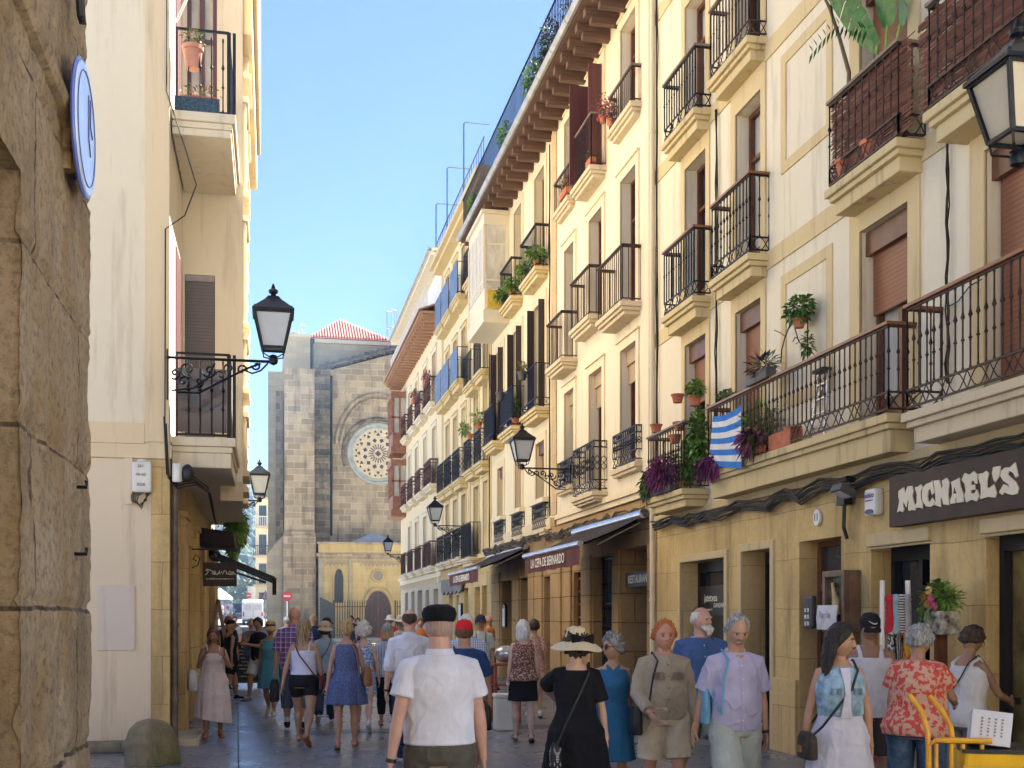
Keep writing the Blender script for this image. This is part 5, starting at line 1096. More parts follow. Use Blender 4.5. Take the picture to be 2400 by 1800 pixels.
    def shoes(s,m,sole=None,sock=None,name='shoe'):
        for hip,kn,an,ft,sd in s.legs:
            mb=MB(); f,dn=s.foot(mb,an,ft,sd,.006); mb.tube([an+dn*.01*s.h,an-dn*.012*s.h],.026*s.h,12)
            o=mesh_obj(name,fuse(mb,.008,1),m,s.root)
            if sole: q=MB(); q.tube([an-f*.035*s.h+dn*.043*s.h,an+f*.02*s.h+dn*.043*s.h,an+f*.08*s.h+dn*.043*s.h,an+f*.118*s.h+dn*.04*s.h],[.018*s.h,.024*s.h,.026*s.h,.014*s.h],10,flat=.35); q.build('sole',sole,o,smooth=True)
            if sock: q=MB(); u=(kn-an).normalized(); q.tube([an+dn*.01,an+u*.05*s.h,an+u*.10*s.h],[.023*s.h,.0235*s.h,.028*s.h],12); q.build('sock',sock,s.root,smooth=True)
    def sandals(s,m,name='sandal'):
        for hip,kn,an,ft,sd in s.legs:
            q=MB(); a=radians(-ft); f=Vector((sd*.12,cos(a),sin(a))).normalized(); dn=Vector((0,sin(a),-cos(a))); h=s.h
            q.tube([an-f*.035*h+dn*.043*h,an+f*.02*h+dn*.043*h,an+f*.08*h+dn*.043*h,an+f*.118*h+dn*.041*h],[.018*h,.023*h,.025*h,.014*h],10,flat=.3)
            sdv=f.cross(dn).normalized()
            for t_,r_ in ((.07,.021),(.0,.024)):
                c=an+f*t_*h+dn*(.03 if t_ else .012)*h; q.tube([c+sdv*cos(z)*r_*h*1.08-dn*sin(z)*r_*h*.85 for z in [i*pi/8 for i in range(9)]],.006,6)
            q.build(name,m,s.root,smooth=True)
    def hair_(s,style='short',col='dark',th=.014,curl=0):
        F=s.HM; n,m=(64,44) if s.vox<.009 else (36,28); rs=[]; mm=H[col]
        lim={'short':(44,-14,-30),'bald':(88,8,-20),'crown':(72,-6,-26),'long':(46,-22,-60),'bun':(46,-8,-40),'curly':(40,-20,-45),'beard':None,'pulled':(46,-6,-42),'cap':(50,-10,-32)}[style]
        for j in range(m+1):
            ph=-pi/2+pi*(j+.02)/(m+.04); rg=[]
            for i in range(n):
                a=2*pi*i/n; aa=abs(((a+pi)%(2*pi))-pi); p=headpt(a,ph,s.fem)
                if lim: 
                    t=aa/(pi/2); l0=lim[0]+(lim[1]-lim[0])*min(1,t**1.6) if t<1 else lim[1]+(lim[2]-lim[1])*(t-1)
                    k=max(0,min(1,(math.degrees(ph)-l0)/9+.5))
                    if style=='short' and .8<t<1.15: k*=1 if math.degrees(ph)>-12 else .4
                else: k=0
                if style=='bald': k*=max(0,min(1,(40-math.degrees(ph))/10))
                st_=noise.noise(Vector((p.x*120,p.y*120,p.z*9+s.seed)))*.28
                nn=st_+noise.noise(p*38+Vector((s.seed,0,0)))*(.35+curl)+noise.noise(p*80+Vector((s.seed,0,0)))*(.2+curl*.7)
                base=headpt(a,ph,s.fem,.0001) if k>.01 else p*.95
                d=base.normalized(); rg.append(F@(base*(1 if k>.01 else 1)+d*(th*k*(1+nn))-d*(0 if k>.01 else .0)))
            rs.append(rg)
        mb=MB(); mb.rings(rs); o=mb.build('hair',mm,s.root,smooth=True,sharp=180); return o
    def longhair(s,col,length=.24,w=.075,strands=26,back=.075,name='hair'):
        mb=MB(); F=s.HM; ql=s.HM.to_quaternion(); rr=random.Random(int(s.seed*100))
        for k in range(strands):
            a=pi*.52+ (pi*.96)*k/(strands-1); a+=rr.uniform(-.08,.08)
            p0=Vector((sin(a)*.060,cos(a)*.078,.07)); p1=Vector((sin(a)*.082,cos(a)*.100,-.01)); p2=Vector((sin(a)*(w+.012),cos(a)*.095-.008,-.11)); p3=Vector((sin(a)*w*1.05+rr.uniform(-.01,.01),-back+cos(a)*.03,-.13-length*.5)); p4=Vector((sin(a)*w*.85+rr.uniform(-.015,.015),-back+cos(a)*.02+.01,-.13-length*rr.uniform(.85,1.05)))
            mb.tube([F@p0,F@p1,F@p2,F@p3,F@p4],[.012,.018,.019,.017,.006],6)
        me=fuse(mb,.009,1,.004,30,s.seed); return mesh_obj(name,me,H[col],s.root)
    def bun(s,col,c=(0,-.10,.055),r=.04):
        mb=MB(); mb.ell(s.HM@Vector(c),r,r*.9,r*.85,14,10); me=fuse(mb,.007,1,.007,40,s.seed); return mesh_obj('hair_bun',me,H[col],s.root)
    def blob(s,name,pts,rad,m,amp=.006,vox=.009):
        mb=MB(); mb.tube([s.HM@Vector(p) for p in pts],rad,10); return mesh_obj(name,fuse(mb,vox,1,amp,40,s.seed),m,s.root)
    def hat(s,m,kind='bucket',band=None):
        F=s.HM; hm=MB(); n=36
        def rg(r,z,ry=None,dz=lambda a:0,c=0): return [F@Vector((r*cos(2*pi*i/n),(ry or r*1.18)*sin(2*pi*i/n)-.006+c,z+dz(2*pi*i/n))) for i in range(n)]
        if kind=='cap':
            hm.rings([rg(.082,.018),rg(.0845,.045),rg(.080,.085),rg(.058,.118),rg(.02,.131),rg(.003,.132)]); o=hm.build('cap',m,s.root,smooth=True); v=MB()
            f=1 if not s.g('capback') else -1
            v.rings([[F@Vector((.07*x,f*(.085+.0*abs(x)),.03-.012*x*x)) for x in [-1+i*.25 for i in range(9)]]+[F@Vector((.07*x,f*(.085+.075*(1-x*x)**.5),.012-.018*x*x)) for x in [1-i*.25 for i in range(9)]],[F@Vector((.07*x,f*.085,.024-.012*x*x)) for x in [-1+i*.25 for i in range(9)]]+[F@Vector((.07*x,f*(.085+.075*(1-x*x)**.5),.006-.018*x*x)) for x in [1-i*.25 for i in range(9)]]]); v.build('visor',m,o,smooth=True); return o
        if kind=='flat':
            hm.rings([rg(.083,.028),rg(.093,.045),rg(.098,.075),rg(.088,.105),rg(.055,.122),rg(.01,.126)]); o=hm.build('flat_cap',m,s.root,smooth=True); v=MB(); v.tube([F@Vector((-.07,.07,.03)),F@Vector((-.045,.115,.026)),F@Vector((0,.135,.022)),F@Vector((.045,.115,.026)),F@Vector((.07,.07,.03))],[.012,.02,.024,.02,.012],8,flat=.4); v.build('peak',m,o,smooth=True); return o
        w={'bucket':.128,'straw':.135,'sun':.205,'safari':.15}[kind]; dr={'bucket':-.045,'straw':-.012,'sun':-.055,'safari':-.01}[kind]
        wav=lambda a:.012*sin(2*a+1)+(.012*sin(3*a) if kind=='sun' else 0)
        hh=.12 if kind!='sun' else .145
        hm.rings([rg(w,.03+dr,w*1.12,wav),rg(w*.8,.035+dr*.45,w*.95,lambda a:wav(a)*.5),rg(.088,.045),rg(.084,.09),rg(.07,hh),rg(.03,hh+.016),rg(.003,hh+.018)])
        hm.rings([rg(.082,.042),rg(w*.8,.030+dr*.45,w*.95,lambda a:wav(a)*.5),rg(w,.026+dr,w*1.12,wav)],cap=False)
        o=hm.build('hat',m,s.root,smooth=True,recalc=False)
        if band: b=MB(); b.rings([rg(.0895,.046),rg(.088,.072)],cap=False); b.build('hat_band',band,o,smooth=True)
        return o
    def glasses(s,m,dark=True,on_head=False):
        F=s.HM if not on_head else s.HM@Matrix.Translation((0,-.03,.085))@Matrix.Rotation(radians(35),4,'X'); b=MB()
        for sd in (-1,1):
            b.lathe([(.0225,0),(.024,.004),(.0215,.006)] ,n=14,M=F@Matrix.Translation((sd*.032,.094,.006))@Matrix.Rotation(-pi/2,4,'X')) if dark else b.tube([F@Vector((sd*.032+.022*cos(q*pi/7),.098,.006+.016*sin(q*pi/7))) for q in range(15)],.002,5)
            b.tube([F@Vector((sd*.054,.092,.012)),F@Vector((sd*.080,.03,.012)),F@Vector((sd*.082,-.01,.006))],.0028,5)
        b.bar(F@Vector((-.012,.098,.012)),F@Vector((.012,.098,.012)),.005); b.build('glasses',m,s.root)
    def watch(s,i=0,m=None): 
        sh,e,w,fd,sd=s.arms[i]; b=MB(); b.tube([w-fd*.012,w+fd*.012],.0175*s.h,12); b.build('wristband',m or M['black'],s.root,smooth=True)
    def world(s,p): s.root.rotation_euler; Mw=Matrix.Translation(s.root.location)@Matrix.Rotation(s.root.rotation_euler.z,4,'Z'); return Mw@Vector(p)
    def bag(s,label,cat,m,side=1,z=.45,size=(.26,.09,.2),strap=None,cross=True,fwd=0,name='shoulder_bag',sm=None,hold=None,out=0):
        h=s.h; T=TF if s.fem else TM; W=interp(T,.5)[0]*h*s.b+.03+out; x=side*(W+size[1]/2)
        if hold is not None: c=s.arms[hold][2]+s.arms[hold][3]*.07+Vector((0,0,-size[2]/2-.06)); x=c.x; fwd=c.y; zz=c.z
        else: zz=z*h+s.dz
        t_=thing(name,label,cat,s.world((x,fwd,zz)),s.root.rotation_euler.z,'bags carried by people in the street'); mb=MB(); w,d,hh=size
        n=10
        def rg(zk,kk,kd): return [Vector((d/2*kd*cos(a)*abs(cos(a))**-.3 if abs(cos(a))>1e-3 else 0,w/2*kk*sin(a)*abs(sin(a))**-.4 if abs(sin(a))>1e-3 else 0,zk*hh)) for a in [2*pi*i/20 for i in range(20)]]
        mb.rings([rg(-.5,.86,.8),rg(-.46,.97,1),rg(-.1,1,1.05),rg(.3,.94,.95),rg(.5,.82,.55)]); o=mb.build('bag_body',m,t_,smooth=True,sharp=50)
        sp=MB(); I=Matrix.Translation((-x,-fwd,-zz)); P=lambda v:Vector(v)-Vector((x,fwd,zz))
        if hold is not None:
            wp=s.arms[hold][2]+s.arms[hold][3]*.07
            for q in (-1,1): sp.tube([Vector((0,q*w*.25,hh*.48)),P(wp)+Vector((0,q*.01,0)),Vector((0,-q*w*.25,hh*.48))],.006,6)
        else:
            y1=interp(T,.72)[1]*h*s.b+.022+s.g('belly',0)*.3; os=-side if cross else side
            top=s.up((os*.062*h,-.01*h,.838*h+.012))
            for sg_ in (1,-1):
                mid=s.up(((os*.02 if cross else side*.085)*h,sg_*y1+interp(T,.72)[2]*h,.72*h)); low=Vector((side*(W-.045),sg_*(y1+.01)*.8,.56*h+s.dz))
                sp.tube([P(top),P(s.up((os*.055*h,sg_*y1*.8,.80*h))),P(mid),P(low),Vector((0,sg_*w*.42,hh*.42))],.009,6,flat=.5)
        sp.build('strap',sm or m,t_,smooth=True); return t_,o
C=cloth
WH=C('white_cotton',(.62,.62,.66)); BL=C('black_cloth',(.006,.006,.007)); NV=C('navy_cloth',(.018,.03,.09)); JN=C('blue_jeans',(.06,.11,.2),var=.35,sc=14); BG=C('beige_shorts',(.52,.46,.35)); KH=C('khaki_cloth',(.36,.29,.2))
SW=M['greybox']; LE=C('tan_leather',(.28,.12,.045),.5); BLL=C('black_leather',(.02,.02,.02),.4)
sole=C('white_rubber',(.6,.6,.58),.7)
# 1 man in front, white polo, black flat cap, seen from behind
p=Person('man seen from behind in white polo shirt and black flat cap, nearest in the crowd',1030,6.95,1.78,-3,b=1.1,belly=.03,skin='pink',legs='small',arms=((-8,14,-2,10),(4,13,10,6)),nod=3,curl=.5)
p.shirt(C('white_polo',(.66,.66,.73)),.62,z0=.53,inf=.022,amp=.0045); p.legwear(C('grey_brown_trousers',(.10,.09,.075),sc=9),1.95,.60,.008,loose=.012,amp=.007); p.shoes(BLL,BL); p.hair_('short','stubble',.002); p.hat(BL,'flat'); p.watch(0)
# 2 woman with big hat, black dress
p=Person('woman from behind in black dress and wide cream sun hat with black bow',1350,9.0,1.60,-8,fem=True,b=1.14,skin='pale',legs='small',arms=((62,18,60,-25),(3,14,2,8)),turn=6)
p.skirt(C('black_dress',(.008,.008,.011)),.62,.12,w1=.075,top=.81,slv=.8,inf=.014,name='dress',folds=11,amp=.005); p.sandals(BLL); p.hair_('curly','dark',.03,.8); hh=p.hat(C('straw_cream',(.66,.55,.36),sc=60),'sun',BL)
b=MB(); F=p.HM@Matrix.Rotation(radians(200),4,'Z')
for sx_ in (-1,1):
    b.rings([[F@Vector((sx_*x,.108+y,.06+z)) for x,y,z in ((.0,0,.012),(0,.012,.012),(0,.012,-.012),(0,0,-.012))],[F@Vector((sx_*x,.1+y,.06+z)) for x,y,z in ((.05,.01,.03),(.05,.026,.03),(.05,.026,-.03),(.05,.01,-.03))],[F@Vector((sx_*x,.075+y,.055+z)) for x,y,z in ((.1,.02,.045),(.1,.036,.045),(.1,.036,-.045),(.1,.02,-.045))]])
    b.rings([[F@Vector((sx_*x,.11+y,.05)) for x,y in ((0,0),(.02,0),(.02,.01),(0,.01))],[F@Vector((sx_*x,.13+y,-.05)) for x,y in ((.03,0),(.075,0),(.075,.01),(.03,.01))]])
b.ell(F@Vector((0,.115,.06)),.018,.014,.018); b.build('bow',BL,hh,smooth=True)
bt,bo=p.bag('black leather shoulder bag with punched white pattern on the woman in black','bag',BLL,-1,.40,(.3,.08,.22),cross=True,fwd=-.10,out=-.08)
q=MB(); n=0
def dots(q,cx,pts,r=.006,ax=-.0): 
    for y,z in pts: q.lathe([(r,0),(r*.7,.002)],n=6,M=Matrix.Translation((y,cx,z))@Matrix.Rotation(pi/2,4,'X'))
bt.rotation_euler.z+=0
pts=[(.035*cos(a),.035*sin(a)) for a in [i*pi/8 for i in range(16)]]+[(.016*cos(a),.016*sin(a)) for a in [i*pi/4 for i in range(8)]]
for cx_,cz_ in ((-.09,-.05),(0,-.075),(.09,-.05),(-.09,.06),(.09,.06),(-.055,.04),(.055,.04)): pts+=[(cx_+dx,cz_+dz) for dx,dz in ((0,.012),(.012,0),(-.012,0),(0,-.012))]
q=MB()
for a,z in pts: q.ell((a*.32,-.149-0*abs(a),z),.003,.003,.003,5,4)
q2=MB()
for a,z in pts: q2.ell((-.045-.0*a,a,z),.002,.0045,.0045,5,4)
for a,z in pts: q2.ell((a*.9*.28,-.15,z),.003,.002,.0045,5,4)
q2.build('pattern_dots',WH,bt)
# 3 sunglasses woman in blue dress
p=Person('grey haired woman in sunglasses and sleeveless blue denim dress, looking left',1436,10.4,1.55,168,fem=True,b=1.0,skin='olive',legs='small2',arms=((-10,10,0,6),(-6,10,10,4)),turn=-62,face=1,brow='dark')
p.skirt(C('blue_denim_dress',(.025,.12,.27)),.60,.27,w1=.02,top=.80,inf=.016,name='dress',folds=5,amp=.005); p.sandals(LE); p.hair_('short','pepper',.028,.7); p.glasses(BLL)
c=MB(); h=1.55
for sd in (-1,1): c.rings([[p.up((sd*.005,.07,.80*h)),p.up((sd*.055,.045,.83*h)),p.up((sd*.06,.05,.80*h))],[p.up((sd*.012,.085,.78*h)),p.up((sd*.064,.055,.825*h)),p.up((sd*.05,.08,.775*h))]])
c.build('collar',MATS['blue_denim_dress'],p.root)
# 4 ginger man khaki shirt
p=Person('ginger haired man in long sleeved khaki shirt and beige shorts walking towards us',1556,10.1,1.66,176,b=1.2,belly=.035,skin='red',legs='small',arms=((-6,16,8,8),(8,16,52,-14)),face=1,hair='red',turn=-2,hs=1.1,dkb=1)
p.shirt(C('khaki_shirt',(.36,.31,.245)),1.93,z0=.49,inf=.018,collar='front',amp=.008); p.legwear(BG,.93,.56,.014,loose=.02,amp=.007); p.hair_('crown','red',.02,.5); p.shoes(C('brown_shoe',(.1,.05,.03)),sole)
q=MB(); 
for sd in (-1,1): yv=interp(TM,.72)[1]*1.66*1.2+.035; q.rings([[p.up((sd*.085+a*.045,yv-abs(a)*.004-.008,1.66*.735+z)) for a in (-1,0,1)] for z in (.012,-.05)]+[[p.up((sd*.085+a*.043,yv+.002,1.66*.735+z)) for a in (-1,0,1)] for z in (-.05,.012)])
q.build('pocket_flap',MATS['khaki_shirt'],p.root)
p.bag('black satchel on the ginger haired man','bag',BLL,1,.49,(.27,.09,.25),cross=False,fwd=.04)
# 5 bearded man blue shirt
p=Person('tall bald man with white beard and blue shirt, glancing aside behind the khaki shirt',1643,11.5,1.82,172,b=1.2,belly=.03,skin='pink',legs='walk',arms=((0,14,10,6),(-6,14,0,8)),turn=38,face=1,brow='white')
p.shirt(C('blue_shirt',(.06,.115,.28)),.9,z0=.50,inf=.025,collar='front',amp=.007); p.legwear(C('olive_shorts',(.23,.24,.17)),.95,.56,.016,loose=.024,amp=.006); p.hair_('bald','white',.012,.3); p.glasses(BLL,on_head=True); p.sandals(LE)
p.blob('beard',[(-.055,.045,-.05),(-.035,.078,-.075),(0,.098,-.085),(.035,.078,-.075),(.055,.045,-.05)],[.018,.03,.036,.03,.018],H['white'],.008); p.blob('beard',[(0,.09,-.09),(0,.085,-.135)],[.04,.02],H['white'],.008); p.blob('moustache',[(-.03,.088,-.05),(0,.101,-.045),(.03,.088,-.05)],[.006,.01,.006],H['white'],.003,.005)
# 6 violet shirt man
p=Person('grey haired man with moustache in open lilac shirt and pale shorts, head bowed',1724,8.95,1.74,178,b=1.04,belly=.02,skin='tan',legs='walk2',arms=((-4,12,2,5),(-14,14,-8,12)),nod=20,hf=2,face=1,hair='grey',turn=-3,brow='grey')
p.shirt(C('lilac_shirt',(.43,.42,.62)),.8,z0=.485,inf=.022,collar='front',amp=.008); p.legwear(C('pale_grey_shorts',(.42,.46,.44)),.97,.555,.014,loose=.026,amp=.008); p.hair_('crown','grey',.016,.4); p.sandals(LE)
p.blob('moustache',[(-.028,.09,-.052),(0,.104,-.045),(.028,.09,-.052)],[.005,.009,.005],H['grey'],.003,.005)
q=MB(); h=1.74; q.rings([[p.up((x,.092+y,z*h)) for x,y in ((-w,0),(w,0),(w*.3,.006),(-w*.3,.006))] for w,z,y0 in ((.032,.822,0),(.014,.76,0))]); q.build('open_neck',skinm('tan'),p.root); p.watch(0)
p.bag('light blue fabric bag under the arm of the man in lilac','bag',C('light_blue_bag',(.16,.38,.58)),1,.60,(.2,.06,.3),cross=False,fwd=-.07)
# 7 black haired woman with denim vest
p=Person('long black haired woman in light denim vest and long white dress, looking right',1968,8.35,1.66,172,fem=True,b=1.1,skin='tan',legs='small2',arms=((4,12,-2,6),(-10,13,-4,8)),turn=58,nod=8,face=1,brow='black')
p.skirt(C('white_dress',(.60,.60,.72)),.62,.1,w1=.06,top=.79,inf=.010,name='dress',folds=10,amp=.005,straps=.016); p.sandals(LE); p.hair_('long','black',.02); p.longhair('black',.38,.088,34,.05)
v=p.shirt(C('light_denim_vest',(.30,.45,.60),var=.3,sc=12),0,z0=.60,z1=.815,inf=.022,name='denim_vest',amp=.007)
q=MB()
for sd in (-1,1):
    q.rings([[p.up((sd*(.078+a*.036),.160-.012*(1+a)*.9,1.66*.71+z)) for a in (-1,0,1)] for z in (.022,-.024 )]+[[p.up((sd*(.078+a*.034),.168-.012*(1+a)*.9,1.66*.71+z)) for a in (-1,0,1)] for z in (-.024,.022)])
q.build('vest_pocket',MATS['light_denim_vest'],v); q=MB()
q.rings([[p.up((-w,y_,1.66*z)),p.up((w,y_,1.66*z)),p.up((w,y_+.012,1.66*z)),p.up((-w,y_+.012,1.66*z))] for w,z,y_ in [(w_,z_,interp(TF,z_)[1]*1.66*1.1+.026+interp(TF,z_)[2]*1.66) for w_,z_ in ((.035,.81),(.03,.78),(.022,.74),(.02,.70),(.03,.64),(.045,.595))]]); q.build('dress_front',MATS['white_dress'],p.root)
p.watch(1,C('silver_bangle',(.5,.5,.5),.25)); 
bt,bo=p.bag('brown leather crossbody bag with gold clasp beside the white dress','bag',C('brown_leather_bag',(.05,.035,.025),.45,var=.4,sc=30),1,.475,(.27,.1,.19),cross=True,fwd=.07,sm=BLL)
q=MB(); q.box(.05,.062,-.03,.03,-.045,.0); q.build('clasp',MATS.get('brass',M['alu']),bt)
# 8 young man white tank top, cap
p=Person('young man in white tank top and black cap standing behind the black haired woman',2038,10.4,1.76,160,b=1.06,skin='brown',legs='stand',arms=((4,14,30,-10),(0,16,12,2)),face=1,turn=6,nod=14,brow='black')
p.tank(C('white_tank',(.62,.62,.68)),.47,.775,.026,amp=.005,straps=.02); p.legwear(C('dark_print_shorts',(.05,.035,.03)),.95,.58,.012,loose=.02); cp=p.hat(C('black_cap',(.015,.015,.02)),'cap'); p.shoes(BL,sole); p.hair_('short','black',.006)
sw=MB(); F=p.HM; sw.tube([F@Vector((-.032,.092,.07)),F@Vector((-.02,.098,.062)),F@Vector((0,.098,.063)),F@Vector((.038,.087,.082))],[.002,.006,.006,.0015],6); sw.build('cap_logo',WH,cp)
# 9 coral floral woman
p=Person('grey haired woman in glasses and coral floral blouse with jeans, leaning to the cart',2148,9.2,1.66,-52,fem=True,b=1.36,belly=.05,skin='olive',legs='stand',arms=((12,16,20,0),(40,12,78,-14)),turn=-8,nod=16,lean=4,face=1,brow='grey')
p.shirt(pattern('coral_floral',(.60,.36,.26),[(.58,.07,.06)],26,.5),.55,z0=.47,inf=.03,flare=.12,collar=False,name='blouse',amp=.006,cuff=.03); p.legwear(JN,1.95,.58,.012,loose=.014); p.shoes(C('sand_shoe',(.4,.35,.28)),sole); p.hair_('short','grey',.026,.6); p.glasses(BLL,dark=False); p.watch(1,C('silver_bangle',(.5,.5,.5),.25))
# 10 dark haired woman white top
p=Person('short dark haired woman in white top holding a camera, right of the coral blouse',2262,9.9,1.66,-72,fem=True,b=1.16,skin='brown',legs='stand',arms=((20,14,55,-6),(35,12,80,-16)),turn=-4,nod=26,lean=6,face=1)
p.tank(C('white_top',(.60,.60,.62)),.47,.785,.018,flare=.05); p.legwear(C('grey_trousers',(.2,.2,.2)),1.95,.58,.012,loose=.014); p.shoes(BL,sole); p.hair_('short','dark',.02,.4); p.glasses(BLL,dark=False)
p.bag('dark bag hanging on a black strap from the woman in the white top','bag',BLL,-1,.5,(.2,.08,.18),cross=True)
cm=MB(); c=p.world(p.arms[1][2]+p.arms[1][3]*.10+Vector((0,0,.02))); 
cmo=thing('camera_device','small black camera held by the woman in the white top','camera',c,p.root.rotation_euler.z); cm.box(-.05,.05,-.025,.025,-.03,.035); cm.build('camera_body',BLL,cmo,bevel=.006); cm=MB(); cm.lathe([(.022,0),(.022,.03),(.018,.035)],n=14,M=Matrix.Translation((0,.02,0))@Matrix.Rotation(-pi/2,4,'X')); cm.build('lens',BLL,cmo)
# 11 bald man white shirt
p=Person('balding man from behind in white shirt with rolled sleeves and navy jeans',960,13.5,1.81,-6,b=1.1,skin='pink',legs='walk',arms=((-10,12,6,6),(4,12,14,4)))
p.shirt(C('white_shirt',(.60,.61,.70)),1.15,z0=.52,inf=.022,amp=.008); p.legwear(C('navy_jeans',(.03,.05,.1)),1.97,.60,.01,loose=.012); p.shoes(NV,sole); p.hair_('bald','dark',.006); p.watch(0)
# 12 red cap
p=Person('man from behind in red cap and navy t-shirt with khaki shorts',1088,11.6,1.69,-8,b=1.06,skin='tan',legs='walk2',arms=((0,12,6,5),(10,14,16,6)),capback=0)
p.shirt(C('navy_tshirt',(.02,.05,.17)),.75,z0=.49,inf=.018,collar=False); p.legwear(KH,.95,.58,.012,loose=.02); p.shoes(C('brown_shoe2',(.12,.07,.04)),sole); p.hair_('short','brown',.012); p.hat(C('red_cap',(.6,.02,.025)),'cap')
p.bag('dark pouch dangling beside the man in the red cap','bag',BLL,1,.42,(.2,.07,.24),cross=True,fwd=-.04)
# 13 checked shirt white hair
p=Person('white haired man in blue checked shirt, mostly hidden by the red cap',1094,14.2,1.74,-4,b=1.08,skin='pink',legs='small')
p.shirt(checks('blue_check',(.62,.66,.74),(.16,.27,.5),None,34,.5),.9,z0=.49,inf=.02); p.legwear(NV,1.95); p.shoes(BLL,sole); p.hair_('short','white',.014)
# 14 ponytail woman rust floral
rust_f=pattern('rust_floral',(.14,.035,.03),[(.45,.28,.2),(.5,.38,.3)],36,.57)
p=Person('white ponytail woman from behind in rust floral top and black skirt',1226,15.9,1.66,-6,fem=True,b=1.04,skin='pale',legs='small',arms=((-2,10,4,5),(-6,12,6,2)))
p.tank(rust_f,.50,.80,.026,'blouse',flare=.16,straps=.026); p.skirt(C('black_skirt',(.012,.012,.014)),.56,.33,w1=.008,folds=4,inf=.014); p.sandals(BLL); p.hair_('pulled','white',.02); p.blob('ponytail',[(.01,-.10,.02),(.025,-.135,-.01),(.03,-.13,-.08),(.035,-.12,-.13)],[.018,.03,.032,.012],H['white'],.006); p.longhair('white',.03,.07,18,.04); p.watch(0,WH)
# 15 woman in similar floral beyond
p=Person('dark haired woman in pale red floral dress with white shoes, beyond the white ponytail',1252,19.8,1.66,-10,fem=True,skin='tan',legs='small')
p.skirt(pattern('pale_floral',(.42,.17,.13),[(.6,.42,.34)],34,.5),.60,.3,w1=.05,top=.81,slv=.7,name='dress'); p.shoes(WH,sole); p.hair_('short','dark',.02)
# 16 white vest woman, black shorts
p=Person('woman from behind with long streaked hair, white vest top and black shorts',712,15.5,1.68,-14,fem=True,b=1.14,skin='olive',legs='walk',arms=((-12,16,-4,10),(4,16,12,4)),turn=-24)
p.tank(C('lilac_white_vest',(.55,.57,.72)),.56,.755,.017,straps=.012); p.legwear(C('black_shorts',(.012,.012,.015)),.48,.595,.008,'shorts',loose=.006); p.sandals(LE); p.hair_('long','mixed',.018); p.longhair('mixed',.26,.07,24,.06)
p.bag('dark red crossbody bag on the woman in black shorts','bag',C('dark_red_leather',(.12,.03,.035),.5),1,.50,(.2,.06,.17),cross=True,fwd=-.02)
# 17 blue dress blond bun
p=Person('blond woman with hair bun from behind in speckled blue dress',812,15.05,1.67,-6,fem=True,b=1.1,skin='tan',legs='small2',arms=((-8,14,2,8),(4,16,26,-4)))
p.skirt(pattern('speckled_blue',(.05,.075,.19),[(.17,.21,.38)],120,.55),.62,.34,w1=.045,top=.81,inf=.014,name='dress',folds=8); p.sandals(LE); p.hair_('bun','blond',.02,.4); p.bun('blond',(0,-.075,.085),.042)
p.bag('brown leather shoulder bag beside the speckled blue dress','bag',LE,1,.56,(.28,.12,.26),cross=False,fwd=0)
# 18 curly white hair, blue floral dress
p=Person('curly white haired woman in white and blue floral dress walking away',852,17.3,1.63,-8,fem=True,b=.98,skin='pale',legs='walk',arms=((-6,10,0,6),(6,14,14,6)))
p.skirt(pattern('blue_white_floral',(.55,.62,.75),[(.04,.17,.5),(.1,.25,.55)],30,.53),.61,.33,w1=.012,top=.78,inf=.012,name='dress',folds=5,straps=.016); p.shoes(WH,sole); p.hair_('curly','white',.034,1.0)
# 19 plaid man
plaid=checks('purple_plaid',(.28,.08,.26),(.05,.06,.30),(.7,.66,.78),13,.5)
p=Person('tall bald man from behind in purple plaid shirt with white socks',690,17.5,1.86,-6,b=1.12,skin='red',legs='small',arms=((-2,14,6,6),(10,10,40,0)))
p.shirt(plaid,.9,z0=.46,inf=.024,amp=.006); p.legwear(C('slate_trousers',(.09,.11,.16)),1.45,.58,.012,loose=.016); p.shoes(BL,sole,WH)
p.bag('dark camera bag held by the man in purple plaid','bag',C('charcoal_bag',(.05,.05,.05)),-1,hold=0,size=(.2,.14,.34))
# 20 sunhat person light blue shirt
p=Person('person from behind in beige bucket hat and light blue shirt with jeans',762,18.8,1.64,-4,fem=True,b=1.05,skin='pale',legs='walk2')
p.shirt(C('light_blue_shirt',(.30,.43,.55)),1.0,z0=.49,inf=.02); p.legwear(C('dark_jeans',(.03,.05,.09)),1.97,.58,.01,loose=.014); p.shoes(NV,sole); p.hair_('long','dark',.02); p.hat(C('beige_hat',(.5,.43,.31)),'bucket'); p.bag('small bag on a brown strap over the light blue shirt','bag',LE,-1,.5,(.2,.07,.16),cross=True)
# 21 teal dress straw hat
p=Person('woman in straw hat and teal blue dress facing us on the left',634,19.8,1.64,168,fem=True,b=1.05,skin='tan',legs='walk',face=1,arms=((-4,10,4,4),(-6,10,6,4)))
p.skirt(C('teal_dress',(.10,.32,.40)),.61,.30,w1=.02,top=.80,inf=.016,name='dress',folds=6); p.shoes(C('cream_shoe',(.5,.45,.38)),sole); p.hair_('short','grey',.015); p.hat(C('tan_straw_hat',(.42,.28,.13)),'bucket',BL)
# 22 young man black t-shirt
p=Person('young man in black t-shirt and white shorts facing left beside the blackboard',606,23.3,1.70,130,b=1.0,skin='brown',legs='walk2',arms=((40,14,100,-10),(0,12,10,4)),turn=25)
p.shirt(C('black_tshirt',(.013,.012,.013)),.8,z0=.49,inf=.016,collar=False); p.legwear(C('white_shorts',(.55,.57,.62)),.8,.56,.012,loose=.016); p.sandals(BLL); p.hair_('short','black',.02)
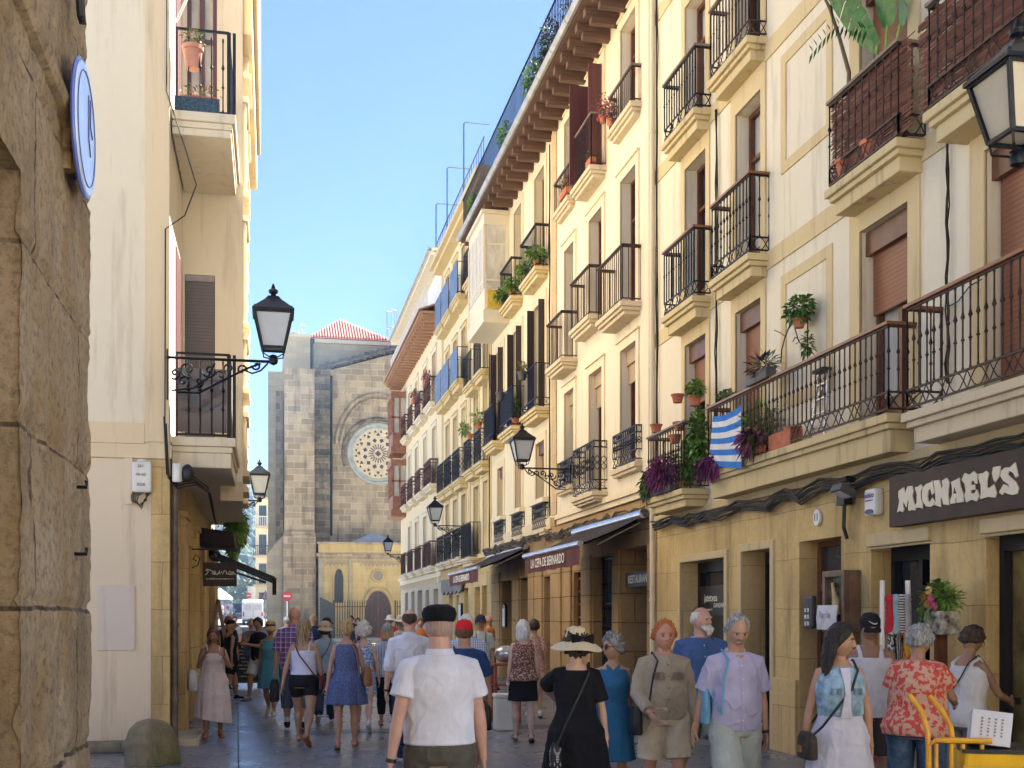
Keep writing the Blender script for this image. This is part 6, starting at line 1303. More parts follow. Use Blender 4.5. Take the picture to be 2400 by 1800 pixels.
# 23 black tank woman with cap
p=Person('woman in black cap and black sleeveless outfit striding right on the left side',540,23.4,1.65,-62,fem=True,b=1.06,skin='olive',legs='walk',arms=((8,12,26,2),(-14,12,0,4)))
p.tank(BL,.52,.79,.012); p.legwear(BL,.7,.59,.012,'shorts',loose=.012); p.shoes(BL,sole); p.hair_('bun','blond',.014); p.hat(BL,'cap')
# 24 white dress woman on phone
p=Person('woman in long white strapless dress holding a phone to her face, leftmost in the crowd',500,16.4,1.56,186,fem=True,b=1.2,skin='brown',legs='small2',arms=((28,16,128,-22),(26,16,135,-20)),nod=14,turn=-10,face=1,curl=1.0)
p.skirt(C('offwhite_dress',(.60,.52,.54)),.62,.15,w1=.035,top=.765,inf=.014,name='dress',folds=7,skew=.03,straps=.010); p.sandals(C('orange_sandal',(.45,.08,.03))); p.hair_('long','brown',.018); p.longhair('mixed',.22,.07,20,.02)
p.bag('white plastic carrier bag hanging from the arm of the woman on the phone','bag',C('white_bag',(.62,.60,.60)),1,.52,(.28,.14,.3),cross=False)
ph=thing('phone','dark phone held at the ear of the woman in the white strapless dress','phone',p.world(p.arms[0][2]+Vector((.0,.02,.09))),p.root.rotation_euler.z); m_=MB(); m_.box(-.006,.006,-.035,.035,-.07,.07); m_.build('case',BLL,ph,bevel=.003)
# 25 seated grey haired person behind the board
p=Person('grey haired person sitting behind the menu board, hands to the face',588,27.5,1.68,200,b=1.0,skin='tan',legs='sit',arms=((35,14,120,-20),(35,14,120,-20)))
p.root.location.z+=.36; p.shirt(C('dull_top',(.12,.09,.08)),.9,z0=.49,collar=False); p.legwear(NV,1.9); p.hair_('short','pepper',.02); p.shoes(BL,sole)
# background figures
def plain(label,px,d,h,rot,skin,top,bot,hair,hat=None,hm=None,fem=False,legs='small',shorts=False,b=1.0,**k):
    p=Person(label,px,d,h,rot,skin=skin,fem=fem,legs=legs,b=b,**k); p.shirt(top,.8,z0=.49,inf=.02,collar=False); p.legwear(bot,.9 if shorts else 1.95,.58,.012,loose=.016); p.shoes(BL,sole)
    if hair: p.hair_(hair[0],hair[1],.018)
    if hat: p.hat(hm,hat)
    return p
RD=C('red_shirt',(.5,.025,.03)); OR=C('orange_shirt',(.5,.16,.03)); GN=C('mint_tshirt',(.5,.58,.56)); DS=C('dark_shirt',(.03,.03,.035))
p=plain('man in navy cap and mint t-shirt with backpack straps walking towards us',1126,20.5,1.74,176,'tan',GN,KH,('short','dark'),'cap',NV,face=1)
for sd in (-1,1): q=MB(); q.tube([p.up((sd*.085,.10,1.1)),p.up((sd*.085,.13,1.3)),p.up((sd*.085,.05,1.43)),p.up((sd*.08,-.08,1.38))],.018,8,flat=.5); q.build('backpack_strap',NV,p.root,smooth=True)
plain('balding man in orange t-shirt and navy shorts, turned away at the right wall',1146,26,1.74,60,'red',OR,NV,None,shorts=True)
plain('man in red shirt and white bucket hat, far down the street',914,30,1.74,-10,'tan',RD,KH,('short','grey'),'safari',WH)
plain('person in broad white hat and teal skirt, just beyond the balding man',940,22,1.73,-6,'tan',C('pale_top',(.5,.5,.55)),C('teal_skirt',(.08,.25,.32)),('long','grey'),'safari',C('offwhite_hat',(.62,.6,.55)),fem=True)
p=Person('woman from behind in blue and white striped shirt with black leggings',908,18,1.60,-6,fem=True,b=1.06,skin='olive',legs='small',arms=((-6,12,20,4),(4,12,10,4)))
p.shirt(stripes('blue_stripe',(.62,.64,.72),(.06,.12,.33),42,.42),.9,z0=.48,inf=.02,collar=False,name='blouse'); p.legwear(BL,1.7,.56,.006); p.sandals(BLL); p.hair_('long','grey',.02); p.longhair('blond',.05,.07,16,.03)
plain('man in brown cap and dark blue shirt near the church fence',734,30,1.76,200,'tan',NV,KH,('short','grey'),'cap',C('brown_cap',(.3,.2,.1)))
plain('person in black cap looking right, behind the bucket hat',764,26,1.68,-80,'tan',DS,DS,('short','black'),'cap',BL)
plain('person with white cap beyond the plaid shirt',672,33,1.70,10,'pale',C('pale_top',(.5,.5,.55)),NV,('short','grey'),'cap',WH)
plain('dark haired man standing at the church fence, left of a pair',824,46,1.74,150,'tan',DS,NV,('short','dark'))
plain('dark haired woman at the church fence, right of a pair',838,47,1.66,190,'tan',C('rust_top',(.3,.08,.05)),NV,('long','dark'),fem=True)
plain('brown haired person with orange top, peeking past the white shirt',986,30,1.66,170,'red',OR,NV,('short','brown'),fem=True)
plain('dark haired man in dark shirt behind the striding black cap',534,27,1.72,-20,'tan',DS,KH,('short','brown'))
plain('person in light top, small and behind the left shop frame',549,38,1.72,-160,'pink',C('pale_top',(.5,.5,.55)),C('pale_shorts',(.45,.42,.38)),('short','brown'),shorts=True)
for i,(px,d,top,bt) in enumerate(((520,118,WH,BG),(527,122,C('pink_top',(.55,.3,.3)),WH),(534,120,NV,BG),(541,124,WH,C('pale_shorts',(.45,.42,.38))),(514,126,C('pink_top',(.55,.3,.3)),BG))):
    q=Person('tiny figure in pale summer clothes on the sunlit square',px,d,1.7,R.uniform(0,360),skin='tan',legs='small',group='distant people on the sunlit square'); q.shirt(top,.8,collar=False); q.legwear(bt,.9); q.hair_('short','dark',.02)
LET= {'M':[(0.768,0.028),(0.672,0.057),(0.64,-0.005),(0.599,0.057),(0.513,0.055),(0.488,0.002),(0.51,-0.05),(0.478,-0.119),(0.45,-0.156),(0.457,-0.2),(0.52,-0.188),(0.581,-0.191),(0.588,-0.143),(0.574,-0.109),(0.585,-0.069),(0.626,-0.151),(0.675,-0.084),(0.684,-0.134),(0.665,-0.16),(0.684,-0.196),(0.746,-0.177),(0.798,-0.189),(0.776,-0.141),(0.753,-0.072),(0.773,-0.027)],'I':[(0.464,0.034),(0.4,0.035),(0.359,0.053),(0.32,0.022),(0.356,-0.02),(0.356,-0.081),(0.324,-0.134),(0.324,-0.192),(0.386,-0.174),(0.442,-0.176),(0.457,-0.148),(0.428,-0.124),(0.426,-0.043)],'C':[(0.147,0.067),(0.138,0.017),(0.114,-0.06),(0.161,-0.07),(0.187,-0.007),(0.221,-0.023),(0.235,-0.078),(0.228,-0.124),(0.187,-0.136),(0.154,-0.101),(0.107,-0.14),(0.127,-0.175),(0.187,-0.19),(0.262,-0.174),(0.324,-0.115),(0.334,-0.052),(0.324,0.008),(0.262,0.043),(0.181,0.052)],'H':[(0.127,0.061),(0.034,0.058),(-0.005,-0.028),(-0.028,-0.009),(-0.011,0.045),(-0.095,0.063),(-0.136,0.02),(-0.123,-0.041),(-0.114,-0.099),(-0.127,-0.152),(-0.131,-0.2),(-0.031,-0.183),(-0.018,-0.133),(-0.002,-0.11),(0.011,-0.134),(0.008,-0.205),(0.116,-0.176),(0.094,-0.137),(0.101,-0.062),(0.114,-0.0)],'A':[(-0.165,0.016),(-0.235,0.027),(-0.299,0.041),(-0.312,-0.033),(-0.346,-0.094),(-0.364,-0.125),(-0.364,-0.193),(-0.257,-0.192),(-0.253,-0.146),(-0.235,-0.144),(-0.235,-0.193),(-0.149,-0.19),(-0.153,-0.154),(-0.184,-0.106),(-0.182,-0.04)],'a':[(-0.222,-0.041),(-0.253,-0.102),(-0.21,-0.101)],'E':[(-0.334,0.015),(-0.383,0.074),(-0.461,0.05),(-0.527,0.072),(-0.582,0.036),(-0.574,-0.048),(-0.539,-0.04),(-0.525,-0.014),(-0.489,-0.013),(-0.482,-0.048),(-0.539,-0.051),(-0.545,-0.098),(-0.485,-0.095),(-0.489,-0.124),(-0.539,-0.132),(-0.568,-0.097),(-0.592,-0.127),(-0.607,-0.168),(-0.568,-0.208),(-0.491,-0.184),(-0.407,-0.201),(-0.377,-0.133),(-0.401,-0.093),(-0.383,-0.026)],'L':[(-0.6,0.04),(-0.667,0.039),(-0.713,0.053),(-0.75,0.026),(-0.725,-0.037),(-0.725,-0.093),(-0.753,-0.11),(-0.827,-0.08),(-0.866,-0.163),(-0.844,-0.202),(-0.736,-0.184),(-0.619,-0.193),(-0.633,-0.139),(-0.633,-0.069),(-0.598,-0.008)],'q':[(-0.816,0.073),(-0.916,0.072),(-0.91,0.01),(-0.888,-0.036),(-0.847,-0.066),(-0.821,-0.041),(-0.799,0.02)],'S':[(-1.126,0.076),(-1.168,-0.048),(-1.132,-0.059),(-1.1,-0.013),(-1.046,0.013),(-1.025,-0.018),(-1.068,-0.05),(-1.137,-0.095),(-1.172,-0.155),(-1.153,-0.2),(-1.089,-0.203),(-1.019,-0.186),(-0.981,-0.168),(-0.947,-0.189),(-0.899,-0.16),(-0.965,-0.095),(-1.009,-0.11),(-1.041,-0.134),(-1.036,-0.107),(-0.96,-0.064),(-0.918,-0.019),(-0.932,0.027),(-0.981,0.048),(-1.057,0.042)]}
def at(px,py,X):            # point of the plane X=const seen at photo position px,py
    t=(px-1200)/2700; y=X*(CT-t*ST)/(t*CT+ST); return Vector((X,y,CZ+(1445-py)/2700*(X*ST+y*CT)))
# ---- shop sign board over the right shop
sg=thing('shop_sign','large brown sign board with cream wavy lettering over the rightmost shop','sign',(6.37,9.9,2.93))
m=MB(); m.box(-.05,.06,-2.0,1.07,-.26,.265); m.build('board',M['signb'],sg,bevel=.006)
m=MB()
for k,p in LET.items():
    if k=='a': continue
    m.prism([(y+.1,z+.07) for y,z in p],0,-.062,-.051)
m.build('lettering',M['lt'],sg); m=MB(); m.prism([(y+.1,z+.07) for y,z in LET['a']],0,-.066,-.0625); m.build('letter_counter',M['signb'],sg)
# ---- number plaque, alarm box, floodlight, intercom, display case
p=at(1915,1213,6.42); t_=thing('number_plaque','small white oval house number plaque above the street door','plaque',p)
m=MB(); m.rings([[Vector((x,.085*cos(a),.10*sin(a))) for a in [i*pi/12 for i in range(24)]] for x in (.02,-.012)]); m.build('plate',M['greybox'],t_,bevel=.003); text('11',.13,TR(-.016,0,0)@FACEL,M['black'],'number',t_,.001)
p=at(2049,1178,6.40); t_=thing('alarm_box','white alarm box with blue lens beside the brown shop sign','box',p)
m=MB(); m.box(-.06,.05,-.12,.12,-.14,.15); m.build('casing',M['greybox'],t_,bevel=.035); m=MB(); m.rings([[Vector((x,.09*cos(a),.028*sin(a)-.1)) for a in [i*pi/8 for i in range(16)]] for x in (-.05,-.066)]); m.build('lens',mat('blue_lens',(.02,.06,.2),.2),t_)
pu=mat('purple_print',(.1,.04,.35)); text('sebico',.075,TR(-.062,.0,.075)@FACEL,pu,'print',t_,.001,.001); text('SEGURIDAD, S.A.',.022,TR(-.062,.0,.02)@FACEL,pu,'print',t_,.001)
p=at(1978,1148,6.2); t_=thing('floodlight','small grey floodlight on a bracket above the street door','floodlight',p)
m=MB(); m.box(-.1,.1,-.12,.12,-.06,.03); m.xf(Matrix.Rotation(radians(25),4,'Y')); m.build('housing',M['terrad'],t_,bevel=.015); m=MB(); m.box(-.07,.07,-.09,.09,-.066,-.061); m.xf(Matrix.Rotation(radians(25),4,'Y')); m.build('glass',M['milk'],t_); m=MB(); m.bar((.05,0,.0),(.25,-.05,.1),.025); m.lathe([(.06,0),(.06,.02)],n=14,M=Matrix.Translation((.02,-.1,.1))@Matrix.Rotation(.6,4,'X')); m.build('bracket',M['lampm'],t_)
p=at(1895,1435,6.37); t_=thing('intercom','dark grey door intercom panel on the stone pier left of the street door','intercom',p)
m=MB(); m.box(-.02,.05,-.13,.13,-.2,.2); m.build('panel',M['terrad'],t_,bevel=.03); m=MB()
for i in range(2):
    for j in range(3): m.box(-.026,-.0205,-.06+.07*i,-.01+.07*i,-.16+.08*j,-.11+.08*j)
m.build('buttons',M['alu'],t_)
t_=thing('display_case','brown glazed display case with a bottle, on the pier beside the street door','display case',(6.3,12.05,1.92))
m=MB()
for a,b,c,d in ((-.26,-.19,-.36,.34),(.19,.26,-.36,.34),(-.19,.19,.27,.34),(-.19,.19,-.36,-.29)): m.box(-.06,.0,a,b,c,d)
m.box(.001,.14,-.26,.26,-.36,.34); m.box(-.04,.14,-.25,.25,-.85,-.3605); m.build('case',mat('brown_case',(.17,.10,.065),.5,0,.2,6),t_,bevel=.008)
m=MB(); m.box(-.012,-.004,-.19,.19,-.29,.27); m.build('back_panel',mat('case_green',(.10,.10,.06),.2,0,.5,8),t_); m=MB(); m.tube([(-.03,.06,.2),(-.035,.02,.1),(-.035,-.04,-.02),(-.035,-.06,-.16)],[.02,.025,.05,.05],10); m.build('bottle',mat('bottle_label',(.5,.36,.17),.4,0,.2,8),t_,smooth=True)
t_=thing('paper_notice','white paper notice hanging under the glass of the brown display case','notice',(6.2,12.12,1.73)); m=MB(); m.rings([[Vector((x+.01*sin(a*3),.24*a,z)) for a in (-1,-.5,0,.5,1)]+[Vector((x+.012+.01*sin(a*3),.24*a,z)) for a in (1,.5,0,-.5,-1)] for x,z in ((.01,.14),(-.01,0),(0,-.14))]); m.build('sheet',WH,t_); text('lla···ia',.11,TR(-.03,0,.03)@FACEL,gt,'print',t_,.001)
# ---- window lettering
sgt=thing('window_sign','black shop window panel with white script lettering, left of the street door','sign',(6.74,16.9,1.98)); m=MB(); m.box(-.004,.01,-.55,.6,-.22,.24); m.build('panel',M['black'],sgt)
text('jatetxea',.17,TR(-.008,.1,.05)@FACEL,M['wlt'],'lettering',sgt,.001); text('GANDARIAS',.1,TR(-.008,-.3,-.07)@FACEL,M['wlt'],'lettering',sgt,.001); text('o 31 de agosto 23',.045,TR(-.008,.2,-.13)@FACEL,M['wlt'],'lettering',sgt,.001)
# ---- restaurant boards
def board(label,p,w,h,s,size,m_=None,lm=None,sx=1,cat='sign'):
    t_=thing('hanging_sign',label,cat,p); m=MB(); m.box(-.015,.015,-w/2,w/2,-h/2,h/2); m.build('board',m_ or mat('dark_green_board',(.045,.05,.035),.6,0,.3,8),t_,bevel=.005); text(s,size,TR(-.018,0,0)@FACEL,lm or M['wlt'],'lettering',t_,.002,.006,sx=sx); return t_
board('dark board lettered in white over the restaurant doorway',(6.54,19.98,2.42),1.5,.27,'RESTAURANT',.2,sx=1.0)
a=at(1212,1360,6.9); board('dark board lettered in white, partly behind the brown pillar under the big awning',(6.9,a.y-.75,a.z),1.5,.3,'LA CEPA',.27)
a=at(1180,1364,6.85); board('small dark bar board in the recess under the far awning',(6.85,a.y,a.z),.75,.32,'BAR',.27)
a=at(1191,1448,6.5); t_=thing('menu_case','tall narrow white menu case on the brown wall beneath the far awning','menu case',(6.42,a.y,a.z)); m=MB(); m.box(-.05,.02,-.2,.2,-.27,.3); m.prism([(-.2,.301),(.2,.301),(0,.4)],0,-.05,.02); m.build('case',M['lampm'],t_); m=MB(); m.box(-.055,-.051,-.15,.15,-.23,.26); m.build('sheet',WH,t_)
# ---- awnings
def awning(label,y0,y1,zw,xf,zf,zv,size):
    t_=thing('awning',label,'awning',(6.45,(y0+y1)/2,zw)); o=lambda x,y,z:Vector((x-6.45,y-(y0+y1)/2,z-zw)); m=MB(); n=20
    tp=[[o(6.35-(6.35-xf)*i/6,y0+.03,zw-(zw-zf)*i/6-.03*sin(pi*i/6)) for i in range(7)],[o(6.35-(6.35-xf)*i/6,y1-.03,zw-(zw-zf)*i/6-.03*sin(pi*i/6)) for i in range(7)]]
    m.add(tp[0]+tp[1]+[p-Vector((0,0,.008)) for p in tp[0]+tp[1]],[(i,i+1,i+8,i+7) for i in range(6)]+[(i+14,i+21,i+22,i+15) for i in range(6)]); m.build('canopy',M['awnb'],t_)
    m=MB(); rs=[]
    for i in range(n+1): y=y0+.03+(y1-y0-.06)*i/n; x=xf-.01+.012*sin(i*1.7); rs.append([o(x,y,zf-.03),o(x+.004,y,zf-.03),o(x+.004+.01*sin(i*2.3),y,zv+.01*sin(i*1.3)),o(x+.01*sin(i*2.3),y,zv+.01*sin(i*1.3))])
    m.rings(rs); va=m.build('valance',M['awn'],t_)
    m=MB(); m.tube([o(xf,y0,zf),o(xf,y1,zf)],.055,12); m.tube([o(6.33,y0-.1,zw+.03),o(6.33,y1+.1,zw+.03)],.09,12); m.build('roller_bar',M['alu'],t_,smooth=True)
    m=MB()
    for y in (y0+.25,y1-.4): m.bar(o(6.3,y,zw-.08),o(5.9,y+.55,zw-.28),.05); m.bar(o(5.9,y+.55,zw-.28),o(xf,y,zf-.02),.045)
    m.build('folding_arms',M['lampm'],t_); m=MB(); m.bar(o(6.3,y0+.02,zw-.12),o(xf+.3,y0+.02,zf-.02),.02); m.build('crank_rod',M['railg'],t_)
    text('LA CEPA DE BERNARDO',size,TR(*(o(xf-.03,(y0+y1)/2+.15,(zf+zv)/2-.02)))@FACEL,M['wlt'],'lettering',t_,.002,.002,sx=1.0)
awning('open burgundy awning with white lettering, the larger and nearer of two',19.15,23.6,3.5,5.21,3.0,2.63,.25)
awning('open burgundy awning with white lettering, the smaller and farther of two',28.7,33.6,3.5,5.14,2.98,2.62,.25)
t_=thing('shop_fascia','grey scalloped board hanging above the doors beyond the far awning','sign',(6.33,41,2.75)); m=MB(); m.prism([(-2.4,.35),(2.2,.35),(2.2,-.1)]+[(2.2-.46*i,-.1-.12*abs(sin(i*pi/2))) for i in range(1,10)]+[(-2.4,-.1)],0,-.03,.03); m.build('board',mat('grey_board',(.18,.16,.14),.7,0,.3,4),t_)
for y,l in ((43.4,'leftmost'),(42.6,'middle'),(39.3,'rightmost')):
    t_=thing('menu_card','small white framed menu panel on the yellow house, %s of three'%l,'menu',(6.40,y,1.75),0,'framed menus on the yellow house'); m=MB(); m.box(-.03,.03,-.3,.3,-.45,.45); m.build('frame',M['lampm'],t_); m=MB(); m.box(-.034,-.0305,-.25,.25,-.4,.4); m.build('sheet',pattern('menu_print',(.6,.6,.58),[(.1,.1,.1)],30,.6) if 'menu_print' not in MATS else MATS['menu_print'],t_)
# ---- cables and pipes
def cab(label,pts,r=.012,m_='cable',k=1,sp=.02,grp='cables clipped along the facades'):
    m=MB()
    for i in range(k):
        q=[Vector(p)+Vector((-.012*i+R.uniform(-.01,.01),0,(i-k/2)*sp+R.uniform(-.015,.015))) for p in pts]; m.tube(q,r*R.uniform(.7,1.2),5)
    tag(m.build('cable_run',M[m_],smooth=True),label,'cable',grp)
def wavy(y0,y1,z,n,x,a=.05): return [(x,y0+(y1-y0)*i/n,z+noise.noise((i*.9,z*3,x))*a*2-abs(sin(i*1.1))*a*.6) for i in range(n+1)]
cab('bundle of sagging black cables under the long flowered balcony and over the brown sign',wavy(8.2,18.6,3.28,34,6.36,.05),.014,'cable',7,.02)
cab('dusty cable bundle along the ledge above the big burgundy awning',wavy(18.9,26.4,3.62,26,6.36,.06),.016,'cableg',7,.022)
cab('dusty cable bundle looping below the iron fronted windows of the shuttered house',[(6.22-.1*(0 if abs((i%8)-4)>2 else 1),26.4+7.2*i/32,3.62+noise.noise((i*.5,3,1))*.1) for i in range(33)],.018,'cableg',7,.022)
for i,(y,x,z0,z1,l) in enumerate(((10.05,6.42,4.0,6.4,'between the brown shuttered windows at the right edge'),(15.95,6.42,4.2,9.2,'between the two narrow window columns of the nearest house'),(18.62,6.42,3.4,13.6,'next to the joint of the peach house'),(26.25,6.41,4.1,12.8,'on the joint between the peach and shuttered houses'),(33.85,6.41,3.7,9.6,'on the left end of the shuttered house'))):
    cab('thin dark cables hanging vertically '+l,[(x,y+noise.noise((j*.6,i,0))*.04,z0+(z1-z0)*j/14) for j in range(15)],.01,'cable',3,0)
cab('thin loose wire crossing the wall right of the brown shutter box',[(6.42,10.05,4.75),(6.4,9.85,4.74),(6.42,9.7,4.84),(6.43,9.52,4.86)],.006)
m=MB(); m.tube([(6.38,18.78,.1),(6.38,18.78,13.9)],.045,10); [m.tube([(6.38,18.78,z),(6.38,18.78,z+.05)],.056,10) for z in (2,4,6,8,10,12)]
tag(m.build('downpipe',M['slabw'],smooth=True),'pale downpipe running up the edge of the nearest house','downpipe')
m=MB(); m.tube([(6.36,12.0,3.1),(6.36,12.02,2.75),(6.38,11.98,2.62)],.022,8); m.box(6.3,6.4,11.9,12.08,3.0,3.2); tag(m.build('conduit',M['lampm'],smooth=False),'short grey conduit with junction box left of the alarm box','conduit')
# ---- left side signs, canopy, awning arms
t_=thing('shop_sign','brown square hanging sign with white script lettering on the left','sign',(-.84,20,2.45)); m=MB(); m.box(-.275,.275,-.015,.015,-.2,.2); m.build('board',M['signb'],t_,bevel=.004)
cu=MB(); pts=[(-.24,-.03),(-.21,-.01),(-.19,.03),(-.235,.05),(-.22,.065),(-.16,.05),(-.11,.02),(-.13,-.01),(-.09,-.02),(-.07,.02),(-.09,.04),(-.10,.0),(-.05,-.025),(-.02,.0),(-.01,.04),(.0,-.02),(.03,.03),(.04,-.02),(.07,.04),(.10,.03),(.11,-.01),(.16,-.02),(.20,.02),(.16,.035),(.13,-.01),(.2,-.025),(.22,.03),(.23,-.01),(.26,-.02)]
cu.tube([(x,-.02,z+.02) for x,z in pts],.009,5); cu.build('lettering',M['wlt'],t_); text('La calidad nuestra razón de ser',.036,TR(0,-.02,-.075)@FRONT,M['wlt'],'lettering',t_,.001,.001)
m=MB(); m.bar((-.46,0,.42),(.3,0,.42),.025); m.bar((-.2,0,.2),(-.2,0,.42),.008); m.bar((.2,0,.2),(.2,0,.42),.008); m.tube([(-.46+.0,0,.1),(-.36,0,.15),(-.33,0,.27),(-.4,0,.33),(-.44,0,.25),(-.38,0,.22)],.01,5); m.lathe([(.06,0),(.02,.06)],(-.1,0,.3),8); m.build('bracket',M['lampm'],t_)
t_=thing('wall_canopy','dark boxy canopy above the brown hanging sign','canopy',(-1.28,21.6,3.12)); m=MB(); m.prism([(0,.2),(.62,.12),(.66,-.16),(0,-.08)],1,-.6,.9); m.build('hood',M['awnb'],t_,bevel=.01); m=MB(); m.bar((0,-.5,-.2),(.5,-.5,-.15),.03); m.build('strut',M['lampm'],t_)
t_=thing('awning','half closed black awning on folding arms, reaching in from the left','awning',(-1.25,24,3.05)); m=MB(); m.bar((0,0,0),(1.32,0,-.55),.1,.1); m.bar((0,2.2,0),(1.32,2.2,-.55),.07,.07); m.bar((.05,0,-.25),(1.15,.0,-.62),.04); m.build('folding_arms',M['lampm'],t_)
m=MB(); m.box(1.28,1.36,-.05,2.3,-.83,-.52); m.box(0,.15,-.05,2.3,-.1,.1); m.build('front_bar',M['awnb'],t_,bevel=.01)
# ---- foliage helpers
def leafm(name,c1,c2): 
    m_=mat(name,c1,.5,0,.2,14,col2=c2); return m_
F1=leafm('leaf_green',(.09,.20,.03),(.03,.08,.015)); F2=leafm('bright_leaf',(.22,.36,.05),(.09,.18,.03)); F3=leafm('purple_leaf',(.36,.07,.24),(.12,.03,.10)); F4=leafm('dark_purple_leaf',(.07,.02,.05),(.02,.01,.02)); F5=leafm('banana_leaf',(.035,.17,.02),(.012,.07,.012)); F6=leafm('pink_flower',(.6,.08,.2),(.4,.03,.1)); F7=leafm('dry_leaf',(.35,.18,.06),(.14,.07,.03)); BK=wood('plant_stem',(.10,.06,.03),(.18,.12,.06),2,.8)
def leaf(mb,p,d,l,w,dr=.3):
    d=d.normalized(); up=Vector((0,0,1)); s_=d.cross(up); s_=s_.normalized() if s_.length>.05 else Vector((1,0,0)); a=p+d*l*.5+Vector((0,0,.02*l)); e=p+d*l-Vector((0,0,dr*l)); mb.add([p,a+s_*w,e,a-s_*w],[(0,1,2),(0,2,3)])
def foliage(mb,c,r,n,l=.05,w=.018,dr=.3,dn=0):
    c=Vector(c)
    for i in range(n):
        v=Vector((R.gauss(0,1),R.gauss(0,1),R.gauss(0,1))).normalized(); q=R.random()**.5; p=c+Vector((v.x*r[0]*q,v.y*r[1]*q,v.z*r[2]*q)); d=v+Vector((R.uniform(-.6,.6),R.uniform(-.6,.6),R.uniform(-.5,.5)-dn)); k=R.uniform(.6,1.3); leaf(mb,p,d,l*k,w*k,dr)
def pot(t_,r=.1,h=.16,m_=None,c=(0,0,0),box=None):
    m=MB()
    if box: m.box(c[0]-box[0]/2,c[0]+box[0]/2,c[1]-box[1]/2,c[1]+box[1]/2,c[2],c[2]+h)
    else: m.lathe([(r*.7,0),(r*.95,h*.8),(r*1.08,h*.81),(r*1.1,h),(r*.95,h),(r*.9,h*.9)],c,16)
    return m.build('pot',m_ or M['terra'],t_,smooth=not box,bevel=.012 if box else 0)
def plant(label,p,r,n,mts,potr=.09,poth=.14,l=.06,w=.02,dr=.3,dn=0,stems=4,box=None,pm=None,off=(0,0,0),grp='potted plants on the balconies'):
    t_=thing('potted_plant',label,'plant',p,0,grp); pot(t_,potr,poth,pm,box=box); c=(off[0],off[1],poth+r[2]*.8+off[2])
    for i,mt in enumerate(mts):
        m=MB(); cc=Vector(c)+Vector((R.uniform(-.3,.3)*r[0],R.uniform(-.3,.3)*r[1],0)) if i else c; foliage(m,cc,r,n//len(mts),l,w,dr,dn); m.build('foliage',mt,t_,recalc=False)
    if stems:
        m=MB()
        for i in range(stems): a=R.uniform(0,6.28); m.tube([(0,0,poth*.8),(r[0]*.3*cos(a)+off[0]*.5,r[1]*.3*sin(a)+off[1]*.5,poth+r[2]*.6+off[2]*.5),(c[0]+r[0]*.6*cos(a),c[1]+r[1]*.6*sin(a),c[2]+r[2]*.4)],.005,5)
        m.build('stems',BK,t_)
    return t_
# long balcony (Y 10.65..15.57, top 3.8, rail 4.72, front X 6.13)
plant('leafy green plant in a clay pot high on the long balcony, under the iron scroll',at(1873,755,6.25)-Vector((0,0,.07)),(.13,.26,.15),420,[F1],.08,.11,.075,.022)
plant('purple spiky plant in a window box on the long balcony rail',at(1783,875,6.12)-Vector((0,0,.12)),(.1,.32,.1),150,[F4,F1],0,.14,.14,.016,.1,box=(.14,.62),pm=M['terrad'])
plant('low green succulent on the rail behind the striped flag',at(1700,935,6.2)-Vector((0,0,.05)),(.08,.26,.06),260,[F1],.06,.05,.05,.022)
plant('trailing purple and dry plants at the foot of the long balcony, right of the flag',Vector((6.08,13.85,3.82)),(.12,.26,.13),380,[F4,F3,F7,F1],0,.1,.14,.014,.5,.3,box=(.12,.5),pm=M['terra'],off=(-.03,0,-.02))
plant('tall dracaena with green blades behind the rail of the long balcony',Vector((6.27,14.15,3.82)),(.08,.16,.28),130,[F2,F1],.08,.14,.26,.018,.1)
plant('bare twiggy shrub behind the long balcony bars',Vector((6.28,13.7,3.82)),(.1,.34,.3),160,[F7,F1],.09,.15,.06,.014,.2,stems=12)
plant('purple trailing plant hanging below the striped flag',Vector((6.06,15.25,3.80)),(.1,.28,.14),420,[F3,F4],0,.06,.1,.012,.7,.8,box=(.12,.5),pm=M['terra'],off=(-.03,0,-.1))
t_=thing('planter','orange terracotta trough lying on the long balcony floor','planter',Vector((6.2,13.2,3.81))); pot(t_,0,.2,box=(.17,.62)); m=MB(); m.lathe([(.05,0),(.11,.18),(.12,.2)],(-.0,-.2,.03),14,M=None); m.build('pot',M['terra'],t_)
# small flowered balcony (Y 16.35..18, top 3.66, front X 6.05)
plant('large purple trailing plant spilling over the small flowered balcony',Vector((6.02,17.1,3.66)),(.15,.45,.26),1300,[F3,F4,F3],0,.1,.085,.011,.45,.5,box=(.14,.8),pm=M['terrad'],off=(-.04,0,.0))
plant('dark green trailing plant at the left end of the small flowered balcony',Vector((6.0,17.9,3.66)),(.1,.2,.26),420,[F1,F4],.1,.12,.09,.022,.6,.5,off=(0,0,-.1))
plant('lime green climbing plant filling the small balcony',Vector((6.18,16.75,3.66)),(.12,.3,.34),420,[F2,F1],.1,.14,.09,.035,.3)
plant('round leaved green plant climbing between the two flowered balconies',Vector((6.2,16.15,3.9)),(.1,.14,.5),480,[F2,F1],.07,.1,.09,.04,.4)
plant('bushy green plant in a clay pot on the small balcony corner',at(1628,935,6.12)-Vector((0,0,.1)),(.12,.22,.12),420,[F1,F2],.1,.15,.06,.022)
for (px,py,l) in ((1588,935,'red clay bowl on the rail corner of the small balcony'),(1592,1000,'upper of two clay pots hanging inside the small balcony'),(1582,1030,'lower of two clay pots hanging inside the small balcony'),(1538,1005,'shallow clay pot on the left rail of the small balcony')):
    t_=thing('flower_pot',l,'flower pot',at(px,py,6.10)-Vector((0,0,.06)),0,'clay pots on the small balcony'); pot(t_,.095,.13,M['terra'])
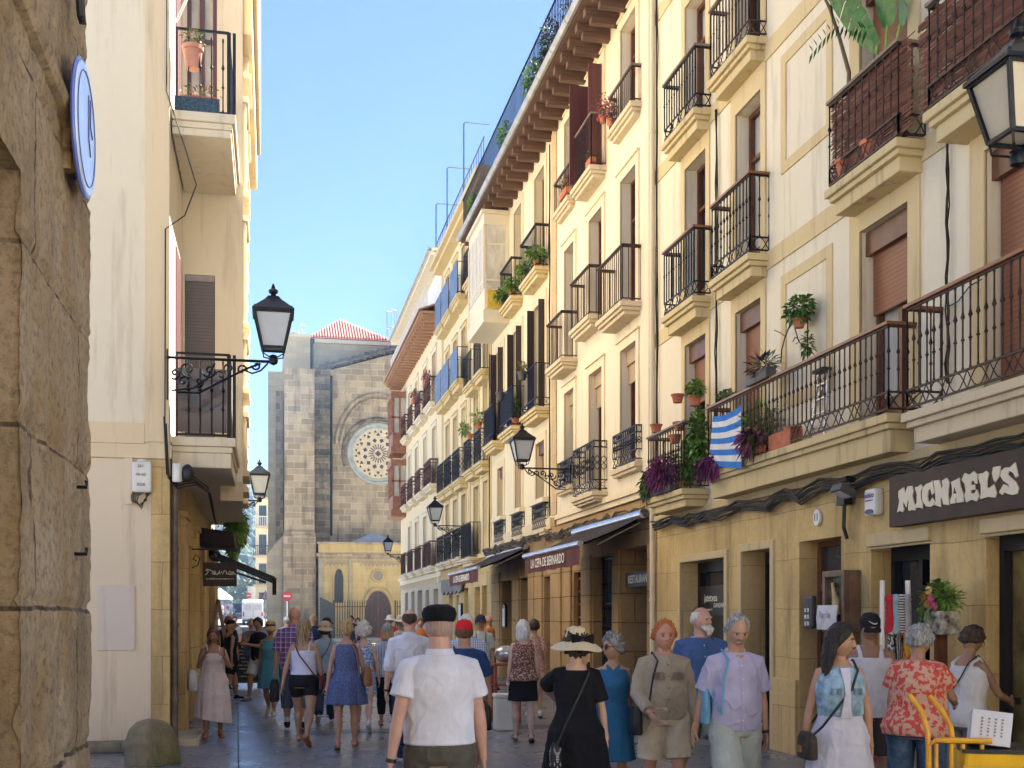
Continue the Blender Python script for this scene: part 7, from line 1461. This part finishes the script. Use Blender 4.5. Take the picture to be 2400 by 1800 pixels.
# other balconies
plant('pink geraniums on the top right balcony of the peach house',Vector((6.3,20.9,10.98)),(.1,.2,.2),200,[F1,F6],.09,.14,.06,.022)
plant('pink geraniums trailing at the left end of the top balcony of the peach house',Vector((6.2,21.15,11.15)),(.12,.2,.25),160,[F1,F6],.07,.12,.06,.022,.5,.3)
plant('red flowers in clay pots on the top left balcony of the peach house',Vector((6.3,24.4,10.9)),(.1,.35,.18),240,[F1,F6],0,.14,.05,.02,box=(.14,.6))
plant('small herbs in a clay box behind the tall maroon shutters',Vector((6.2,22.0,10.65)),(.08,.16,.09),120,[F7,F1],0,.13,.05,.015,box=(.14,.34))
for i,(y,z,l) in enumerate(((26.75,10.1,'bushy bright ferns at the near end of the upper right balcony of the shuttered house'),(28.0,10.1,'bushy bright ferns at the far end of the upper right balcony of the shuttered house'),(29.6,10.17,'bushy bright ferns at the near end of the upper left balcony of the shuttered house'),(30.7,10.17,'bushy bright ferns at the far end of the upper left balcony of the shuttered house'))):
    plant(l,Vector((6.2,y,z)),(.22,.3,.2),520,[F2,F1],.09,.12,.09,.012,.5,.2)
plant('drooping dry plant in a black pot on the near louvred balcony',Vector((6.1,27.9,7.6)),(.1,.22,.14),120,[F7,F1],.12,.2,.09,.02,.3,pm=M['terrad'])
plant('dark pot with dark leaves on the middle louvred balcony rail',Vector((6.1,30.7,7.6)),(.08,.12,.06),60,[F4],.13,.22,.05,.02,.3,pm=M['terrad'])
plant('cactus in a clay pot on the middle louvred balcony floor',Vector((6.25,29.4,6.72)),(.1,.12,.34),120,[F1],.12,.2,.12,.02,.1)
plant('aloe in a red pot on the right end of the yellow house balcony',Vector((6.15,34.3,7.42)),(.14,.2,.16),110,[F1,F2],.11,.2,.2,.02,.1)
plant('loose green plant leaning out of the yellow house balcony',Vector((6.1,35.6,7.3)),(.16,.6,.2),260,[F2,F1],.1,.16,.09,.025,.3,.0,off=(-.1,.5,.1))
for i,(y,l) in enumerate(((46.4,'right'),(50.2,'left'))): plant('pink flowers on the upper balcony of the last house, %s of two'%l,Vector((6.15,y,11.1)),(.15,.5,.2),160,[F1,F6],0,.2,.1,.04,box=(.2,.8))
for i,(y,z,n,mt,l) in enumerate(((23.9,14.2,420,[F4,F1],'red leaved shrub on the roof terrace under the peach house railing'),(25.6,14.1,620,[F2,F1],'bright vine on the roof terrace above the quoin strip'),(28.6,13.9,420,[F2,F1],'green bush on the roof terrace, second from the right'),(33.3,13.8,420,[F2,F1],'green bush at the far end of the roof terrace'),(22.3,14.6,120,[F1,F7],'clay potted plant high on the roof terrace'))):
    plant(l,Vector((5.85,y,13.35)),(.2,.42,(z-13.1)*.5),n,mt,.1,.16,.10,.03,.3,.1,grp='plants on the roof terrace')
# big banana plant and its companions on the reed screened balcony
bp=thing('banana_plant','banana plant with huge split leaves above the reed screened balcony','plant',(6.3,11.2,6.55)); pot(bp,.16,.24)
bl=MB()
def bigleaf(mb,pts,w,split=False):
    pts=[Vector(p) for p in pts]; n=len(pts); N_=24
    def P(t): f=t*(n-1); i=min(int(f),n-2); return pts[i].lerp(pts[i+1],f-i)
    for i in range(N_):
        a,b_=i/N_,(i+(.78 if split and i%3==0 else 1.0))/N_; pa,pb=P(a),P(b_); d=(pb-pa).normalized(); s_=d.cross(Vector((1,0,.25))).normalized(); s_=Vector((s_.x*.3,s_.y,s_.z)); wa,wb=w*sin(pi*min(.98,a*.93+.07))**.6,w*sin(pi*min(.98,b_*.93+.07))**.6
        for q in (1,-1):
            o1=s_*q*wa+Vector((.12*wa,0,-.18*wa)); o2=s_*q*wb+Vector((.12*wb,0,-.18*wb)); mb.add([pa,pb,pb+o2,pa+o1],[(0,1,2,3)])
def rel(px,py,X): return at(px,py,X)-Vector((6.3,11.2,6.55))
bigleaf(bl,[rel(2055,110,6.2),rel(2010,50,6.1),rel(1960,-20,5.95),rel(1900,-100,5.8)],.17,True); bigleaf(bl,[rel(2080,60,6.25),rel(2075,10,6.2),rel(2060,-70,6.1),rel(2030,-140,6)],.2); bigleaf(bl,[rel(2110,55,6.2),rel(2115,0,6.1),rel(2118,-80,6.0)],.12); bigleaf(bl,[rel(2000,40,6.2),rel(1990,-30,6.1),rel(1985,-90,6.0)],.13,True)
bl.build('leaves',F5,bp,recalc=False)
m=MB(); z0=Vector((0,0,.2))
for p_ in (rel(2055,110,6.2),rel(2080,60,6.25),rel(2110,55,6.2)): m.tube([z0,z0.lerp(p_,.5)+Vector((0,0,.05)),p_],[.03,.02,.012],8)
m.build('stalk',F2,bp,smooth=True)
mp=thing('monstera_plant','leaning brown stem with split dark leaves, left of the banana leaves','plant',(6.25,11.75,6.6)); pot(mp,.12,.2); m=MB()
def rl(px,py,X): return at(px,py,X)-Vector((6.25,11.75,6.6))
m.tube([(0,0,.15),rl(1990,170,6.22),rl(1968,90,6.2),rl(1945,20,6.15),rl(1925,-20,6.1)],[.03,.024,.02,.018,.014],8); m.build('stem',BK,mp,smooth=True); lf=MB()
for k in range(13):
    t=k/12; p_=rl(2030-125*t,72-14*sin(pi*t)+55*max(0,t-.55)**1*2,6.12); 
    for q in (1,-1): leaf(lf,p_,Vector((-.2,.35*(1),q*.9)),.13,.022,.1)
for k in range(8): a=2.2+k*.28; leaf(lf,rl(1945,-5,6.1),Vector((-.2,cos(a),sin(a)*-1)),.4,.012,.3)
lf.build('leaves',F5,mp,recalc=False)
# flag
fl=MB(); nz=36; ny_=16; c0,c1,c2,c3=at(1673.9,976,6.09),at(1740.8,948,6.09),at(1744,1098.6,6.05),at(1661.7,1092,6.05)
g_=[]
for i in range(nz+1):
    for j in range(ny_+1):
        u,v=j/ny_,i/nz; p_=c0.lerp(c1,u).lerp(c3.lerp(c2,u),v); sag=.05*sin(pi*u)*(1-v); g_.append(p_+Vector((-.02+.012*sin(u*9+v*3)*v+.008*sin(u*17),0,-sag)))
fl.add(g_,[]); 
for i in range(nz):
    for j in range(ny_): fl.f.append((i*(ny_+1)+j,i*(ny_+1)+j+1,(i+1)*(ny_+1)+j+1,(i+1)*(ny_+1)+j)); fl.m.append((i*9//nz)%2)
tag(fl.build('striped_flag',[C('flag_blue',(.03,.18,.55)),C('flag_white',(.66,.66,.66))],smooth=True,recalc=False),'blue and white striped flag tied to the long balcony rail','flag')
# things on the long balcony
t_=thing('step_ladder','aluminium step ladder leaning behind the bars of the long balcony','ladder',(6.3,12.55,3.82)); m=MB()
for y in (-.12,.12): m.bar((0,y*1.5,0),(.08,y,.8),.035,.02)
for k in range(4): z=.15+k*.17; m.bar((.02+z*.08,-.17+.04*z,z),(.02+z*.08,.17-.04*z,z),.05,.015)
m.bar((.12,-.1,.78),(.12,.35,.45),.03); m.build('frame',M['alu'],t_); m=MB(); m.box(.0,.12,-.13,.13,.8,.84); m.build('top_step',M['black'],t_)
t_=thing('iron_trellis','curled rusty iron trellis with small green climber above the long balcony','trellis',(6.35,13.3,4.2)); m=MB()
def rt_(px,py): return at(px,py,6.3)-Vector((6.35,13.3,4.2))
m.tube([rt_(1893,730),rt_(1893,850)],.009,6); m.tube([rt_(1893,730),rt_(1878,731),rt_(1865,742),rt_(1850,765),rt_(1840,790),rt_(1832,820),rt_(1830,850)],.009,6)
m.tube([rt_(1870,738),rt_(1860,725),rt_(1856,714)],.006,5); m.tube([rt_(1852,760),rt_(1840,745),rt_(1832,742)],.006,5); m.tube([rt_(1840,788),rt_(1828,780),rt_(1815,774)],.006,5)
m.tube([rt_(1862,750),rt_(1876,745),rt_(1886,755),rt_(1882,765),rt_(1874,762),rt_(1877,757)],.007,5); m.tube([rt_(1862,750),rt_(1863,770),rt_(1872,800),rt_(1885,815),rt_(1893,835)],.007,5); m.tube([rt_(1858,800),rt_(1865,790),rt_(1874,800),rt_(1866,806)],.006,5)
m.build('scrollwork',M['rust'],t_); m=MB(); foliage(m,rt_(1893,808),(.05,.07,.16),130,.06,.02); m.build('foliage',F1,t_,recalc=False)
t_=thing('wooden_bottle_opener','brown wooden ornament standing beside the window of the small balcony','ornament',(6.42,16.35,4.55)); m=MB(); m.tube([(0,0,0),(0,0,.12),(0,0,.3),(0,0,.38)],[.06,.04,.02,.035],10,flat=.4); m.build('body',M['rail'],t_,smooth=True); m=MB(); m.lathe([(.03,0),(.03,.01)],n=12,M=Matrix.Translation((-.04,0,.1))@Matrix.Rotation(-pi/2,4,'Y')); m.build('dial',M['alu'],t_)
# nook balcony clutter (left)
plant('dark pot inside a pink bucket hung on the rail of the upper left balcony',Vector((-1.02,15.93,9.05)),(.12,.1,.12),160,[F7,F1],.13,.3,.06,.02,pm=mat('pink_clay',(.55,.25,.17),.8),grp='pots on the upper left balcony')
plant('long terracotta trough on the floor of the upper left balcony',Vector((-.95,16.1,8.6)),(.28,.08,.08),60,[F7,F1],0,.14,.12,.012,box=(.5,.18),grp='pots on the upper left balcony')
t_=thing('fabric_strip','dark blue mesh strip tied along the foot of the upper left balcony','screen',(-.95,15.85,8.56)); m=MB(); m.box(-.3,.28,-.01,.01,-.1,.08); m.build('mesh',mat('blue_mesh',(.03,.07,.11),.7,0,.4,30),t_)
m=MB(); m.tube([(-1.22,15.8,9.6),(-1.05,15.8,10.0),(-.85,15.8,10.35)],.03,6,flat=.5); tag(m.build('white_pole',M['white']),'white folded awning arm slanting across the upper left balcony','pole')
cab('thin drooping cable on the corner of the cream left building',[(-1.33,15.6,11),(-1.33,15.62,8.6),(-1.1,15.6,7.9),(-.95,15.6,7.4),(-1.1,15.62,7.0),(-1.34,15.6,6.8),(-1.34,15.6,4.2)],.008,'cable',1)
cab('bunch of black cables behind the left balcony corner',[(-1.33,15.6,4.3),(-1.3,15.65,3.6),(-1.2,15.8,3.5),(-1.0,16.2,3.6),(-.85,17,3.55),(-.9,19,3.5),(-.95,21,3.45)],.012,'cable',4,.03)
t_=thing('camera_box','white cylindrical box with black lamp under the lower left balcony','box',(-1.2,15.66,3.62)); m=MB(); m.lathe([(.06,-.12),(.065,-.1),(.065,.1),(.06,.12)],n=12); m.build('casing',M['greybox'],t_,smooth=True); m=MB(); m.ell((.13,0,.0),.08,.06,.12); m.build('lamp',M['black'],t_,smooth=True)
# vine at the end of the overhang
m=MB(); foliage(m,(-.74,26,3.7),(.22,.3,.42),1300,.1,.035,.5,.4); foliage(m,(-.82,26,3.3),(.12,.2,.3),400,.1,.035,.5,.6); tag(m.build('hanging_vine',F2,recalc=False),'green hanging vine at the end of the left overhang','vine')
# A-frame rack, menu board, hand truck
t_=thing('wooden_rack','folding wooden A-shaped rack behind the left shop fronts','rack',(gp(511,26)[0],gp(511,26)[1],0)); m=MB()
for y in (-.25,.25): m.bar((-.38,y,0),(0,y,2.12),.06); m.bar((.38,y,0),(0,y,2.12),.06)
m.build('frame',M['eaver'],t_); m=MB()
for z in (.5,1.0,1.5): w_=.38*(1-z/2.12)+.12; m.box(-w_,w_,-.22,.22,z,z+.04)
m.build('shelf',M['eaver'],t_); 
x,y=gp(581,28); t_=thing('menu_board','black chalk menu board in a wooden frame on the left pavement','menu board',(x,y,.004)); m=MB(); 
for a,b,c,d in ((-.33,-.28,.1,1.12),(.28,.33,.1,1.12),(-.28,.28,1.07,1.12),(-.28,.28,.12,.17)): m.box(a,b,-.03,.03,c,d)
for x_ in (-.25,.25): m.ell((x_,0,.05),.03,.05,.05)
m.build('frame',M['wdoor'],t_); m=MB(); m.box(-.28,.28,-.015,.015,.17,1.07); m.build('slate',M['black'],t_)
for k,s_ in enumerate(('A MENU','BROCHETA DE RAPE','TXIPIRON PLANCHA','RABO DE BUEY','AMAMA MARI','FOIE A LA PLANCHA','TARTA DE QUESO','TXULETA','POSTRE CASERO')): text(s_,.085 if k==0 else .05,TR(0,-.02,1.0-.09*k)@FRONT,M['wlt'],'chalk_writing',t_,.001)
x,y=gp(529,20); t_=thing('hand_truck','grey hand truck with black wheels behind the woman in the white dress','hand truck',(x,y,.004)); m=MB(); m.bar((-.02,0,.1),(-.02,0,1.0),.03); m.bar((-.3,0,.1),(-.3,0,1.0),.03); m.bar((-.3,0,1.0),(-.02,0,1.0),.03); m.bar((-.3,0,.5),(-.02,0,.5),.03); m.box(-.32,0,-.25,0,.04,.06); m.build('frame',mat('grey_green_metal',(.1,.13,.13),.5,.3),t_)
for x_ in (-.34,.04): m=MB(); m.tube([(x_-.025,.06,.12),(x_+.025,.06,.12)],.12,18); m.build('wheel',M['black'],t_)
# scarf rack and scarves
rx,ry=gp(2100,11); t_=thing('scarf_rack','white bamboo poled rack for scarves in front of the shop','rack',(rx,ry,.004)); RM=Matrix.Rotation(radians(-14),4,'Z')
m=MB(); q=lambda x,y,z:RM@Vector((x,y,z))
for x_,tx in ((-.13,-.0),(.15,.04)): m.tube([q(x_+tx*0+.03,0,0),q(x_,0,1.0),q(x_-tx,0,2.08)],.024,10)
m.build('pole',M['white'],t_,smooth=True); m=MB()
for z in (.5,1.2,1.6,1.92): m.tube([q(-.14,0,z),q(.16,0,z)],.01,6)
m.build('crossbar',M['iron'],t_)
sc_cols=[('red scarf, first in the top row of the rack',(.5,.03,.05),None),('light blue scarf, second in the top row of the rack',(.3,.45,.55),None),('black and white striped scarf in the top row of the rack',None,stripes('bw_stripe',(.6,.58,.55),(.03,.03,.03),40,.45,'Z')),('silver grey scarf, last in the top row of the rack',(.4,.4,.42),None),
 ('black and white patterned scarf, first in the middle row',None,pattern('bw_pat',(.05,.05,.05),[(.6,.58,.55)],40,.5)),('dark striped scarf in the middle row of the rack',None,stripes('dk_stripe',(.35,.3,.26),(.04,.03,.03),60,.5,'X')),('orange and yellow scarf in the middle row of the rack',None,pattern('or_pat',(.65,.35,.03),[(.6,.1,.03)],16,.55)),
 ('blue scarf at the left of the bottom row',(.12,.25,.35),None),('golden scarf in the bottom row of the rack',(.6,.36,.04),None)]
for i,(lb,c,mm) in enumerate(sc_cols):
    row=0 if i<4 else (1 if i<7 else 2); k=i-(0,4,7)[row]; n=(4,3,2)[row]; x_=-.10+.22*(k+.5)/n; z1=(1.93,1.61,1.22)[row]; ln=(.36,.36,.3)[row]
    m=MB(); rad=.036; m.tube([q(x_,-.03,z1+.02),q(x_,-.04,z1-.03),q(x_,-.035,z1-.08),q(x_+.006,-.035,z1-ln*.6),q(x_,-.035,z1-ln)],[rad*.8,rad*1.15,rad*.7,rad*1.05,rad*1.1],10); m.ell(q(x_,-.04,z1-.04),.032,.03,.03)
    me=fuse(m,.008,1,.006,45,i); o=mesh_obj('scarf',me,mm or C('scarf_%d'%i,c),None); o.location=(rx,ry,0); tag(o,lb,'scarf','scarves on the bamboo rack')
m=MB(); m.tube([q(-.2,.02,1.25),q(-.19,.0,.9),q(-.17,0,.5),q(-.10,-.02,.15)],[.03,.06,.07,.05],12); m.tube([q(-.12,.02,.8),q(-.08,0,.5),q(-.02,-.02,.1)],[.03,.06,.05],12); o=mesh_obj('shawl',fuse(m,.012,1,.012,25,3),pattern('red_shawl',(.45,.03,.04),[(.55,.12,.12)],50,.5)); o.location=(rx,ry,0); tag(o,'long red shawls hanging low on the left of the scarf rack','shawl')
# birch planter with flowers
fp=at(2205,1452,6.05); t_=thing('flower_basket','birch bark basket of orange and pink flowers by the shop doorway','flower basket',fp); m=MB(); m.box(-.1,.1,-.17,.13,-.14,.08); m.build('basket',mat('birch_bark',(.42,.38,.32),.8,0,.5,14,.5,30),t_,bevel=.02)
m=MB(); foliage(m,(0,.05,.22),(.12,.16,.12),240,.08,.03); m.build('foliage',F1,t_,recalc=False); m=MB(); foliage(m,(0,-.12,.2),(.1,.1,.12),420,.07,.006,.1); foliage(m,(-.05,.08,.1),(.08,.14,.16),160,.06,.01,.4,.4); m.build('fern',F2,t_,recalc=False)
for j,(c,mt) in enumerate((((-.1,.06,.14),(.65,.25,.08)),((-.1,.0,.19),(.62,.12,.22)),((-.1,.11,.22),(.6,.2,.08)),((-.1,.04,.27),(.7,.5,.2)),((-.09,-.04,.12),(.5,.06,.2)))):
    m=MB(); m.ell(c,.025,.045,.045,10,6); me=fuse(m,.008,0,.012,60,j); mesh_obj('flower',me,C('flower_%d'%j,mt),t_)
m=MB(); m.box(-.05,.05,-.03,.03,-1.6,-.14); m.build('stand',M['wdoor'],t_)
# yellow delivery trolley with a white parcel
cx_,cy_=gp(2290,6.5); YT=thing('delivery_trolley','yellow delivery trolley with curved tubular handles, cut by the lower right edge','trolley',(cx_,cy_,.004),radians(-24)); YM=mat('yellow_enamel',(.72,.38,.01),.35,0,.12,9,.1,30,col2=(.5,.22,.02)); YF=cloth('yellow_canvas',(.72,.42,.015),.6)
m=MB(); m.box(-.1,.46,-.2,.25,.45,1.0); m.build('canvas_box',YF,YT,bevel=.02); m=MB(); m.box(-.107,.467,-.207,.257,.985,1.005); m.build('rim',BLL,YT); m=MB(); m.box(-.106,.466,-.206,.256,.86,.92); m.build('reflective_band',cloth('ochre_band',(.6,.38,.06)),YT)
m=MB(); m.tube([(.1,-.215,.84),(.2,-.22,.76),(.3,-.22,.76),(.4,-.215,.84)],.008,5); m.build('carrying_strap',YF,YT)
m=MB(); m.lathe([(.04,0),(.04,.004)],n=16,M=Matrix.Translation((.05,-.203,.66))@Matrix.Rotation(pi/2,4,'X')); m.build('sticker',WH,YT)
m=MB()
for x_ in (-.24,-.16,-.1,.0): m.tube([(x_,-.15,.1),(x_,-.15,1.03)],.012,8)
m.tube([(-.28,-.15,.1),(-.28,-.15,1.02),(-.24,-.15,1.05),(.05,-.15,1.05)],.016,8); m.tube([(-.28,-.15,1.0),(-.285,-.14,1.10),(-.31,-.10,1.2),(-.37,-.05,1.29)],.0155,10); m.tube([(-.14,-.1,1.0),(-.15,-.06,1.12),(-.19,-.02,1.2),(-.25,.03,1.28)],.0155,10); m.tube([(-.28,-.15,.3),(.46,-.15,.3)],.016,8); m.build('tubular_frame',YM,YT,smooth=True)
for x_ in (-.2,.35): m=MB(); m.tube([(x_,-.22,.09),(x_,-.17,.09)],.09,18); m.build('wheel',M['black'],YT)
c_=YT.matrix_basis@Vector((.05,-.02,1.012)); c_=Matrix.Rotation(radians(-24),3,'Z')@Vector((.06,-.02,1.01))+Vector((cx_,cy_,.004))
pb=thing('parcel','white cardboard parcel with printed labels on top of the yellow trolley','parcel',c_,radians(-30)); m=MB(); m.box(-.11,.1,-.1,.2,.0,.19); m.xf(Matrix.Rotation(radians(-8),4,'X')@Matrix.Rotation(radians(6),4,'Y')); m.build('carton',mat('white_card',(.6,.61,.68),.7,0,.06,5),pb,bevel=.004)
m=MB()
for k in range(4):
    for j in range(6): m.box(-.06+.035*k,-.05+.035*k,-.1035,-.1028,.05+.018*j,.05+.018*j+R.uniform(.006,.013))
m.xf(Matrix.Rotation(radians(-8),4,'X')@Matrix.Rotation(radians(6),4,'Y')); m.build('print',gt,pb)
# red stand beside the white haired woman and small ice box
x,y=gp(1186,19); t_=thing('wooden_stand','red wooden stand with a glass case by the brown doorway','stand',(x,y,.004)); m=MB()
for x_ in (-.2,.2):
    for y_ in (-.15,.15): m.bar((x_,y_,0),(x_,y_,.95),.04)
for z in (.3,.6,.93): m.box(-.22,.22,-.17,.17,z,z+.03)
m.build('frame',mat('red_brown_wood',(.28,.05,.03),.5),t_); m=MB(); m.ell((0,0,1.12),.2,.15,.14); m.build('dome',mat('shiny_dome',(.5,.5,.48),.1,.6),t_,smooth=True); x,y=gp(1180,17.6)
t_=thing('white_crate','white boxy crate standing in front of the red wooden stand','crate',(x,y,.004)); m=MB(); m.box(-.14,.14,-.15,.15,0,.5); m.build('body',M['greybox'],t_,bevel=.03); m=MB(); m.box(-.15,.15,-.16,.16,.5,.56); m.build('lid',M['greybox'],t_,bevel=.02)
# roof poles
for i,(px,py,l,X_) in enumerate(((1087,290,'nearest',6.4),(1048,395,'second',6.3),(1022,480,'farthest',6.3))):
    a=at(px,py,X_); m=MB(); m.tube([(X_,a.y,15.3),(X_,a.y,a.z),(X_+.08,a.y,a.z+.05),(X_+.9,a.y,a.z+.05)],.03,6); tag(m.build('roof_pole',mat('blue_grey_pole',(.05,.12,.2),.5)),'thin bent roof pole against the sky, %s of three'%l,'pole','bent poles on the roofs')
# ---- van, cars, signs, tents far away
def wheel(par,x,y,z,r,w=.2): m=MB(); m.tube([(x-w/2,y,z),(x+w/2,y,z)],r,18); o=m.build('wheel',M['black'],par); m=MB(); m.tube([(x-w/2-.01,y,z),(x+w/2+.01,y,z)],r*.55,12); m.build('rim',M['alu'],o)
VN=thing('van','white panel van seen from behind on the road beside the church','van',(-1.65,110,gz(110)+.01),radians(2)); m=MB()
prof=[(0,.35),(.0,1.0),(.06,2.2),(.25,2.42),(4.0,2.42),(4.5,1.6),(5.3,1.3),(5.4,.5),(5.3,.35)]
m.prism(prof,0,-.95,.95); m.build('body',mat('van_white',(.62,.64,.68),.3,0,.06,2),VN,bevel=.06)
for x_ in (-.46,.46): m=MB(); m.box(x_-.42,x_+.42,-.03,.03,.62,2.1); o=m.build('rear_door',mat('van_white',(.6,.6,.6)),VN,bevel=.03); m=MB(); m.box(x_-.32,x_+.32,-.035,-.031,1.45,1.95); m.build('door_panel',mat('van_grey',(.5,.52,.56),.3),o,bevel=.01)
m=MB(); m.box(-.94,.94,-.14,.02,.36,.55); m.build('bumper',M['terrad'],VN,bevel=.02); m=MB(); m.box(-.26,.26,-.06,-.04,.66,.78); m.build('number_plate',WH,VN)
for x_ in (-.86,.86): m=MB(); m.box(x_-.07,x_+.07,-.05,.03,.85,1.25); m.build('tail_light',mat('red_lamp',(.5,.02,.02),.3),VN,bevel=.01)
m=MB(); m.box(.97,1.2,3.6,3.75,1.3,1.6); m.box(-1.2,-.97,3.6,3.75,1.3,1.6); m.build('mirror',M['black'],VN)
for x_ in (-.8,.8):
    for y_ in (.9,4.4): wheel(VN,x_,y_,.33,.33)
def car(label,x,y,rz,mt,cat='car',s=1):
    t_=thing('parked_car',label,cat,(x,y,gz(y)+.01),rz,'vehicles parked on the sunlit square'); m=MB(); m.prism([(-2.1,.3),(-2.15,.75),(-1.6,.9),(-1.0,1.42),(.7,1.45),(1.4,.95),(2.1,.8),(2.15,.35)],0,-.85,.85); m.build('body',mt,t_,bevel=.08)
    m=MB(); m.prism([(-1.35,.95),(-.95,1.36),(.62,1.38),(1.15,.97)],0,-.87,.87); m.build('side_window',M['glass'],t_)
    m=MB(); m.box(-.65,.65,-1.55,-1.2,.98,1.3); m.build('rear_window',M['glass'],t_)
    for x_ in (-.8,.8):
        for y_ in (-1.35,1.35): wheel(t_,x_,y_,.32,.32,.18)
cb=mat('blue_car_paint',(.03,.08,.16),.2,.2); cw=mat('silver_car_paint',(.5,.52,.55),.25,.5)
x,y=gp(556,133); car('dark blue car parked left of the van, on the square',x,y,.3,cb); x,y=gp(553,148); car('silver car behind the dark blue one on the square',x,y,1.2,cw); x,y=gp(572,152); car('silver car half hidden behind the van roof',x,y,1.5,cw)
x,y=gp(516,150); t_=thing('market_tent','white market tent on the sunlit square, behind the tiny people','tent',(x,y,gz(y))); m=MB(); m.rings([[Vector((a*1.5*k,b*2*k,z)) for a,b in ((-1,-1),(1,-1),(1,1),(-1,1))] for k,z in ((1,2.4),(1.02,2.1))]); m.rings([[Vector((a*1.5*k,b*2*k,z)) for a,b in ((-1,-1),(1,-1),(1,1),(-1,1))] for k,z in ((1,2.401),(.02,3.6))]); m.build('canvas',M['white'],t_); m=MB(); [m.bar((a*1.4,b*1.9,0),(a*1.4,b*1.9,2.2),.08) for a in (-1,1) for b in (-1,1)]; m.build('pole',M['alu'],t_); m=MB(); m.box(-1.35,1.35,1.8,1.85,.1,2.0); m.build('back_sheet',mat('blue_tarp',(.08,.16,.25),.6),t_)
def roadsign(label,px,d,zc_,kind,pole=True):
    x,y=gp(px,d); t_=thing('road_sign',label,'road sign',(x,y,gz(y)),0); z=zc_-gz(y); m=MB(); m.tube([(0,.03,0),(0,.03,z)],.035,8); m.build('pole',M['alu'],t_); m=MB(); MXX=Matrix.Translation((0,0,z))@Matrix.Rotation(pi/2,4,'X')
    if kind=='no': m.lathe([(.3,0),(.3,.02)],n=28,M=MXX); o=m.build('disc',mat('sign_red',(.5,.015,.02),.4,0,.05,3),t_); m=MB(); m.box(-.2,.2,-.03,-.021,z-.05,z+.05); m.build('white_bar',WH,t_)
    elif kind=='tri': 
        m.prism([(-.42,z-.35),(.42,z-.35),(0,z+.38)],1,-.02,.0); m.build('border',mat('sign_red',(.5,.015,.02)),t_); m=MB(); m.prism([(-.28,z-.27),(.28,z-.27),(0,z+.22)],1,-.03,-.021); m.build('plate',WH,t_); m=MB(); m.box(-.03,.03,-.035,-.031,z-.15,z+.05); m.build('symbol',M['black'],t_)
    else: m.box(-1,1,-.03,.0,z-1.2,z+1.2); m.build('panel',mat('grey_panel',(.45,.45,.45),.5),t_)
roadsign('red and white no entry sign on a pole at the church corner',673,70,2.98,'no'); roadsign('red edged triangular warning sign between the van and the church',622,92,3.45,'tri'); roadsign('faded no entry sign far away above the van',583,124,4.0,'no'); roadsign('pale square panel sign far beyond the van',600,140,4.2,'panel')
# a few trees lining the square
for i,(px,d,h,lb) in enumerate(((524,172,6.5,'rounded sunlit tree at the far left of the square'),(549,180,7,'rounded tree at the foot of the hill, second from the left'),(574,168,6,'low tree at the foot of the hill, above the van'),(592,185,8,'tree at the foot of the hill beside the yellow apartment building'))):
    x,y=gp(px,d); t_=thing('tree',lb,'tree',(x,y,gz(y)),0,'trees at the foot of the hill'); m=MB(); m.tube([(0,0,0),(.1,0,h*.4),(0,0,h*.6)],[.25,.18,.1],8); m.build('trunk',BK,t_); m=MB()
    for k in range(12): foliage(m,(R.uniform(-2,2),R.uniform(-1.5,1.5),h*.6+R.uniform(-1,1.6)),(1.2,1.2,.9),90,.5,.2); 
    m.build('crown',leafm('square_tree_leaf',(.05,.085,.028),(.02,.04,.012)),t_,recalc=False)

for o in list(COL.objects): COL.objects.unlink(o); ROOT.objects.link(o)
bpy.data.collections.remove(COL)
